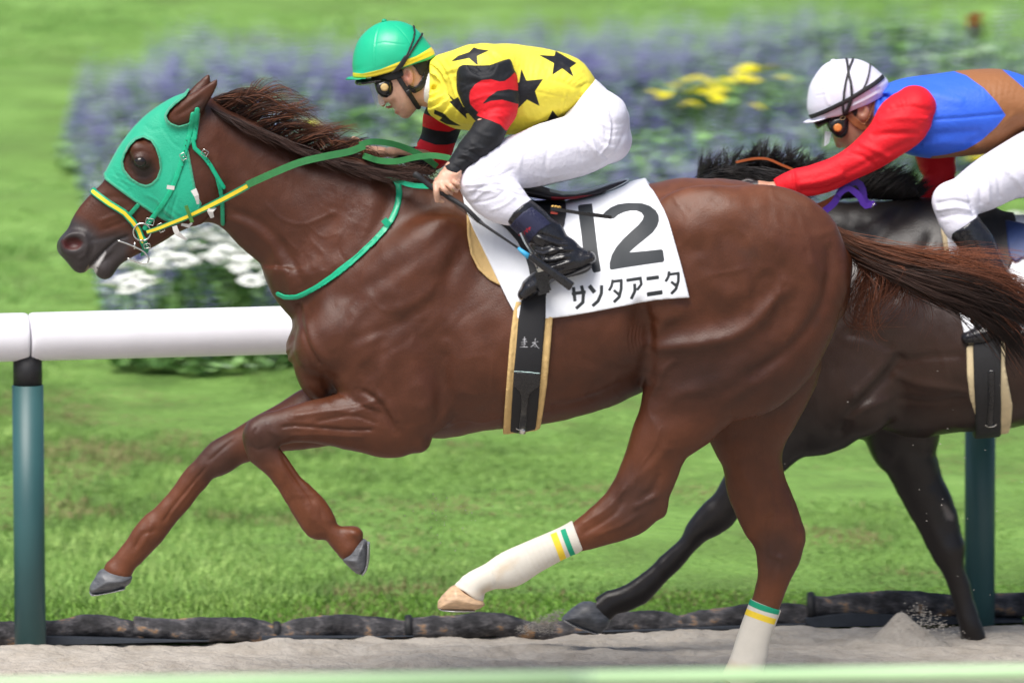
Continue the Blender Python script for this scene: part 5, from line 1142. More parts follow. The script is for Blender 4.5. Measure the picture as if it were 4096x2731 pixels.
# ---------- breeches
S = sbox(ZB, (940, 430), (2260, 1560), 0, -.36, .36, .0038)
S.loft(pairs(ZB, [((1900, 440), (1720, 700), .130, 0), ((1975, 500), (1780, 790), .142, 0), ((2080, 620), (1880, 960), .155, 0), ((2140, 780), (1960, 1060), .15, 0)]), .03)
cut(S, ZB, [(1962, 478), (1925, 510), (1860, 580), (1800, 650), (1742, 738), (1700, 800), (1700, 1400), (2500, 1400), (2500, 300), (1980, 300)], 0)
for sY in (-1, 1):
    S.loft(pairs(ZB, [((1880, 680), (2170, 840), .10, .07*sY), ((1780, 760), (2110, 1040), .105, .09*sY), ((1690, 775), (1950, 1140), .10, .115*sY), ((1560, 815), (1780, 1200), .095, .15*sY), ((1400, 872), (1600, 1240), .086, .185*sY), ((1250, 930), (1420, 1258), .076, .215*sY), ((1130, 1010), (1270, 1265), .068, .24*sY), ((1055, 1100), (1180, 1320), .062, .255*sY)]), .03)
    ellp(S, ZB, (1112, 1235), 126, 128, .058, .262*sY, 0, .02)
    S.loft(pairs(ZB, [((985, 1270), (1280, 1230), .058, .265*sY), ((1030, 1350), (1390, 1255), .056, .272*sY), ((1130, 1425), (1450, 1300), .052, .278*sY), ((1240, 1478), (1480, 1340), .048, .282*sY), ((1350, 1530), (1520, 1375), .044, .285*sY)]), .02)
BRF = [(ZB, p, w, h, 0) for p, w, h in (([(1760, 760), (1650, 830), (1500, 880), (1350, 940), (1200, 1010)], 12, -.0035), ([(1990, 590), (2040, 700), (2060, 820), (2040, 930), (1980, 1000)], 9, .004), ([(2010, 590), (2062, 700), (2080, 820), (2060, 930)], 9, -.004), ([(2170, 850), (2130, 930), (2060, 1010), (1900, 1090)], 12, -.003), ([(1800, 720), (1900, 780), (2010, 930)], 10, -.004), ([(1780, 800), (1880, 900), (1980, 990)], 10, .003),
   ([(1050, 1140), (1130, 1110), (1200, 1150)], 12, -.005), ([(1020, 1190), (1110, 1180), (1220, 1190)], 10, .005), ([(1060, 1270), (1150, 1190), (1280, 1190)], 10, -.005), ([(1080, 1300), (1160, 1230), (1290, 1210), (1400, 1250)], 9, .004), ([(1020, 1120), (1060, 1050), (1140, 1000)], 12, .004), ([(1280, 1200), (1360, 1240), (1400, 1270)], 12, -.005), ([(1500, 1140), (1650, 1150), (1800, 1120)], 20, .003), ([(1400, 1230), (1560, 1200), (1700, 1160)], 12, -.004),
   ([(1990, 520), (1900, 640), (1780, 740)], 8, -.005), ([(1960, 560), (1880, 660), (1770, 750)], 10, .004), ([(1900, 700), (1960, 760), (2040, 800)], 12, .004))]
BRF += [(ZB, p, w, h, 0) for p, w, h in (([(1780, 760), (1700, 830), (1560, 880)], 8, .004), ([(1830, 740), (1920, 860), (1960, 1000)], 9, .004), ([(1740, 780), (1820, 900), (1860, 1040)], 9, -.003), ([(1930, 620), (2000, 720), (2030, 860)], 10, -.003), ([(1060, 1180), (1150, 1140), (1260, 1130), (1360, 1080)], 10, -.004), ([(1040, 1230), (1140, 1225), (1240, 1240)], 8, .004), ([(1300, 1230), (1240, 1280), (1150, 1310), (1060, 1320)], 9, -.004), ([(1380, 1260), (1300, 1330), (1200, 1370)], 10, .003),
   ([(1290, 920), (1230, 1000), (1130, 1070)], 12, .004), ([(1350, 940), (1280, 1040), (1180, 1110)], 10, -.003), ([(1480, 880), (1420, 980), (1400, 1100)], 16, .003), ([(1650, 880), (1600, 1000), (1600, 1120)], 16, -.003), ([(1500, 1380), (1420, 1420), (1340, 1500)], 8, -.003))]
finish(S, 'breeches', M_BREECH, p1, BRF, amp=.003, fsc=(10, 12, 14), seed=11)
# ---------- boots
def boots(par, z, sh, ft, Y, cuff, cpr, folds, side, matc, hh=.003):
    rows = [((a[0], a[1]), (b[0], b[1]), t, Y*side+YO) for a, b, t in sh]; fr = [((a[0], a[1]), (b[0], b[1]), t, Y*side+YO) for a, b, t in ft]
    A = np.array(pairs(z, rows+fr)); S = Solid(A[:, 0].min()-.1, A[:, 0].max()+.1, Y*side+YO-.09, Y*side+YO+.09, A[:, 1].min()-.1, A[:, 1].max()+.1, hh)
    S.loft(pairs(z, rows), .01); S.loft(pairs(z, fr), .012)
    if cuff: cut(S, z, cuff, Y*side+YO)
    b = finish(S, 'boot', M_BOOT, par, folds if side < 0 else None, amp=.002, fsc=(20, 12, 26), sm=2)
    return S, b
YO = 0
for side in (-1, 1):
    S, b = boots(p1, ZL, [((225, 545), (495, 285), .048), ((330, 640), (640, 400), .049), ((420, 710), (760, 540), .048), ((470, 800), (880, 650), .048), ((540, 900), (960, 770), .046), ((640, 980), (1060, 840), .044)],
      [((1130, 870), (1195, 1010), .034), ((1020, 850), (1120, 1090), .038), ((860, 900), (940, 1155), .042), ((700, 990), (770, 1200), .045), ((560, 1085), (640, 1290), .044), ((450, 1180), (520, 1380), .042), ((380, 1290), (440, 1425), .034)], .29,
      [(215, 545), (300, 420), (400, 330), (500, 272), (800, 300), (1500, 700), (1500, 1600), (100, 1600), (100, 700)], None,
      [(ZL, p, w, h, 0) for p, w, h in (([(560, 600), (680, 640), (800, 680), (920, 690)], 16, .006), ([(560, 560), (700, 600), (860, 650)], 14, -.006), ([(500, 700), (620, 720), (740, 680)], 14, -.006), ([(520, 760), (640, 790), (760, 740), (880, 740)], 16, .008), ([(540, 800), (680, 830), (820, 790), (960, 770)], 14, -.008), ([(600, 860), (740, 860), (880, 820)], 14, .007), ([(620, 920), (760, 900), (900, 850)], 14, -.006), ([(680, 960), (800, 920), (960, 880)], 16, .005), ([(640, 1010), (820, 1010), (1000, 970), (1180, 1000)], 10, -.003), ([(720, 700), (800, 720), (840, 760), (780, 790)], 12, -.006))], side, None)
    cf = wrap('boot_cuff', S, [('p', ZL, [(200, 560), (300, 420), (400, 320), (500, 260), (620, 350), (720, 455), (600, 520), (520, 600), (445, 725), (330, 660)])], .0035, h=.0028, inner=.0, ylim=(S.y[0]+.01, S.y[-1]-.01), mat=M_NAVY, parent=b, skin=False,
      prints={'name': [('s', ZL, q, 4.5) for q in ([(325, 585), (345, 600), (372, 632)], [(385, 560), (335, 615)], [(350, 590), (385, 598)], [(388, 575), (410, 560), (405, 590)], [(415, 545), (425, 575)], [(425, 530), (450, 545)], [(440, 500), (458, 548)], [(450, 520), (475, 500), (478, 525)], [(470, 495), (490, 490)])]})
    if side < 0: mk_sole = blob('boot_sole', [(ZL, [(1196, 1000), (1190, 1060), (1130, 1110), (1040, 1140), (930, 1165), (800, 1190), (800, 1150), (930, 1110), (1060, 1050)], -.29, .043, .012)], M_BLACKM, b)
# whip
whip = empty('whip', P(*ZL(600, 950), -.44), 'black riding whip with a blue collar held in the jockey hand', 'whip')
mb = MB(); wy = lambda z, x, y, Y: P(*z(x, y), Y)
mb.tube([wy(ZO, 1195, 755, -.325), wy(ZO, 1215, 770, -.325), wy(ZO, 1300, 830, -.323), wy(ZO, 1480, 985, -.317), wy(ZO, 1680, 1090, -.318), wy(ZO, 2000, 1290, -.345), wy(ZCc, 545, 372, -.38)], [.006, .0095, .0082, .0078, .0075, .0072, .0068], 12)
for t in np.linspace(0.02, .98, 24):
    a, b_ = wy(ZO, 1680, 1090, -.318), wy(ZCc, 545, 372, -.38); c = a*(1-t)+b_*t; d = (b_-a)/np.linalg.norm(b_-a); n1 = np.cross(d, [0, 1, 0]); n1 /= np.linalg.norm(n1); mb.ring(c, .0073, .0007, n1, np.cross(d, n1), seg=12, sub=4)
mb.build('grip', M_BLACKM, whip)
mb = MB(); mb.tube([wy(ZCc, 545, 372, -.38), wy(ZCc, 570, 392, -.385), wy(ZCc, 760, 520, -.43)], [.0066, .0045, .0032], 10); mb.build('shaft', M_BLACKM, whip)
mb = MB(); mb.tube([wy(ZCc, 748, 512, -.428), wy(ZCc, 775, 535, -.432), wy(ZCc, 805, 558, -.436)], [.0042, .007, .009], 10); mb.build('collar', simple('blue_tape', (.04, .35, .62), rough=.5), whip)
blob('flap', [(ZL, [(470, 905), (500, 890), (990, 1225), (988, 1245), (940, 1318), (920, 1315), (455, 950)], -.44, .008, .006, 'hard')], M_BLACKG, whip, h=.0024)
# ================================================================== far horse and its rider
YF = 1.1
ZQ = zoomer(3500, 1700, 1.5201)
F2 = Solid(.25, 2.75, YF-.38, YF+.38, -.02, 1.75, .008)
def fp(z, rows): return pairs(z, [(r[0], r[1], r[2], YF+r[3], *(r[4:])) for r in rows])
F2.loft(fp(ZU, [((1770, 800), (1770, 815), .03, 0), ((1790, 740), (1795, 880), .12, 0), ((1850, 640), (1850, 940), .18, 0), ((1930, 545), (1930, 985), .21, 0, -.1), ((2030, 475), (2030, 1000), .23, 0, -.2), ((2135, 455), (2135, 1003), .25, 0, -.3), ((2270, 500), (2270, 988), .285, 0, -.2), ((2390, 505), (2390, 962), .295, 0, -.12),
   ((2495, 480), (2495, 925), .285, 0, -.08), ((2575, 455), (2575, 880), .28, 0), ((2675, 445), (2675, 865), .28, 0, -.1), ((2775, 455), (2775, 860), .27, 0, -.15), ((2865, 490), (2865, 850), .25, 0, -.2), ((2935, 540), (2935, 820), .2, 0, -.2), ((2985, 625), (2985, 770), .13, 0), ((3008, 680), (3008, 720), .06, 0)]), .02, cap=.4)
F2.loft(fp(ZU, [((1500, 520), (1500, 640), .055, 0), ((1600, 455), (1575, 660), .065, 0), ((1720, 435), (1650, 720), .08, 0), ((1830, 475), (1740, 800), .10, 0), ((1900, 490), (1790, 850), .13, 0), ((2000, 470), (1860, 900), .16, 0)]), .05)
F2.loft(fp(ZU, [((1330, 740), (1370, 770), .035, 0), ((1360, 680), (1430, 760), .045, 0), ((1400, 600), (1510, 720), .07, 0), ((1450, 530), (1560, 640), .07, 0)]), .03)
for sY in (-1, 1):
    F2.loft(pairs(ZU, [((1470, 530), (1520, 550), .02, YF+.06*sY), ((1500, 490), (1540, 515), .015, YF+.07*sY), ((1545, 475), (1555, 485), .005, YF+.07*sY)]), .01)
    ellp(F2, ZU, (1990, 780), 180, 110, .08, YF+.16*sY, 60, .05); ellp(F2, ZU, (1850, 860), 90, 100, .08, YF+.12*sY, -50, .04); ellp(F2, ZU, (1960, 900), 100, 110, .08, YF+.17*sY, 20, .04); ellp(F2, ZU, (2755, 590), 180, 115, .09, YF+.18*sY, -25, .05)
yn = YF-.14; yo = YF+.14
F2.loft(pairs(ZU, [((1800, 760), (2010, 900), .11, YF-.12), ((1800, 840), (1985, 995), .09, yn), ((1750, 930), (1850, 1045), .07, yn)])+pairs(ZF, [((1640, 550), (1735, 712), .05, yn), ((1560, 640), (1655, 795), .046, yn), ((1492, 720), (1568, 840), .042, yn), ((1432, 825), (1500, 905), .034, yn), ((1340, 912), (1420, 995), .03, yn), ((1235, 1005), (1325, 1085), .031, yn), ((1165, 1055), (1255, 1160), .035, yn), ((1100, 1092), (1190, 1190), .031, yn), ((1020, 1120), (1120, 1200), .031, yn), ((980, 1148), (1080, 1240), .035, yn), ((945, 1165), (1050, 1262), .036, yn)]), .02)
F2.loft(pairs(ZU, [((1960, 800), (2180, 830), .11, YF+.12)])+pairs(ZQ, [((-70, 40), (400, 20), .10, yo), ((10, 160), (362, 150), .08, yo), ((75, 260), (395, 260), .065, yo), ((135, 350), (425, 385), .055, yo), ((205, 450), (472, 525), .048, yo), ((275, 600), (520, 645), .045, yo), ((345, 750), (540, 790), .044, yo), ((400, 870), (548, 872), .038, yo), ((445, 970), (585, 985), .032, yo), ((485, 1100), (618, 1115), .031, yo), ((515, 1220), (655, 1235), .034, yo), ((520, 1310), (680, 1325), .032, yo), ((470, 1400), (620, 1400), .036, yo)]), .02)
ellp(F2, ZQ, (450, 745), 90, 80, .045, yo, 0, .02)
for yy, du in ((YF-.14, 40), (YF+.14, 110)):
    F2.loft(pairs(ZU, [((2600+du, 560), (2960+du, 690), .11, yy), ((2560+du, 760), (2900+du, 790), .10, yy), ((2620+du, 900), (2840+du, 900), .08, yy), ((2680+du, 1010), (2840+du, 1000), .06, yy), ((2760+du, 1110), (2900+du, 1110), .045, yy), ((2800+du, 1200), (2890+du, 1210), .035, yy), ((2810+du, 1320), (2880+du, 1330), .03, yy), ((2790+du, 1420), (2870+du, 1430), .034, yy), ((2750+du, 1480), (2830+du, 1480), .034, yy)]), .02)
V, Q = F2.mesh(); V = smooth(V, Q, 5, .5); N = normals(V, Q); YS_F = F2.surf_y(True)
FST = [(ZJ, p, w, h, YF-.05 if 0 else 0) for p, w, h in (([(470, 1120), (430, 1190), (330, 1290), (250, 1380), (200, 1470)], 26, -.010), ([(460, 1200), (560, 1240), (700, 1260), (800, 1290)], 22, .005), ([(500, 1130), (620, 1110), (760, 1100)], 20, -.005), ([(400, 1150), (330, 1230), (260, 1300)], 24, .006), ([(560, 300), (500, 420), (380, 560), (300, 700)], 34, -.006), ([(480, 1320), (640, 1330), (800, 1300)], 20, -.004),
   ([(300, 700), (340, 820), (400, 960)], 34, .005), ([(640, 560), (560, 700), (460, 820)], 34, -.006), ([(240, 1000), (330, 1020), (420, 1060)], 26, -.006), ([(230, 1420), (300, 1360), (420, 1320)], 20, .006))]
V = sculpt(V, N, [(z, [(q[0], q[1]) for q in p], w, h, 0) for z, p, w, h, _ in FST][:0]+[(ZJ, p, w, h, YF+50) for z, p, w, h, _ in FST] if False else [])
def sculpt_far(V, N, st):
    disp = np.zeros(len(V)); face = np.clip(-N[:, 1]*1.6, 0, 1)
    for z, p, w, h, _ in st:
        L = catmull(W2(z, p, YF-.2), step=.02); ww = w*.00066
        d = line_d(V[:, 0], V[:, 2], L); disp += h*np.exp(-(d/ww)**2)*face
    return V+N*disp[:, None]
V = sculpt_far(V, N, FST); V = rough_skin(V, N); N = normals(V, Q)
def coat2(V):
    C = np.tile([.014, .010, .009], (len(V), 1))
    def mixc(w, col):
        nonlocal C
        C = C*(1-w[:, None])+np.asarray(col)*w[:, None]
    w = P(*ZJ(620, 1000), YF); d = np.hypot((V[:, 0]-w[0])/.42, (V[:, 2]-w[2])/.26); mixc(np.clip(1.5-d, 0, 1)*.85, [.034, .016, .011])
    w = P(*ZJ(1100, 1300), YF); d = np.hypot((V[:, 0]-w[0])/.5, (V[:, 2]-w[2])/.2); mixc(np.clip(1.4-d, 0, 1)*.7, [.045, .02, .012])
    w = P(*ZJ(500, 460), YF); d = np.hypot((V[:, 0]-w[0])/.28, (V[:, 2]-w[2])/.14); mixc(np.clip(1.3-d, 0, 1)*.6, [.009, .009, .010])
    mixc(np.clip((.72-V[:, 2])/.1, 0, 1)*.8, [.016, .013, .013])
    q = poly_sd(V[:, 0], V[:, 2], W2(ZQ, [(398, 465), (430, 480), (478, 540), (470, 572), (430, 560)], yo)); mixc(np.clip(.5-q/.01, 0, 1)*.6*(V[:, 1] > YF)*(V[:, 1] < yo+.02), [.25, .22, .2])
    return C
M_COAT2 = toned('dark_bay_coat', rough=.36, namp=.3, nscale=9, bump=.6, bscale=230, sc3=(1, 1, .4), spec=.4, sheen=0, bdist=.0012)
horse2 = mk('racehorse', V, Q, M_COAT2, cols=coat2(V), label='nearly black racehorse behind the chestnut tail on the right', cat='horse', base=(1.3, YF, 0))
def fixw(z, pts, Y): return [tuple(p) for p in _W2(z, pts, Y)]
blob('hoof', [(ZF, [(945, 1150), (890, 1175), (822, 1238), (850, 1262), (950, 1300), (1012, 1316), (1062, 1275), (1066, 1225), (1010, 1165)], yn, .055, .05)], M_HOOF, horse2)
blob('horseshoe', [(ZF, [(820, 1238), (840, 1236), (920, 1272), (1018, 1308), (1010, 1320), (960, 1306), (870, 1272)], yn, .05, .012)], M_SHOE, horse2.children[-1])
SP = []
def c_blk(u, r, n):
    c = np.empty((n, 2, 3)); c[:, 0] = [.010, .009, .009]; c[:, 1] = [.018, .015, .014]; return c*r.uniform(.7, 1.5, (n, 1, 1))
def yy(pts, a=0): return [(p[0], p[1], YF+(p[2] if len(p) > 2 else 0)+a) for p in pts]
hair('mane', [yy(q) for q in ([(-300, 770), (-285, 690), (-270, 590)], [(-240, 760), (-215, 660), (-200, 560)], [(-150, 740), (-120, 640), (-95, 560)], [(-60, 700), (-40, 640), (-20, 570)], [(0, 690, -.02), (10, 620, -.03), (30, 540, -.02)], [(60, 690, -.02), (70, 610, -.03), (85, 490, -.02)], [(110, 690, -.02), (125, 620, -.03), (160, 550, -.02)], [(190, 700, -.02), (220, 620, -.03), (262, 515, -.02)], [(250, 705, -.02), (280, 640, -.03), (315, 555, 0)], [(320, 720, -.02), (350, 660, -.03), (400, 595, 0)], [(400, 760, -.02), (430, 700, -.03), (470, 640, 0)])], 1700, ZD, .012, .0013, 8, c_blk, horse2, wild=1.0, seed=21, lenv=(.35, 1), clump=22)
hair('mane', [yy(q) for q in ([(480, 850), (540, 790, -.02), (600, 730), (650, 700)], [(560, 840), (620, 760, -.02), (690, 690), (745, 655)], [(640, 840), (710, 760, -.02), (800, 690), (860, 660)], [(740, 850), (800, 780, -.02), (880, 710), (930, 672)], [(850, 855), (890, 800, -.02), (940, 740), (985, 700)], [(960, 850), (980, 820, -.02), (1010, 780), (1040, 760)])], 1900, ZD, .008, .0013, 9, c_blk, horse2, wild=.7, seed=22, lenv=(.45, 1), clump=12)
hair('mane', [yy(q) for q in ([(-60, 700, -.05), (60, 730, -.09), (200, 780, -.09)], [(0, 680, -.05), (150, 740, -.09), (300, 790, -.09)], [(150, 690, -.05), (280, 740, -.09), (420, 800, -.09)])], 700, ZD, .012, .0016, 8, c_blk, horse2, wild=.7, seed=23)
hair('mane', [yy(q) for q in ([(-320, 760, -.05), (-200, 730, -.09), (-60, 740, -.09)], [(-200, 700, -.03), (-100, 690, -.07), (20, 720, -.09)])], 500, ZD, .012, .0016, 8, c_blk, horse2, wild=.7, seed=25)
hair('mane', [yy(q) for q in ([(-60, 820, -.09), (80, 830, -.09), (240, 860, -.1)], [(0, 760, -.05), (200, 790, -.09), (400, 820, -.09)])], 500, ZD, .012, .0016, 8, c_blk, horse2, wild=.7, seed=24)
hair('tail', [[(p[0], p[1], YF) for p in q] for q in ([(2930, 520), (3010, 545), (3120, 600), (3230, 690)], [(2935, 530), (3000, 570), (3090, 660), (3170, 800)], [(2940, 540), (2990, 600), (3050, 720), (3090, 880)])], 900, ZU, .02, .0016, 12, c_blk, horse2, wild=1.2, seed=27)
# tack of the far horse
M_TAN2 = simple('cream_pad', (.66, .54, .33), rough=.8, nscale=20)
def wf(z, pts, Y=YF-.25): return fixw(z, pts, Y)
YL2 = (YF-.37, YF+.37)
wrap('saddle_pad', F2, [('p', 'w', wf(ZJ, [(685, 480), (700, 600), (708, 655), (772, 640), (840, 800), (1000, 700), (900, 400)]))], .014, h=.006, mat=M_TAN2, ylim=YL2, skin=False, label='cream saddle pad tip in front of the far jockey boot', cat='saddle pad', base=(1.6, YF, 1.1))
wrap('girth_pad', F2, [('p', 'w', wf(ZJ, [(800, 1060), (803, 1200), (820, 1320), (848, 1400), (860, 1540), (1028, 1540), (1026, 1350), (1002, 1240), (985, 1150), (990, 1000)]))], .016, h=.006, mat=M_TAN2, ylim=YL2, skin=False, label='cream edged girth pad on the dark horse at the right', cat='girth pad', base=(1.7, YF, .8))
gir2 = wrap('saddle_girth', F2, [('p', 'w', wf(ZJ, [(832, 900), (830, 1100), (836, 1250), (848, 1400), (860, 1560), (990, 1560), (975, 1440), (966, 1260), (966, 1000), (970, 900)]))], .023, h=.005, mat=M_BLACKM, ylim=(YF-.39, YF+.38), skin=False, label='black girth with a steel buckle on the dark horse', cat='girth', base=(1.7, YF, .8))
wrap('billet', F2, [('s', 'wz', 0)] and [('p', 'w', wf(ZJ, [(900, 1170), (934, 1170), (938, 1470), (904, 1470)]))], .028, h=.005, mat=M_BLACKG, parent=gir2, ylim=(YF-.39, YF), skin=False)
mb = MB(); c = P(*ZJ(920, 1440), YF-.2); mb.ring(c, .017, .0028, (1, 0, 0), (0, 0, 1), seg=14, sub=5, e=.6); mb.tube([c+np.array([0, 0, -.01]), c+np.array([0, 0, .01])], .002, 5); mb.build('buckle', M_METAL, gir2)
M_CLOTH2 = layered('far_number_cloth', (.80, .82, .86), [('letters', (.02, .024, .026))], rough=.6, bump=.1, bscale=90, bdist=.003, namp=.03)
CLJ = wf(ZJ, [(700, 380), (712, 520), (735, 700), (768, 900), (792, 1012), (850, 1010), (1000, 1010), (1400, 930), (1380, 700), (1290, 400)])
wrap('number_cloth', F2, [('p', 'w', CLJ)], .020, h=.005, mat=M_CLOTH2, ylim=(YF-.385, YF+.385), skin=False, prints={'letters': [('s', 'w', wf(ZJ, p)) + (0,) if 0 else ('p', 'w', wf(ZJ, p)) for p in ([(818, 925), (828, 922), (832, 948), (822, 952)], [(822, 945), (846, 925), (850, 935), (826, 956)], [(838, 930), (846, 930), (840, 965), (832, 965)])]},
     label='white number cloth mostly hidden by the chestnut tail', cat='number cloth', base=(1.9, YF, 1.1))
sad2 = empty('racing_saddle', (1.9, YF, 1.35), 'black and blue racing saddle at the right edge of the frame', 'saddle')
wrap('saddle_flap', F2, [('p', 'w', wf(ZJ, [(800, 380), (760, 600), (820, 760), (860, 940), (990, 940), (1010, 700), (1060, 600), (1060, 420)]))], .028, h=.006, mat=M_BLACKM, parent=sad2, ylim=(YF-.39, YF+.39), skin=False)
wrap('blue_pad', F2, [('p', 'w', wf(ZJ, [(1000, 475), (1120, 500), (1200, 520), (1120, 620), (1040, 670), (1010, 640)]))], .031, h=.006, mat=simple('navy_pad', (.015, .035, .12), rough=.5), parent=sad2, ylim=(YF-.39, YF+.39), skin=False)
SS = Solid(1.45, 2.4, YF-.12, YF+.12, 1.2, 1.6, .005)
SS.loft(fp(ZJ, [((800, 350), (830, 470), .08, 0), ((900, 430), (905, 520), .09, 0), ((1000, 470), (1000, 540), .09, 0), ((1100, 490), (1100, 550), .085, 0), ((1250, 455), (1265, 520), .07, 0), ((1350, 410), (1360, 440), .04, 0)]), .004)
V, Q = SS.mesh(); V = smooth(V, Q, 2); mk('seat', V, Q, M_BLACKG, sad2)
br2 = empty('bridle', (.9, YF, 1.4), 'orange brown leather rein with a knotted purple strap on the dark horse', 'bridle')
M_ORL = simple('orange_leather', (.32, .075, .015), rough=.5); M_PUR = simple('purple_strap', (.06, .012, .26), rough=.5)
fr = lambda pts, d: [(p[0], p[1], YF+d) for p in pts]
free_strap(ZD, fr([(170, 885), (260, 902), (330, 905), (410, 885), (505, 835)], -.17), 20, th=.005).build('rein', M_ORL, br2)
free_strap(ZD, fr([(-80, 640), (20, 620), (100, 622), (180, 655), (265, 690)], -.10), 7, th=.005).build('rein', M_ORL, br2)
free_strap(ZD, fr([(330, 985), (420, 920), (480, 870), (520, 800), (560, 765)], -.20), 20, th=.004).build('purple_strap', M_PUR, br2)
free_strap(ZD, fr([(545, 765), (610, 752), (640, 790), (655, 860), (700, 885)], -.19), 20, th=.004).build('purple_strap', M_PUR, br2)
free_strap(ZD, fr([(500, 830), (560, 790), (620, 830), (660, 890), (712, 868)], -.21), [14, 16, 20, 18, 14], th=.004).build('purple_strap', M_PUR, br2)
mb = MB(); mb.ring(P(*ZD(702, 884), YF-.215), .009, .0018, (.6, 0, .8), (0, 1, 0), seg=12, sub=5); mb.build('buckle', M_METAL, br2)

p2 = empty('person', (1.75, YF, 1.2), 'jockey in white helmet and blue brown shirt with red sleeves leaning forward', 'person')
YO = YF
S = sbox(ZD, (-80, 180), (900, 900), YF, YF-.36, YF+.26, .0034)
star(S, W2(ZN, [(560, 900), (600, 1050), (640, 1200), (680, 1300), (760, 1345), (860, 1420), (960, 1440), (1060, 1380), (1150, 1280), (1280, 1100), (1350, 850), (1300, 560), (900, 330), (560, 560)], YF), W2(ZN, [(930, 900)], YF)[0], YF, .076)
S.loft(pairs(ZN, [((640, 1150), (740, 1180), .012, YF), ((650, 1230), (750, 1260), .014, YF), ((665, 1310), (770, 1320), .017, YF), ((700, 1338), (760, 1345), .010, YF)]), .008)
S.loft(pairs(ZN, [((1060, 760), (1100, 1300), .055, YF), ((1250, 740), (1220, 1300), .056, YF), ((1400, 700), (1360, 1300), .062, YF)]), .02)
for sY in (-1, 1):
    ellp(S, ZN, (1052, 868), 95, 128, .013, YF+.074*sY, 5, .004); ellp(S, ZN, (1040, 850), 45, 70, .012, YF+.09*sY, 5, .004, 'sub')
S.loft(pairs(ZD, [((800, 300), (860, 500), .10, YF), ((1000, 250), (1000, 480), .12, YF)]), .02)
S.loft(pairs(ZD, [((820, 360), (960, 400), .04, YF-.17), ((640, 560), (760, 600), .035, YF-.19), ((300, 700), (330, 780), .028, YF-.19), ((130, 752), (150, 840), .024, YF-.18), ((40, 745), (60, 835), .024, YF-.18), ((-20, 750), (0, 840), .024, YF-.18)]), .01)
for k in range(4): finger(S, ZD, [(0, 765+k*22, YF-.19), (-40, 770+k*20, YF-.215), (-62, 800+k*12, YF-.20), (-40, 815+k*8, YF-.18)], 16, 12)
finger(S, ZD, [(30, 760, YF-.16), (-10, 745, YF-.15), (-50, 755, YF-.15)], 16, 12)
V, Q = S.mesh(); V = smooth(V, Q, 1); 
def c2(V):
    C = c_skin(V, ZN, ((1e4, 1e4),), (1052, 868)); w = P(*ZD(45, 790), YF-.18); g = (V[:, 0] < w[0])
    C[g] = [.06, .09, .14]; return C
mk('body', V, Q, M_SKIN2, p2, cols=c2(V)); JB2 = S
def w2n(pts): return fixw(ZN, pts, YF-.06)
def band(name, par, S, z, pts, hw, off, mat, near=True, **kw):
    k = (z(1, 0)[0]-z(0, 0)[0])*FRAME_W/4096*1.06; L = np.array(fixw(z, pts, YF-.07)); L = catmull(L, step=.012) if len(L) > 2 else L
    t = np.gradient(L, axis=0); t /= np.linalg.norm(t, axis=1)[:, None]; nrm = np.stack([-t[:, 1], t[:, 0]], 1)*hw*k
    poly = [tuple(p) for p in np.vstack([L+nrm, (L-nrm)[::-1]])]
    yl = (S.y[0]+.01, (S.y[0]+S.y[-1])/2) if near else ((S.y[0]+S.y[-1])/2, S.y[-1]-.01)
    return wrap(name, S, [('p', 'w', poly)], off, h=.0028, inner=.0, ylim=yl, mat=mat, parent=par, skin=False, sm=1)
HS2 = Solid(*[a for a in (P(*ZN(80, 1100), YF)[0], P(*ZN(1560, 1100), YF)[0])], YF-.14, YF+.14, P(*ZN(0, 1320), YF)[2], P(*ZN(0, 40), YF)[2], .003)
star(HS2, W2(ZN, [(290, 880), (272, 740), (300, 530), (368, 385), (475, 240), (585, 165), (700, 135), (850, 126), (960, 128), (1060, 158), (1175, 220), (1285, 312), (1375, 395), (1408, 470), (1380, 640), (1200, 900), (800, 1100), (400, 1080)], YF), W2(ZN, [(820, 620)], YF)[0], YF, .108)
X, Z = np.meshgrid(HS2.x.astype(float), HS2.z.astype(float), indexing='ij')
HS2.F = np.maximum(HS2.F, poly_sd(X, Z, W2(ZN, [(220, 1012), (345, 985), (560, 925), (700, 900), (840, 840), (960, 790), (1110, 735), (1290, 650), (1400, 540), (1700, 400), (1600, 0), (0, 0)], YF))[:, :, None].astype(np.float32))
V, Q = HS2.mesh(); V = smooth(V, Q, 2); N = normals(V, Q)
V = sculpt_far(V, N, [(ZN, [(600, 170), (545, 330), (535, 520), (560, 700), (600, 790)], 9, .0022, 0), (ZN, [(900, 220), (1000, 340), (1080, 480), (1160, 600)], 9, .0022, 0)]+[(ZN, [(430, 400+i*70), (560, 370+i*70)], 4, -.0008, 0) for i in range(5)]+[(ZN, [(900, 780), (1100, 700), (1300, 590)], 9, -.003, 0), (ZN, [(900, 810), (1100, 720), (1260, 640)], 8, .003, 0)])
M_WH = simple('white_helmet_cover', (.70, .69, .80), rough=.55, nscale=10, namp=.03, bump=.2, bscale=70, bdist=.003)
hel2 = mk('helmet', V, Q, M_WH, p2)
blob('helmet_button', [('w', fixw(ZN, [(590, 160), (610, 132), (640, 124), (672, 135), (682, 158), (640, 175)], YF), YF, .011, .01)], M_WH, hel2, h=.0024)
BS = Solid(P(*ZN(150, 0), YF)[0], P(*ZN(720, 0), YF)[0], YF-.1, YF+.1, P(*ZN(0, 1100), YF)[2], P(*ZN(0, 820), YF)[2], .003)
BS.loft(pairs(ZN, [((220, 1005), (224, 1022), .012, YF), ((260, 985), (275, 1020), .045, YF), ((350, 965), (360, 1000), .075, YF), ((520, 915), (530, 945), .085, YF)]), .003)
V, Q = BS.mesh(); mk('peak', smooth(V, Q, 1), Q, M_WH, hel2)
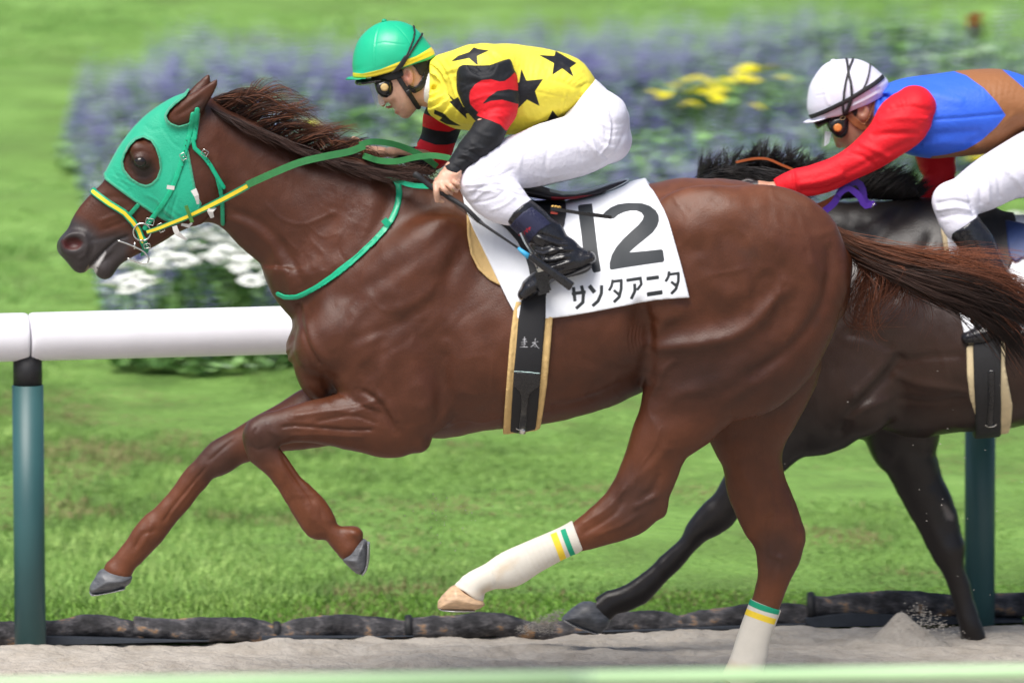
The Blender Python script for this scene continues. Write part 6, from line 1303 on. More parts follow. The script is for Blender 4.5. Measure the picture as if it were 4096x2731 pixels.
for pts, hw in (([(315, 950), (450, 885), (600, 810), (850, 680), (1050, 560), (1200, 475), (1350, 375)], 32), ([(832, 128), (845, 300), (880, 470), (888, 640)], 20), ([(925, 128), (860, 260), (810, 420), (780, 600), (768, 760), (775, 840)], 17), ([(1165, 205), (1120, 380), (1070, 500), (1010, 590)], 13), ([(890, 640), (850, 780), (800, 900)], 28), ([(770, 720), (770, 850), (790, 920)], 18)):
    band('helmet_strap', p2, HS2, ZN, pts, hw, .006, M_BLACKM)
mb = MB(); mb.ring(P(*ZN(770, 950), YF-.085), .008, .0013, (1, 0, .3), (0, 0, 1), seg=12, sub=5, e=.7); mb.build('strap_buckle', simple('brass', (.6, .5, .25), rough=.3, metal=1), p2)
GP2 = [(560, 1010), (640, 930), (760, 900), (850, 940), (860, 1060), (830, 1180), (760, 1235), (690, 1225), (620, 1165), (560, 1090)]
blob('goggles', [('w', fixw(ZN, GP2, YF-.06), YF-.062, .022, .02), ('w', fixw(ZN, GP2, YF-.06), YF+.062, .022, .02), ('w', fixw(ZN, [(560, 960), (640, 950), (660, 1160), (620, 1160)], YF), YF, .06, .012)], M_BLACKG, p2, h=.003)
blob('lower_frame', [('w', fixw(ZN, [(360, 1010), (500, 960), (560, 930), (640, 920), (620, 990), (500, 1060), (410, 1110), (370, 1060)], YF), YF, .06, .02)], simple('smoky_goggles', (.04, .03, .028), rough=.15), p2, h=.003)
blob('button', [('w', fixw(ZN, [(702, 1022), (748, 1042), (766, 1085), (748, 1130), (702, 1150), (656, 1130), (636, 1085), (656, 1042)], YF-.09), YF-.088, .007, .004)], M_ORB, p2, h=.0022, sm=1)
vis = []
for y in np.linspace(-.055, .055, 9):
    bend = (y/.055)**2; vis.append([P(*ZN(500+bend*110, 1060-bend*20), YF+y), P(*ZN(460+bend*130, 1400-bend*160), YF+y)])
mk('visor', [p for r in vis for p in r], [[2*i, 2*i+1, 2*i+3, 2*i+2] for i in range(8)], M_VISOR, p2)
mk('visor_film', [P(*ZN(*q), YF-.04) for q in ((525, 1130), (612, 1150), (575, 1300), (510, 1350))], [[0, 1, 2, 3]], simple('white_film', (.7, .8, .82), rough=.2), p2)
for nr in (True, False):
    band('chin_pad', p2, JB2, ZN, [(850, 890), (900, 960), (970, 1030), (1040, 1080), (1110, 1060)], 52, .008, M_ORL2 if 'M_ORL2' in globals() else simple('brown_leather_pad', (.30, .11, .04), rough=.45), near=nr)
    band('neck_pad', p2, JB2, ZN, [(1100, 1060), (1170, 960), (1210, 840), (1240, 720)], 46, .007, bpy.data.materials['brown_leather_pad'], near=nr)
    wrap('hair', JB2, [('p', 'w', fixw(ZN, [(870, 860), (980, 800), (960, 900), (930, 930)], YF-.06))], .006, h=.003, ylim=(YF-.13, YF) if nr else (YF, YF+.13), mat=M_HAIRB, parent=p2, skin=False)
# shirt
S = Solid(P(*ZD(700, 0), YF)[0], P(*ZD(1850, 0), YF)[0], YF-.25, YF+.25, P(*ZD(0, 720), YF)[2], P(*ZD(0, 50), YF)[2], .0042)
S.loft(fp(ZD, [((765, 235), (770, 330), .06, 0), ((800, 195), (850, 500), .12, 0), ((950, 152), (950, 600), .175, 0), ((1130, 128), (1110, 615), .19, 0), ((1300, 110), (1300, 592), .175, 0), ((1440, 115), (1440, 515), .155, 0), ((1580, 160), (1540, 470), .145, 0), ((1720, 250), (1620, 480), .135, 0), ((1800, 330), (1680, 520), .12, 0)]), .01)
V, Q = S.mesh(); V = smooth(V, Q, 3); N = normals(V, Q)
V = sculpt_far(V, N, [(ZD, p, w, h, 0) for p, w, h in (([(1050, 400), (1200, 390), (1440, 370)], 8, -.004), ([(950, 230), (1080, 270), (1200, 300)], 20, .004), ([(980, 500), (1120, 480), (1300, 470)], 16, -.005), ([(1000, 540), (1150, 530), (1300, 540)], 16, .005), ([(860, 200), (980, 190), (1100, 210)], 16, -.004), ([(1250, 540), (1400, 470), (1520, 420)], 16, -.005), ([(1500, 380), (1400, 480), (1300, 560)], 16, .004))])
V = V+N*(vnoise(V*np.array([10, 14, 16]), 14)*.0035)[:, None]
w_ = lambda pts: ('p', 'w', fixw(ZD, pts, YF-.12))
M_SHIRT2 = layered('blue_silks_brown_hoop', (.035, .13, .72), [('hoop', (.30, .125, .05))], rough=.55, bump=.4, bscale=48, bdist=.006, namp=.04, spec=.3)
mk('shirt', V, Q, M_SHIRT2, p2, attrs={'hoop': sdset2(V, [w_([(1150, 128), (1150, 60), (1440, 60), (1443, 120), (1500, 165), (1562, 218), (1700, 330), (1750, 760), (1000, 760), (1040, 612), (1120, 600), (1230, 570), (1320, 510), (1400, 435), (1454, 368), (1400, 290), (1330, 215), (1235, 150)])])})
M_RED = simple('red_silk', RED, rough=.6, nscale=12, namp=.08, bump=.5, bscale=45, bdist=.006, spec=.25)
S = Solid(P(*ZD(90, 0), YF)[0], P(*ZD(1120, 0), YF)[0], YF-.36, YF-.02, P(*ZD(0, 900), YF)[2], P(*ZD(0, 120), YF)[2], .004)
S.loft(pairs(ZD, [((830, 262), (1045, 395), .085, YF-.15), ((745, 325), (1010, 480), .082, YF-.17), ((660, 462), (890, 558), .066, YF-.19), ((558, 560), (728, 665), .054, YF-.2), ((450, 620), (565, 755), .048, YF-.2), ((335, 660), (400, 822), .046, YF-.2), ((240, 685), (275, 832), .042, YF-.195), ((132, 736), (172, 848), .034, YF-.185)]), .012)
X, Z = np.meshgrid(S.x.astype(float), S.z.astype(float), indexing='ij')
S.F = np.maximum(S.F, poly_sd(X, Z, W2(ZD, [(128, 735), (238, 688), (700, 100), (1200, 100), (1200, 700), (600, 900), (180, 860)], YF-.185))[:, :, None].astype(np.float32))
V, Q = S.mesh(); V = smooth(V, Q, 3); N = normals(V, Q)
V = sculpt_far(V, N, [(ZD, p, w, h, 0) for p, w, h in (([(245, 690), (250, 760), (280, 830)], 8, -.006), ([(290, 760), (400, 740), (520, 700)], 14, .005), ([(300, 800), (420, 790), (540, 740)], 12, -.005), ([(560, 580), (640, 600), (700, 650)], 12, -.005), ([(620, 520), (700, 560), (780, 600)], 14, .005), ([(700, 480), (800, 470), (950, 470)], 14, -.006), ([(740, 400), (860, 380), (1000, 390)], 16, .005), ([(800, 340), (900, 320), (1020, 340)], 12, -.004), ([(540, 700), (720, 610), (900, 520)], 16, -.004))])
V = V+N*(vnoise(V*np.array([14, 14, 20]), 15)*.004)[:, None]
mk('sleeve', V, Q, M_RED, p2)
S = Solid(P(*ZD(850, 0), YF)[0], P(*ZD(1250, 0), YF)[0], YF+.03, YF+.29, P(*ZD(0, 900), YF)[2], P(*ZD(0, 480), YF)[2], .0045)
S.loft(pairs(ZD, [((930, 540), (1170, 560), .06, YF+.15), ((960, 640), (1172, 650), .058, YF+.18), ((1000, 720), (1168, 720), .05, YF+.18), ((960, 770), (1090, 800), .045, YF+.17), ((930, 800), (1040, 850), .04, YF+.15)]), .012)
V, Q = S.mesh(); V = smooth(V, Q, 3); mk('sleeve', V, Q, M_RED, p2)
# breeches
S = Solid(P(*ZD(1000, 0), YF)[0], P(*ZD(2150, 0), YF)[0], YF-.36, YF+.36, P(*ZD(0, 1150), YF)[2], P(*ZD(0, 230), YF)[2], .0046)
S.loft(fp(ZD, [((1720, 250), (1620, 480), .135, 0), ((1800, 320), (1640, 580), .15, 0), ((1900, 460), (1720, 780), .155, 0)]), .03)
X, Z = np.meshgrid(S.x.astype(float), S.z.astype(float), indexing='ij')
S.F = np.maximum(S.F, poly_sd(X, Z, W2(ZD, [(1640, 200), (1580, 330), (1530, 475), (1400, 600), (1400, 1200), (2300, 1200), (2300, 100)], YF))[:, :, None].astype(np.float32))
for sY in (-1, 1):
    S.loft(pairs(ZD, [((1640, 440), (1900, 700), .10, YF+.09*sY), ((1530, 478), (1740, 800), .10, YF+.12*sY), ((1400, 562), (1560, 832), .09, YF+.16*sY), ((1250, 660), (1430, 880), .08, YF+.2*sY), ((1140, 750), (1300, 930), .07, YF+.235*sY)]), .03)
    ellp(S, ZD, (1140, 850), 96, 102, .06, YF+.25*sY, 0, .02)
    S.loft(pairs(ZD, [((1045, 875), (1255, 880), .06, YF+.255*sY), ((1068, 970), (1280, 920), .057, YF+.262*sY), ((1100, 1030), (1300, 950), .054, YF+.268*sY), ((1150, 1075), (1320, 975), .048, YF+.272*sY)]), .02)
V, Q = S.mesh(); V = smooth(V, Q, 3); N = normals(V, Q)
V = sculpt_far(V, N, [(ZD, p, w, h, 0) for p, w, h in (([(1090, 780), (1200, 740), (1240, 800), (1260, 900)], 10, -.006), ([(1060, 860), (1150, 840), (1240, 860)], 9, -.005), ([(1060, 900), (1160, 880), (1250, 900)], 8, .005), ([(1080, 940), (1180, 920), (1270, 930)], 8, -.004), ([(1220, 640), (1300, 740), (1310, 860)], 12, -.006), ([(1260, 620), (1340, 720), (1350, 850)], 12, .006), ([(1320, 600), (1400, 700), (1420, 830)], 10, -.004), ([(1200, 680), (1350, 610), (1500, 560)], 9, -.004), ([(1400, 640), (1500, 720), (1560, 800)], 12, .004))])
V = V+N*(vnoise(V*np.array([10, 14, 14]), 16)*.003)[:, None]
mk('breeches', V, Q, M_BREECH, p2)
def zJn(x, y): return ZJ(x, y)
for side in (-1, 1):
    Sb, b = boots(p2, ZJ, [((722, 535), (868, 448), .054), ((770, 610), (925, 525), .056), ((830, 690), (975, 620), .055), ((880, 780), (1020, 730), .052), ((920, 860), (1050, 830), .05)],
      [((1060, 890), (1090, 990), .036), ((1000, 880), (1010, 1000), .042), ((930, 930), (930, 1045), .046), ((860, 965), (865, 1065), .045), ((805, 990), (815, 1060), .036)], .275, [(715, 530), (860, 435), (1300, 500), (1300, 1200), (600, 1200), (600, 700)], None, None, side, None, .0045)
# ================================================================== the place: track, rail, bank, flowers
def smat(name, stops, scale, rough=.9, sc3=None, bump=.5, bdist=.02, bscale=20, detail=6):
    m, N, L, B = new_mat(name); nz = noise(N, L, scale, detail, .65, sc3=sc3); r = ramp(N, L, nz.outputs['Fac'], stops); L.new(r.outputs['Color'], B.inputs['Base Color']); B.inputs['Roughness'].default_value = rough; B.inputs['Specular IOR Level'].default_value = .2
    n2 = noise(N, L, bscale, 5); bumpn(N, L, n2.outputs['Fac'], B, bump, bdist); return m
# line of the logs on the ground, read from the photograph: left and right end
EL = Gs(*ZU(0, 1482)); ER = Gs(*ZU(2352, 1428))
SL = (ER[1]-EL[1])/(ER[0]-EL[0])
def edge_y(x): return EL[1]+SL*(x-EL[0])
SLOPE = math.tan(math.radians(7))
def bank_z(x, y): return np.maximum(0, (y-edge_y(x)-.12))*SLOPE
def on_bank(sx, sy):
    d = FWD + np.array([1.0, 0, 0])*(sx-2048)*KPX - UPV*(sy-1365.5)*KPX
    # z = SLOPE*(y - EL1 - SL*(x-EL0) -.12)
    c0 = -SLOPE*(EL[1]+.12)+SLOPE*SL*EL[0]
    t = (c0+SLOPE*CAM[1]-SLOPE*SL*CAM[0]-CAM[2])/(d[2]-SLOPE*d[1]+SLOPE*SL*d[0]); return CAM+d*t
def grid(x0, x1, nx, y0, y1, ny, fz, skew=True):
    xs = np.linspace(x0, x1, nx); ys = np.linspace(y0, y1, ny); X, Y = np.meshgrid(xs, ys, indexing='ij')
    if skew: Y = Y+SL*(X-EL[0])
    Z = fz(X, Y); V = np.stack([X, Y, Z], 2).reshape(-1, 3)
    i, j = np.meshgrid(np.arange(nx-1), np.arange(ny-1), indexing='ij'); a = (i*ny+j).ravel()
    return V, np.stack([a, a+ny, a+ny+1, a+1], 1)
def n2(X, Y, fx, fy, seed):
    p = np.stack([X.ravel()*fx, Y.ravel()*fy, np.zeros(X.size)], 1); return vnoise(p, seed).reshape(X.shape)
M_SAND = smat('sand', [(.25, (.30, .265, .22)), (.5, (.40, .36, .31)), (.75, (.48, .44, .385))], 9, sc3=(1, 1, 1), bump=.9, bdist=.02, bscale=34)
M_SANDF = smat('loose_sand', [(.25, (.25, .225, .195)), (.6, (.38, .35, .31))], 22, bump=.9, bdist=.01, bscale=80)
def sand_z(X, Y):
    z = n2(X, Y, 3.5, 7, 1)*.016+n2(X, Y, 11, 18, 2)*.009+n2(X, Y, 36, 55, 3)*.004
    for cx, cy, r, h in ((P(*ZU(1565, 1520), .3)[0], .3, .09, .03),): z = z+h*np.exp(-(((X-cx)/r)**2+((Y-cy)/(r*1.5))**2))
    e = edge_y(X)-Y; z = z*np.clip((Y+7)/6.5, .3, 1)-.012*np.exp(-(e/.12)**2)+.010*np.exp(-((e-.22)/.10)**2)*(1+n2(X, Y, 4, 4, 8)); return z
V, F = grid(-2.6, 2.9, 700, -1.2, EL[1]+.02, 330, sand_z); mk('sand_track', V, F, M_SAND, kind='structure', base=(0, 0, 0))
V, F = grid(-60, 60, 90, -40, -1.2, 40, lambda X, Y: X*0-.004); mk('track_apron', V, F, M_SAND, kind='structure', base=(0, 0, 0))
for sx0, sx1 in ((-60, -2.6), (2.9, 60)):
    V, F = grid(sx0, sx1, 30, -1.2, EL[1]+.02, 12, lambda X, Y: X*0); mk('track_beyond', V, F, M_SAND, kind='structure', base=(0, 0, 0))
# kicked up sand
def plume(tri, Y, n, seed, spread):
    r = np.random.default_rng(seed); V = []; F = []
    A = [P(*q, Y) for q in tri]
    for i in range(n):
        a, b = sorted(r.random(2)); w = (a, b-a, 1-b); c = sum(A[k]*w[k] for k in range(3))+r.normal(0, 1, 3)*spread*np.array([1, 2.5, 1]); s = r.uniform(.0012, .0035)
        k = len(V); V += [c+s*np.array(q) for q in ((1, 0, -.5), (-.6, .8, -.4), (-.6, -.8, -.4), (0, 0, .9))]; F += [[k, k+1, k+2], [k, k+3, k+1], [k+1, k+3, k+2], [k+2, k+3, k]]
    return V, F
def mound(tag_, sx, sy, Y, r, h, lean, label):
    c = P(*ZU(sx, sy), Y); n = 48; m = 40; V = []; F = []
    for i in range(n):
        for j in range(m):
            u = (i/(n-1)*2-1)*1.5; v = (j/(m-1)*2-1)*1.5; d = math.hypot(u, v)
            prof = max(0, 1-d)**1.25; V.append([c[0]+u*r+lean*h*prof, Y+v*r*.6, c[2]-.03+prof*(h+.03)])
    V = np.array(V); V[:, 2] += vnoise(V*np.array([30, 30, 30]), 5)*.006*(V[:, 2] > c[2]); V[:, 0] += vnoise(V*40, 6)*.004
    F = [[i*m+j, (i+1)*m+j, (i+1)*m+j+1, i*m+j+1] for i in range(n-1) for j in range(m-1)]
    o = mk(tag_, V, F, M_SANDF, label=label, cat='sand', kind='stuff'); return o
mound('sand_heap', 2085, 1482, YF+.02, .19, .115, -.25, 'peak of sand thrown up beside the dark horse foreleg')
V, F = plume([ZU(1180, 1448), ZU(1290, 1400), ZU(1270, 1450)], YF-.1, 900, 3, .006); V2, F2_ = plume([ZU(2040, 1440), ZU(2110, 1385), ZU(2230, 1480)], YF+.02, 500, 4, .012)
V3, F3 = plume([ZU(1750, 850), ZU(2350, 900), ZU(2100, 1480)], .8, 45, 6, .12); V4, F4 = plume([ZU(950, 1150), ZU(1150, 1130), ZU(980, 1250)], .1, 40, 7, .03)
k = len(V); kk = k+len(V2); k3 = kk+len(V3)
mk('flying_sand', V+V2+V3+V4, F+[[a+k for a in f] for f in F2_]+[[a+kk for a in f] for f in F3]+[[a+k3 for a in f] for f in F4], simple('sand_grains', (.36, .33, .29), rough=.9), kind='stuff', label='spray of sand grains in the air behind the hooves', cat='sand', sm=False)

# bank
M_TURF = smat('turf', [(.2, (.20, .18, .08)), (.34, (.13, .22, .055)), (.55, (.17, .31, .07)), (.8, (.27, .44, .12))], 2.3, sc3=(1, 1.6, 1), bump=1, bdist=.03, bscale=30)
def bz(X, Y): return bank_z(X, Y)+n2(X, Y, 2, 2, 11)*.02*np.clip(Y-edge_y(X)-.1, 0, 1)-.004
V, F = grid(-6, 6, 260, EL[1]+.02, EL[1]+14, 300, bz); mk('grass_bank', V, F, M_TURF, kind='structure', base=(0, 0, 0))
def bz2(X, Y): return bank_z(X, Y)-.02-np.maximum(0, Y-60)*SLOPE
V, F = grid(-160, 160, 60, EL[1]+.02, 200, 60, bz2); mk('grass_field', V, F, M_TURF, kind='structure', base=(0, 0, 0))
# grass blades
def blades(name, n, yr, h0, h1, w, seed, cols, mask=None, xr=(-2.4, 2.6), **kw):
    r = np.random.default_rng(seed); x = r.uniform(*xr, n); e = r.uniform(*yr, n)**1.0; y = edge_y(x)+e
    if mask is not None: k = mask(x, y, e); x, y, e = x[k], y[k], e[k]
    n = len(x); z = bank_z(x, y); d = np.clip(vnoise(np.stack([x*1.6, y*1.6, x*0], 1), 33)+.55, .15, 1.2)
    h = r.uniform(h0, h1, n)*d; a = r.uniform(0, math.pi, n); lx = r.normal(0, .35, n)*h; ly = r.normal(0, .35, n)*h
    B = np.stack([x, y, z-.004], 1); dx = np.stack([np.cos(a), np.sin(a), 0*a], 1)*(w*r.uniform(.6, 1.4, n))[:, None]
    M = B+np.stack([lx*.35, ly*.35, h*.6], 1); T = B+np.stack([lx, ly, h], 1)
    V = np.stack([B-dx, B+dx, M+dx*.7, M-dx*.7, T], 1).reshape(-1, 3); k = np.arange(n)*5
    F = np.concatenate([np.stack([k, k+1, k+2, k+3], 1), np.stack([k+3, k+2, k+4, k+4], 1)])
    Fl = [*(np.stack([k, k+1, k+2, k+3], 1).tolist()), *(np.stack([k+3, k+2, k+4], 1).tolist())]
    cc = np.array(cols); pick = np.clip((vnoise(np.stack([x*2.0, y*3.2, x*0], 1), 44)*.6+vnoise(np.stack([x*6, y*9, x*0], 1), 45)*.35+.5)*len(cols)+r.normal(0, .6, n), 0, len(cols)-1).astype(int)
    C = np.repeat(cc[pick]*r.uniform(.75, 1.3, (n, 1)), 5, axis=0)
    return mk(name, V, Fl, M_BLADE, cols=C, kind='stuff', sm=False, **kw)
M_BLADE = toned('grass_blade', rough=.6, namp=.1, bump=0, spec=.25)
GC = [(.26, .24, .11), (.13, .23, .06), (.17, .29, .075), (.21, .35, .09), (.26, .42, .11), (.32, .48, .14)]
BEDP = _W2(ZU, [(0, 0)])  # placeholder, replaced below
def bed_poly():
    pts = [(235, 850), (480, 868), (700, 850), (1000, 830), (1500, 820), (1900, 700), (2120, 520), (2240, 430), (2700, 400), (2700, 190), (2000, 170), (1400, 215), (800, 245), (400, 220), (190, 250), (150, 330), (185, 560)]
    out = []
    for p in pts: w = on_bank(*ZU(*p)); out.append((w[0], w[1]))
    return np.array(out)
BEDP = bed_poly()
def inbed(x, y): return poly_sd(x, y, BEDP)
blades('grass', 110000, (.06, 4.2), .014, .042, .0024, 50, GC, mask=lambda x, y, e: inbed(x, y) > 0, label='uneven green grass on the bank behind the rail', cat='grass')
blades('grass', 30000, (4.2, 11.5), .02, .045, .006, 51, [(.19, .36, .09), (.26, .46, .12), (.30, .50, .15)], mask=lambda x, y, e: inbed(x, y) > 0, xr=(-3, 3.2), label='smooth bright lawn beyond the flower bed', cat='grass')
blades('grass', 26000, (.03, .55), .015, .04, .003, 52, [(.22, .42, .07), (.27, .48, .09), (.32, .50, .12)], label='fringe of grass along the back of the dark logs', cat='grass')
M_LEAF = toned('bed_leaf', rough=.55, namp=.12, bump=0, spec=.3)
FLOWER_AT = []
# single blooms
def bloom(name, rad, npet, rings, col, ccol, flat=.35):
    V = []; F = []; C = []; r = np.random.default_rng(5)
    for k in range(rings):
        for j in range(npet):
            a = 2*math.pi*(j+.5*k)/npet+r.normal(0, .08); R0 = rad*(1-.28*k); up = flat*rad*(.2+.8*k/max(1, rings)); n = len(V)
            d = np.array([math.cos(a), math.sin(a), 0]); e = np.array([-math.sin(a), math.cos(a), 0])*R0*.28
            V += [np.array([0, 0, up*.4]), d*R0*.6+e+[0, 0, up], d*R0+[0, 0, up*.9], d*R0*.6-e+[0, 0, up]]; F.append([n, n+1, n+2, n+3]); C += [col]*4
    n = len(V); seg = 8
    for j in range(seg): V.append(np.array([math.cos(j*math.pi/4)*rad*.25, math.sin(j*math.pi/4)*rad*.25, rad*flat*.8])); C.append(ccol)
    V.append(np.array([0, 0, rad*flat*1.1])); C.append(ccol); F += [[n+j, n+(j+1) % seg, n+seg] for j in range(seg)]
    # stem
    n = len(V)
    for z in (rad*.1, -.28):
        for j in range(4): V.append(np.array([math.cos(j*1.57)*.003, math.sin(j*1.57)*.003, z])); C.append((.07, .15, .03))
    F += [[n+j, n+(j+1) % 4, n+4+(j+1) % 4, n+4+j] for j in range(4)]
    return np.array(V), F, np.array(C)
def scatter(name, proto, spots, hgt, labels, cat, group, seed):
    r = np.random.default_rng(seed); V, F, C = proto; first = None
    for i, (ux, uy) in enumerate(spots):
        # depth: where the bloom, hgt above the ground, is seen at this spot
        c0 = on_bank(*ZU(ux, uy)); w = c0
        for _ in range(4):
            d = (w-CAM); w2 = on_bank(*ZU(ux, uy)); zz = hgt; t = 1-zz/(CAM[2]-bank_z(w2[0], w2[1])+1e-6)*.62
            w = CAM+(w2-CAM)*t
            g = bank_z(w[0], w[1]); err = (w[2]-g)-hgt
            lo, hi = .6, 1.0
            for __ in range(20):
                mid = (lo+hi)/2; q = CAM+(w2-CAM)*mid
                if q[2]-bank_z(q[0], q[1]) > hgt: lo = mid
                else: hi = mid
            w = CAM+(w2-CAM)*((lo+hi)/2)
            break
        FLOWER_AT.append((w[0], w[1]))
        if first is None:
            first = mk(name, V+w, F, M_LEAF, cols=C, label=labels(ux, uy), cat=cat, group=group, base=w, sm=False); o = first
        else: o = clone(first, w.tolist(), labels(ux, uy))
        o.rotation_euler = (r.normal(.25, .25), r.normal(0, .25), r.uniform(0, 6.28)); s = r.uniform(.75, 1.2); o.scale = (s, s, s)
YS = [(1506, 216), (1527, 220), (1585, 184), (1604, 178), (1622, 186), (1612, 206), (1640, 196), (1655, 206), (1668, 186), (1700, 178), (1722, 184), (1735, 190), (1700, 162), (1722, 158), (1745, 160), (1660, 212), (1590, 214), (1628, 214), (1800, 181), (1575, 244), (1592, 240), (1740, 246), (1548, 200), (1770, 156), (2238, 365), (2254, 366), (720, 288), (1648, 226), (1570, 190), (1690, 196)]
YX = {(1506, 216): 'leftmost yellow bloom of the cluster between the jockeys', (1735, 190): 'yellow bloom at the right end of the main cluster row', (1740, 246): 'low yellow bloom right of and below the cluster', (1575, 244): 'lowest left yellow bloom of the cluster', (1592, 240): 'yellow bloom second from left in the lowest row', (1700, 162): 'topmost left yellow bloom above the main row', (1770, 156): 'highest yellow bloom toward the white helmet', (2238, 365): 'left of two yellow blooms beside the white breeches', (2254, 366): 'right of two yellow blooms beside the white breeches', (1527, 220): 'second yellow bloom from the left end of the cluster'}
WX = {(252, 660): 'lowest left white bloom just above the white rail', (300, 664): 'second low white bloom above the rail from the left', (275, 620): 'white bloom on the left edge just above the lowest ones', (610, 640): 'white bloom closest to the chestnut chest', (2330, 505): 'left of centre white bloom behind the far saddle', (2312, 508): 'leftmost white bloom behind the far saddle', (2348, 500): 'uppermost white bloom at the right edge', (2345, 520): 'lowest white bloom at the right edge', (540, 520): 'highest right white bloom under the horse jaw', (470, 512): 'topmost white bloom under the horse jaw'}
def ylab(x, y):
    if (x, y) in YX: return YX[(x, y)]
    if x > 2000: return 'yellow bloom low in the bed beside the white breeches'
    if x < 1000: return 'faint yellow bloom above the chestnut horse mane'
    if x > 1790: return 'lone yellow bloom above the white helmet'
    return 'small yellow bloom in the cluster between the two jockeys'
scatter('yellow_flower', bloom('y', .036, 9, 2, (.95, .88, .03), (.9, .7, .03)), YS, .40, ylab, 'flower', 'yellow flowers in the bed', 1)
WS = [(470, 512), (500, 522), (445, 530), (475, 540), (520, 540), (550, 556), (430, 552), (392, 556), (404, 576), (380, 590), (510, 580), (545, 585), (580, 600), (600, 606), (360, 606), (520, 605), (560, 632), (345, 612), (300, 610), (252, 660), (300, 664), (330, 650), (356, 650), (275, 620), (590, 570), (420, 600), (490, 560), (540, 520), (610, 640), (458, 548), (486, 552), (512, 560), (533, 570), (415, 570), (398, 600), (440, 612), (468, 596), (498, 600), (548, 606), (372, 622), (330, 625), (566, 590), (590, 620), (576, 648), (318, 640), (286, 645), (450, 575), (524, 592), (362, 580), (2330, 505), (2348, 500), (2312, 508), (2345, 520)]
def wlab(x, y):
    if (x, y) in WX: return WX[(x, y)]
    if x > 2000: return 'white bloom behind the far saddle at the right edge'
    if x < 265: return 'lowest left white bloom just above the white rail'
    return 'white bloom in the patch below the horse jaw'
scatter('white_flower', bloom('w', .052, 12, 4, (.86, .88, .82), (.86, .88, .80), .55), WS, .36, wlab, 'flower', 'white flowers in the bed', 2)
rf = on_bank(*ZU(2248, 300)); mb = MB()
rz = .62; tp = None
lo, hi = .6, 1.0; w2 = on_bank(*ZU(2240, 60))
for __ in range(24):
    mid = (lo+hi)/2; q_ = CAM+(w2-CAM)*mid
    if q_[2]-bank_z(q_[0], q_[1]) > .66: lo = mid
    else: hi = mid
tp = CAM+(w2-CAM)*lo; ft = np.array([tp[0], tp[1], bank_z(tp[0], tp[1])])
redf = empty('red_flower', ft, 'single dark red flower on a tall stalk at the top right', 'flower')
mb.tube([ft, (ft+tp)/2+[.01, 0, 0], tp], .004, 6); mb.build('stalk', simple('stalk', (.06, .10, .03)), redf)
mb = MB(); rr = np.random.default_rng(3)
for k in range(90):
    a = rr.uniform(0, 6.28); u = rr.random(); c = tp+np.array([math.cos(a)*.026*(1-.3*u), math.sin(a)*.026, -.05+u*.105]); s = .018
    d = rr.normal(0, 1, 3); d /= np.linalg.norm(d); e = np.cross(d, [0, .3, 1]); mb.add([c-d*s, c+e*s*.6, c+d*s, c-e*s*.6], [[0, 1, 2, 3]], 0 if u > .45 else 1)
mb.build('petals', None, redf, mats=[simple('red_petal', (.5, .03, .015)), simple('purple_calyx', (.10, .05, .12))])

# bed soil and plants
gx, gy = BEDP[:, 0], BEDP[:, 1]
FL = np.array(FLOWER_AT)
def clear(x, y, r0):
    ok = np.ones(len(x), bool)
    for fx, fy in FL: ok &= np.hypot(x-fx, (y-fy+.05)/1.6) > r0
    return ok
def spikes(n, seed):
    r = np.random.default_rng(seed); x = r.uniform(max(gx.min(), -3.1), min(gx.max(), 3.2), n); y = r.uniform(gy.min(), gy.max(), n)
    k = (inbed(x, y) < -.03+.30*np.clip(vnoise(np.stack([x*2.2, y*1.1, x*0], 1), 91)-.1, 0, 1)); return x[k], y[k], r
def leaves(name, n, seed, **kw):
    x, y, r = spikes(n, seed); m = len(x); z0 = bank_z(x, y); d = inbed(x, y); H = np.clip(-d*2.5, .15, 1)*.25
    h = r.uniform(.05, 1, m)**.6*H*(1+.4*vnoise(np.stack([x*2, y*2, x*0], 1), 61)); z = z0+h
    s = r.uniform(.010, .026, m); a = r.uniform(0, 2*math.pi, m); t = r.uniform(-.3, .9, m)
    ax = np.stack([np.cos(a)*np.cos(t), np.sin(a)*np.cos(t), np.sin(t)], 1)*s[:, None]*1.5; bx = np.stack([-np.sin(a), np.cos(a), r.normal(0, .4, m)], 1)*s[:, None]*.6
    c = np.stack([x, y, z], 1); V = np.stack([c-ax, c+bx, c+ax, c-bx], 1).reshape(-1, 3); F = np.arange(m*4).reshape(-1, 4)
    pal = np.array([(.07, .17, .04), (.13, .29, .07), (.20, .38, .11), (.28, .48, .17), (.34, .46, .30)]); q = np.clip((vnoise(np.stack([x*3, y*3, z*4], 1), 62)*.5+.5)*4+r.normal(0, .9, m), 0, 4).astype(int)
    return mk(name, V, F, M_LEAF, cols=np.repeat(pal[q]*r.uniform(.7, 1.25, (m, 1)), 4, axis=0), kind='stuff', sm=False, **kw)
leaves('bed_foliage', 120000, 70, label='mixed green foliage filling the long flower bed', cat='foliage')
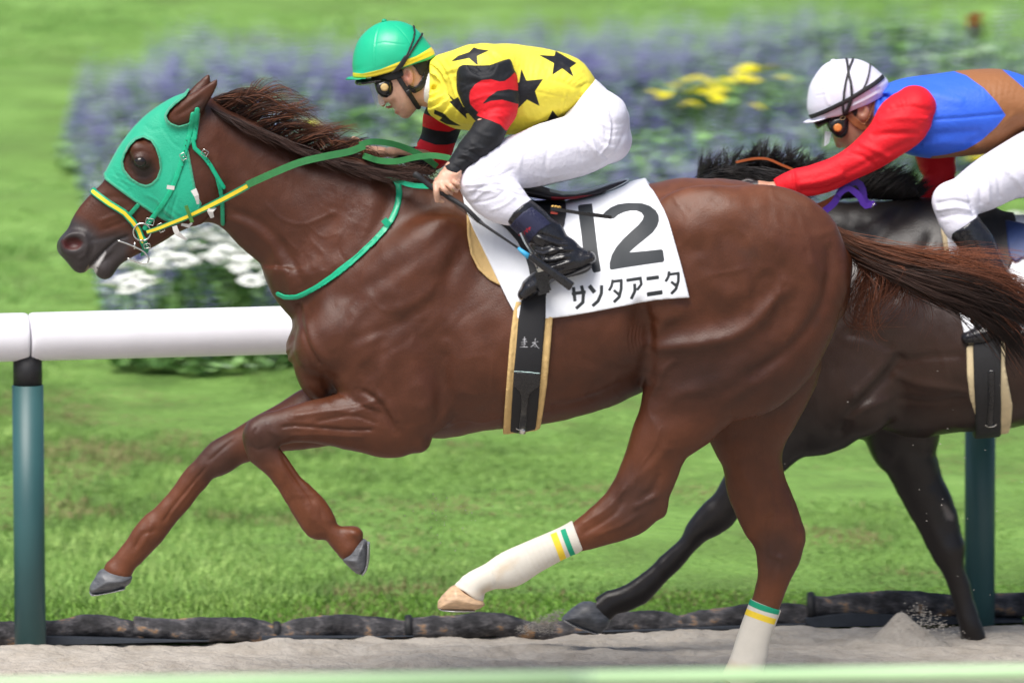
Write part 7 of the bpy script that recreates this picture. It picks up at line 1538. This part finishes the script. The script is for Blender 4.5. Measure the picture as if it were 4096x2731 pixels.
def salvia(n, seed, **kw):
    x, y, r = spikes(n, seed); dens = vnoise(np.stack([x*1.1, y*1.1, x*0], 1), 71)*.5+.5; k = (r.random(len(x)) < .12+.85*dens**1.5) & clear(x, y, .045); x, y = x[k], y[k]; m = len(x)
    Hh = np.clip(-inbed(x, y)*2.5, .3, 1)*.28; z0 = bank_z(x, y)+Hh*r.uniform(.5, 1.25, m); L = r.uniform(.06, .14, m); V = []; F = []; C = []
    pal = np.array([(.28, .25, .60), (.42, .40, .70), (.52, .52, .74), (.20, .16, .48), (.60, .66, .70)])
    q = r.integers(0, 5, m); lean = r.normal(0, .12, (m, 2)); Vs = []; Cs = []; Fs = []; nf = 7
    for t in range(nf):
        u = t/(nf-1); c = np.stack([x+lean[:, 0]*L*u, y+lean[:, 1]*L*u, z0+L*u], 1); s = (.016*(1-.7*u)*(L/.09))[:, None]; ang = r.uniform(0, 6.28, m)
        for j in range(3):
            a = ang+j*2.1; d = np.stack([np.cos(a), np.sin(a), np.full(m, .35)], 1)*s; e = np.stack([-np.sin(a), np.cos(a), np.full(m, 0.)], 1)*s*.55
            Vs.append(np.stack([c, c+d*.7+e, c+d*1.25, c+d*.7-e], 1).reshape(-1, 3)); Cs.append(np.repeat(pal[q]*r.uniform(.75, 1.3, (m, 1)), 4, axis=0))
    V = np.concatenate(Vs); F = np.arange(len(V)).reshape(-1, 4)
    return mk('salvia_flowers', V, F, M_LEAF, cols=np.concatenate(Cs), kind='stuff', sm=False, **kw)
salvia(26000, 80, label='blue violet flower spikes massed through the flower bed', cat='flowers')
# ---- the rail
M_RAILW = simple('white_rail', (.78, .77, .82), rough=.36, nscale=5, namp=.05, bump=.1, bscale=12)
M_POST = simple('teal_post', (.030, .095, .10), rough=.45, nscale=3, namp=.12)
RY0 = .0
def rail_at(ux):
    """point on the rail line (0.1 m in front of the logs) for a column of the photograph"""
    x = P(*ZU(ux, 800), 1.9)[0]
    for _ in range(5): y = edge_y(x)-.10; x = P(*ZU(ux, 800), y)[0]
    return x, y
def rail_pt(ux, uy):
    x, y = rail_at(ux); w = P(*ZU(ux, uy), y); return w
RA = rail_pt(66, (717+830)/2); RB = rail_pt(665, (701+815)/2)
dr = (RB-RA)/(RB[0]-RA[0]); rad = .5*112/0.57422*FRAME_W/4096*(1+RA[1]/R)
def rpoint(x): return RA+dr*(x-RA[0])
rail = empty('inner_rail', (RA[0], RA[1], 0), 'round white plastic rail on dark teal posts beside the sand track', 'rail')
PX = [RA[0]]; P2 = rail_pt(2250, 1300); step = P2[0]-RA[0]
for k in range(-3, 5):
    x0, x1 = RA[0]+k*step, RA[0]+(k+1)*step; mb = MB()
    prof = np.concatenate([[0, .004, .012], np.linspace(.03, step-.03, 6), [step-.012, step-.004, step]]); rr_ = np.concatenate([[rad*.93, rad*.97, rad*.995], np.full(6, rad), [rad*.995, rad*.97, rad*.93]])
    mb.tube([rpoint(x0+.003+p*(step-.006)/step) for p in prof], rr_, 32); mb.build('rail_pipe', M_RAILW, rail)
for k in range(-3, 6):
    x = RA[0]+k*step; c = rpoint(x); g = np.array([c[0], c[1], -.1]); pr = .5*72/0.57422*FRAME_W/4096*(1+RA[1]/R); mb = MB()
    if k == 0: c = c+np.array([-.004, 0, 0])
    mb.tube([g, c-np.array([0, 0, rad+.075])], pr, 28, 0); mb.build('post', M_POST, rail)
    mb = MB(); mb.tube([c-np.array([0, 0, rad+.0735]), c-np.array([0, 0, rad*.8])], pr*.93, 28, 0); mb.build('post_collar', M_BLACKM, rail)
# ---- foreground rail
FYr = -8.0
def fr_pt(ux, uy): return P(*ZU(ux, uy), FYr)
A0 = fr_pt(0, 1556); B0 = fr_pt(2352, 1526); slope2 = (B0[2]-A0[2])/(B0[0]-A0[0])
M_GRAIL = simple('pale_green_rail', (.42, .62, .34), rough=.35, nscale=3, namp=.04)
M_GRAIL2 = simple('green_rail_board', (.15, .36, .11), rough=.45, nscale=3, namp=.06)
fr_ = empty('front_rail', (0, FYr, 0), 'out of focus pale green rail along the bottom of the picture', 'rail')
jx = fr_pt(1340, 1550)[0]; rf_ = .016
for x0, x1 in ((-9, jx-.006), (jx+.006, 9)):
    mb = MB(); mb.tube([[x, FYr, A0[2]+slope2*(x-A0[0])-rf_] for x in np.linspace(x0, x1, 10)], rf_, 24); mb.build('rail_pipe', M_GRAIL, fr_)
mb = MB(); mb.tube([[jx-.012, FYr, A0[2]+slope2*(jx-A0[0])-rf_], [jx+.012, FYr, A0[2]+slope2*(jx-A0[0])-rf_]], rf_*.96, 24); mb.build('rail_joint', simple('grey_joint', (.2, .3, .25), rough=.5), fr_)
mb = MB()
for x in np.linspace(-9, 9, 9)[:-1]:
    zt = A0[2]+slope2*(x+1.1-A0[0])-2*rf_-.008; mb.boxm((x+1.125, FYr+.01, zt-.09), 1.124, .012, .085, math.atan(slope2))
mb.build('lower_board', M_GRAIL2, fr_, sm=False, kind='stuff')
for x in (-7, -4.2, 4.2, 7):
    mb = MB(); mb.tube([[x, FYr+.04, -.05], [x, FYr+.04, A0[2]+slope2*(x-A0[0])-rf_]], .03, 16); mb.build('post', M_GRAIL2, fr_)

# ---- logs
m_, N_, L_, B_ = new_mat('netted_log'); nz = noise(N_, L_, 17, 6, .7, sc3=(.6, 1, 1)); r_ = ramp(N_, L_, nz.outputs['Fac'], [(.36, (.008, .008, .010)), (.47, (.035, .033, .037)), (.56, (.10, .095, .10)), (.63, (.34, .20, .10))]); L_.new(r_.outputs['Color'], B_.inputs['Base Color']); B_.inputs['Roughness'].default_value = .75
n2_ = noise(N_, L_, 45, 5); bumpn(N_, L_, n2_.outputs['Fac'], B_, .9, .01); M_LOG = m_
LOGS = [[(-120, 1452, 30), (-30, 1450, 30), (60, 1452, 28), (90, 1450, 28)], [(104, 1455, 24), (180, 1450, 28), (250, 1448, 28), (320, 1444, 26), (430, 1448, 30), (480, 1462, 28), (512, 1468, 24)], [(505, 1452, 22), (560, 1455, 26), (640, 1452, 27), (800, 1448, 30), (900, 1452, 30), (1000, 1462, 26), (1060, 1462, 22)], [(1055, 1460, 20), (1130, 1450, 24), (1250, 1440, 28), (1380, 1440, 30), (1460, 1446, 30), (1640, 1447, 28)],
  [(1640, 1443, 26), (1760, 1442, 30), (1900, 1432, 34), (2000, 1436, 34), (2060, 1440, 30)]]
LOGU = [[(-60, 1452, 28), (94, 1456, 26)], [(100, 1448, 25), (140, 1446, 24), (205, 1439, 27), (260, 1440, 26), (300, 1450, 24), (326, 1462, 18)], [(306, 1440, 26), (360, 1446, 27), (440, 1447, 28), (520, 1444, 30), (600, 1450, 28), (640, 1462, 22)],
  [(632, 1456, 22), (700, 1446, 25), (780, 1440, 29), (880, 1446, 28), (934, 1448, 28)], [(944, 1444, 28), (1030, 1442, 27), (1130, 1434, 30), (1200, 1446, 26), (1230, 1454, 20)], [(1225, 1452, 22), (1300, 1448, 26), (1360, 1446, 26), (1450, 1432, 28), (1520, 1432, 28), (1570, 1440, 22)],
  [(1560, 1436, 22), (1620, 1428, 26), (1720, 1416, 28), (1800, 1414, 28), (1856, 1416, 26)], [(1866, 1396, 32), (1900, 1394, 28), (1990, 1390, 32), (2080, 1388, 32), (2160, 1394, 28), (2240, 1394, 26)], [(2235, 1392, 24), (2320, 1390, 28), (2420, 1388, 30), (2500, 1388, 26)]]
LOGU = LOGU+[[(-900, 1476, 26), (-600, 1468, 30), (-300, 1464, 28), (-70, 1456, 24)], [(2505, 1390, 24), (2700, 1386, 30), (2950, 1380, 27), (3200, 1372, 30)]]
lgl = ['short end of netted log at the left of the rail post', 'short netted log just right of the rail post', 'netted log with pale chips under the raised hoof', 'netted log below the extended chestnut foreleg', 'netted log with a thick wrapped left end in the middle', 'netted log behind the dark horse hoof', 'netted log running behind the planted bandaged leg', 'thick netted log lying higher behind the sand peak', 'netted log at the right behind the rail post', 'netted log continuing beyond the left rail post', 'netted log continuing beyond the right rail post']
for i, L in enumerate(LOGU):
    pts = []; rr_ = []
    for ux, uy, hw in L:
        x = P(*ZU(ux, uy), 2)[0]
        for _ in range(4): y = edge_y(x)+.03; x = P(*ZU(ux, uy), y)[0]
        w = P(*ZU(ux, uy), y); pts.append(w); rr_.append(hw*.00130*(1+y/R))
    pts = np.array(pts); a = catmull(np.c_[pts, rr_], step=.012)
    mb = MB(); mb.tube(a[:, :3], a[:, 3], 22); V = np.concatenate(mb.V); c = a[np.clip(np.repeat(np.arange(len(a)), 22), 0, len(a)-1), :3]; dd = V-c; dd /= np.linalg.norm(dd, axis=1)[:, None]+1e-9
    V = V+dd*(vnoise(V*np.array([9, 20, 20]), 80+i)*.007+vnoise(V*np.array([40, 60, 60]), 90+i)*.0035)[:, None]
    mk('log', V, mb.F, M_LOG, label=lgl[i], cat='log', group='netted logs edging the sand track')
# wrapped ends
for (ux, uy, hw) in ((938, 1442, 31), (1862, 1394, 36), (636, 1450, 24)):
    x = P(*ZU(ux, uy), 2)[0]
    for _ in range(4): y = edge_y(x)+.03; x = P(*ZU(ux, uy), y)[0]
    w = P(*ZU(ux, uy), y); mb = MB(); mb.tube([w-[.012, 0, 0], w-[.006, 0, 0], w+[.006, 0, 0], w+[.012, 0, 0]], np.array([.9, 1, 1, .9])*hw*.0014, 16); mb.build('log_tie', M_BLACKM, label={938: 'dark binding where two logs meet in the middle', 1862: 'dark binding on the end of the higher log', 636: 'dark binding between the two left netted logs'}[ux], cat='binding')
# tarpaulin scraps under the logs
M_TARP = simple('dark_tarp', (.035, .042, .055), rough=.6, bump=.3, bscale=20, bdist=.01)
for lb, poly in (('dark tarpaulin edge below the log near the rail post', [(100, 1462), (330, 1470), (480, 1482), (330, 1492), (100, 1488)]), ('dark tarpaulin strip under the logs at left centre', [(600, 1462), (950, 1466), (950, 1476), (600, 1476)]), ('dark tarpaulin strip behind the planted bandaged leg', [(1320, 1456), (1860, 1432), (1860, 1448), (1320, 1466)]), ('dark tarpaulin hump below the higher log', [(1850, 1420), (1950, 1408), (2060, 1412), (2230, 1420), (2350, 1424), (2350, 1436), (1850, 1444)])):
    A = []; 
    for ux, uy in poly:
        x = P(*ZU(ux, uy), 2)[0]
        for _ in range(4): y = edge_y(x)-.025; x = P(*ZU(ux, uy), y)[0]
        A.append(P(*ZU(ux, uy), y))
    A = np.array(A); A[:, 2] = np.maximum(A[:, 2], .002); n = len(A); Bk = A+[0, .05, .004]
    mk('tarpaulin', np.vstack([A, Bk]), [list(range(n)), list(range(2*n-1, n-1, -1))]+[[i, (i+1) % n, n+(i+1) % n, n+i] for i in range(n)], M_TARP, sm=False, label=lb, cat='tarpaulin')
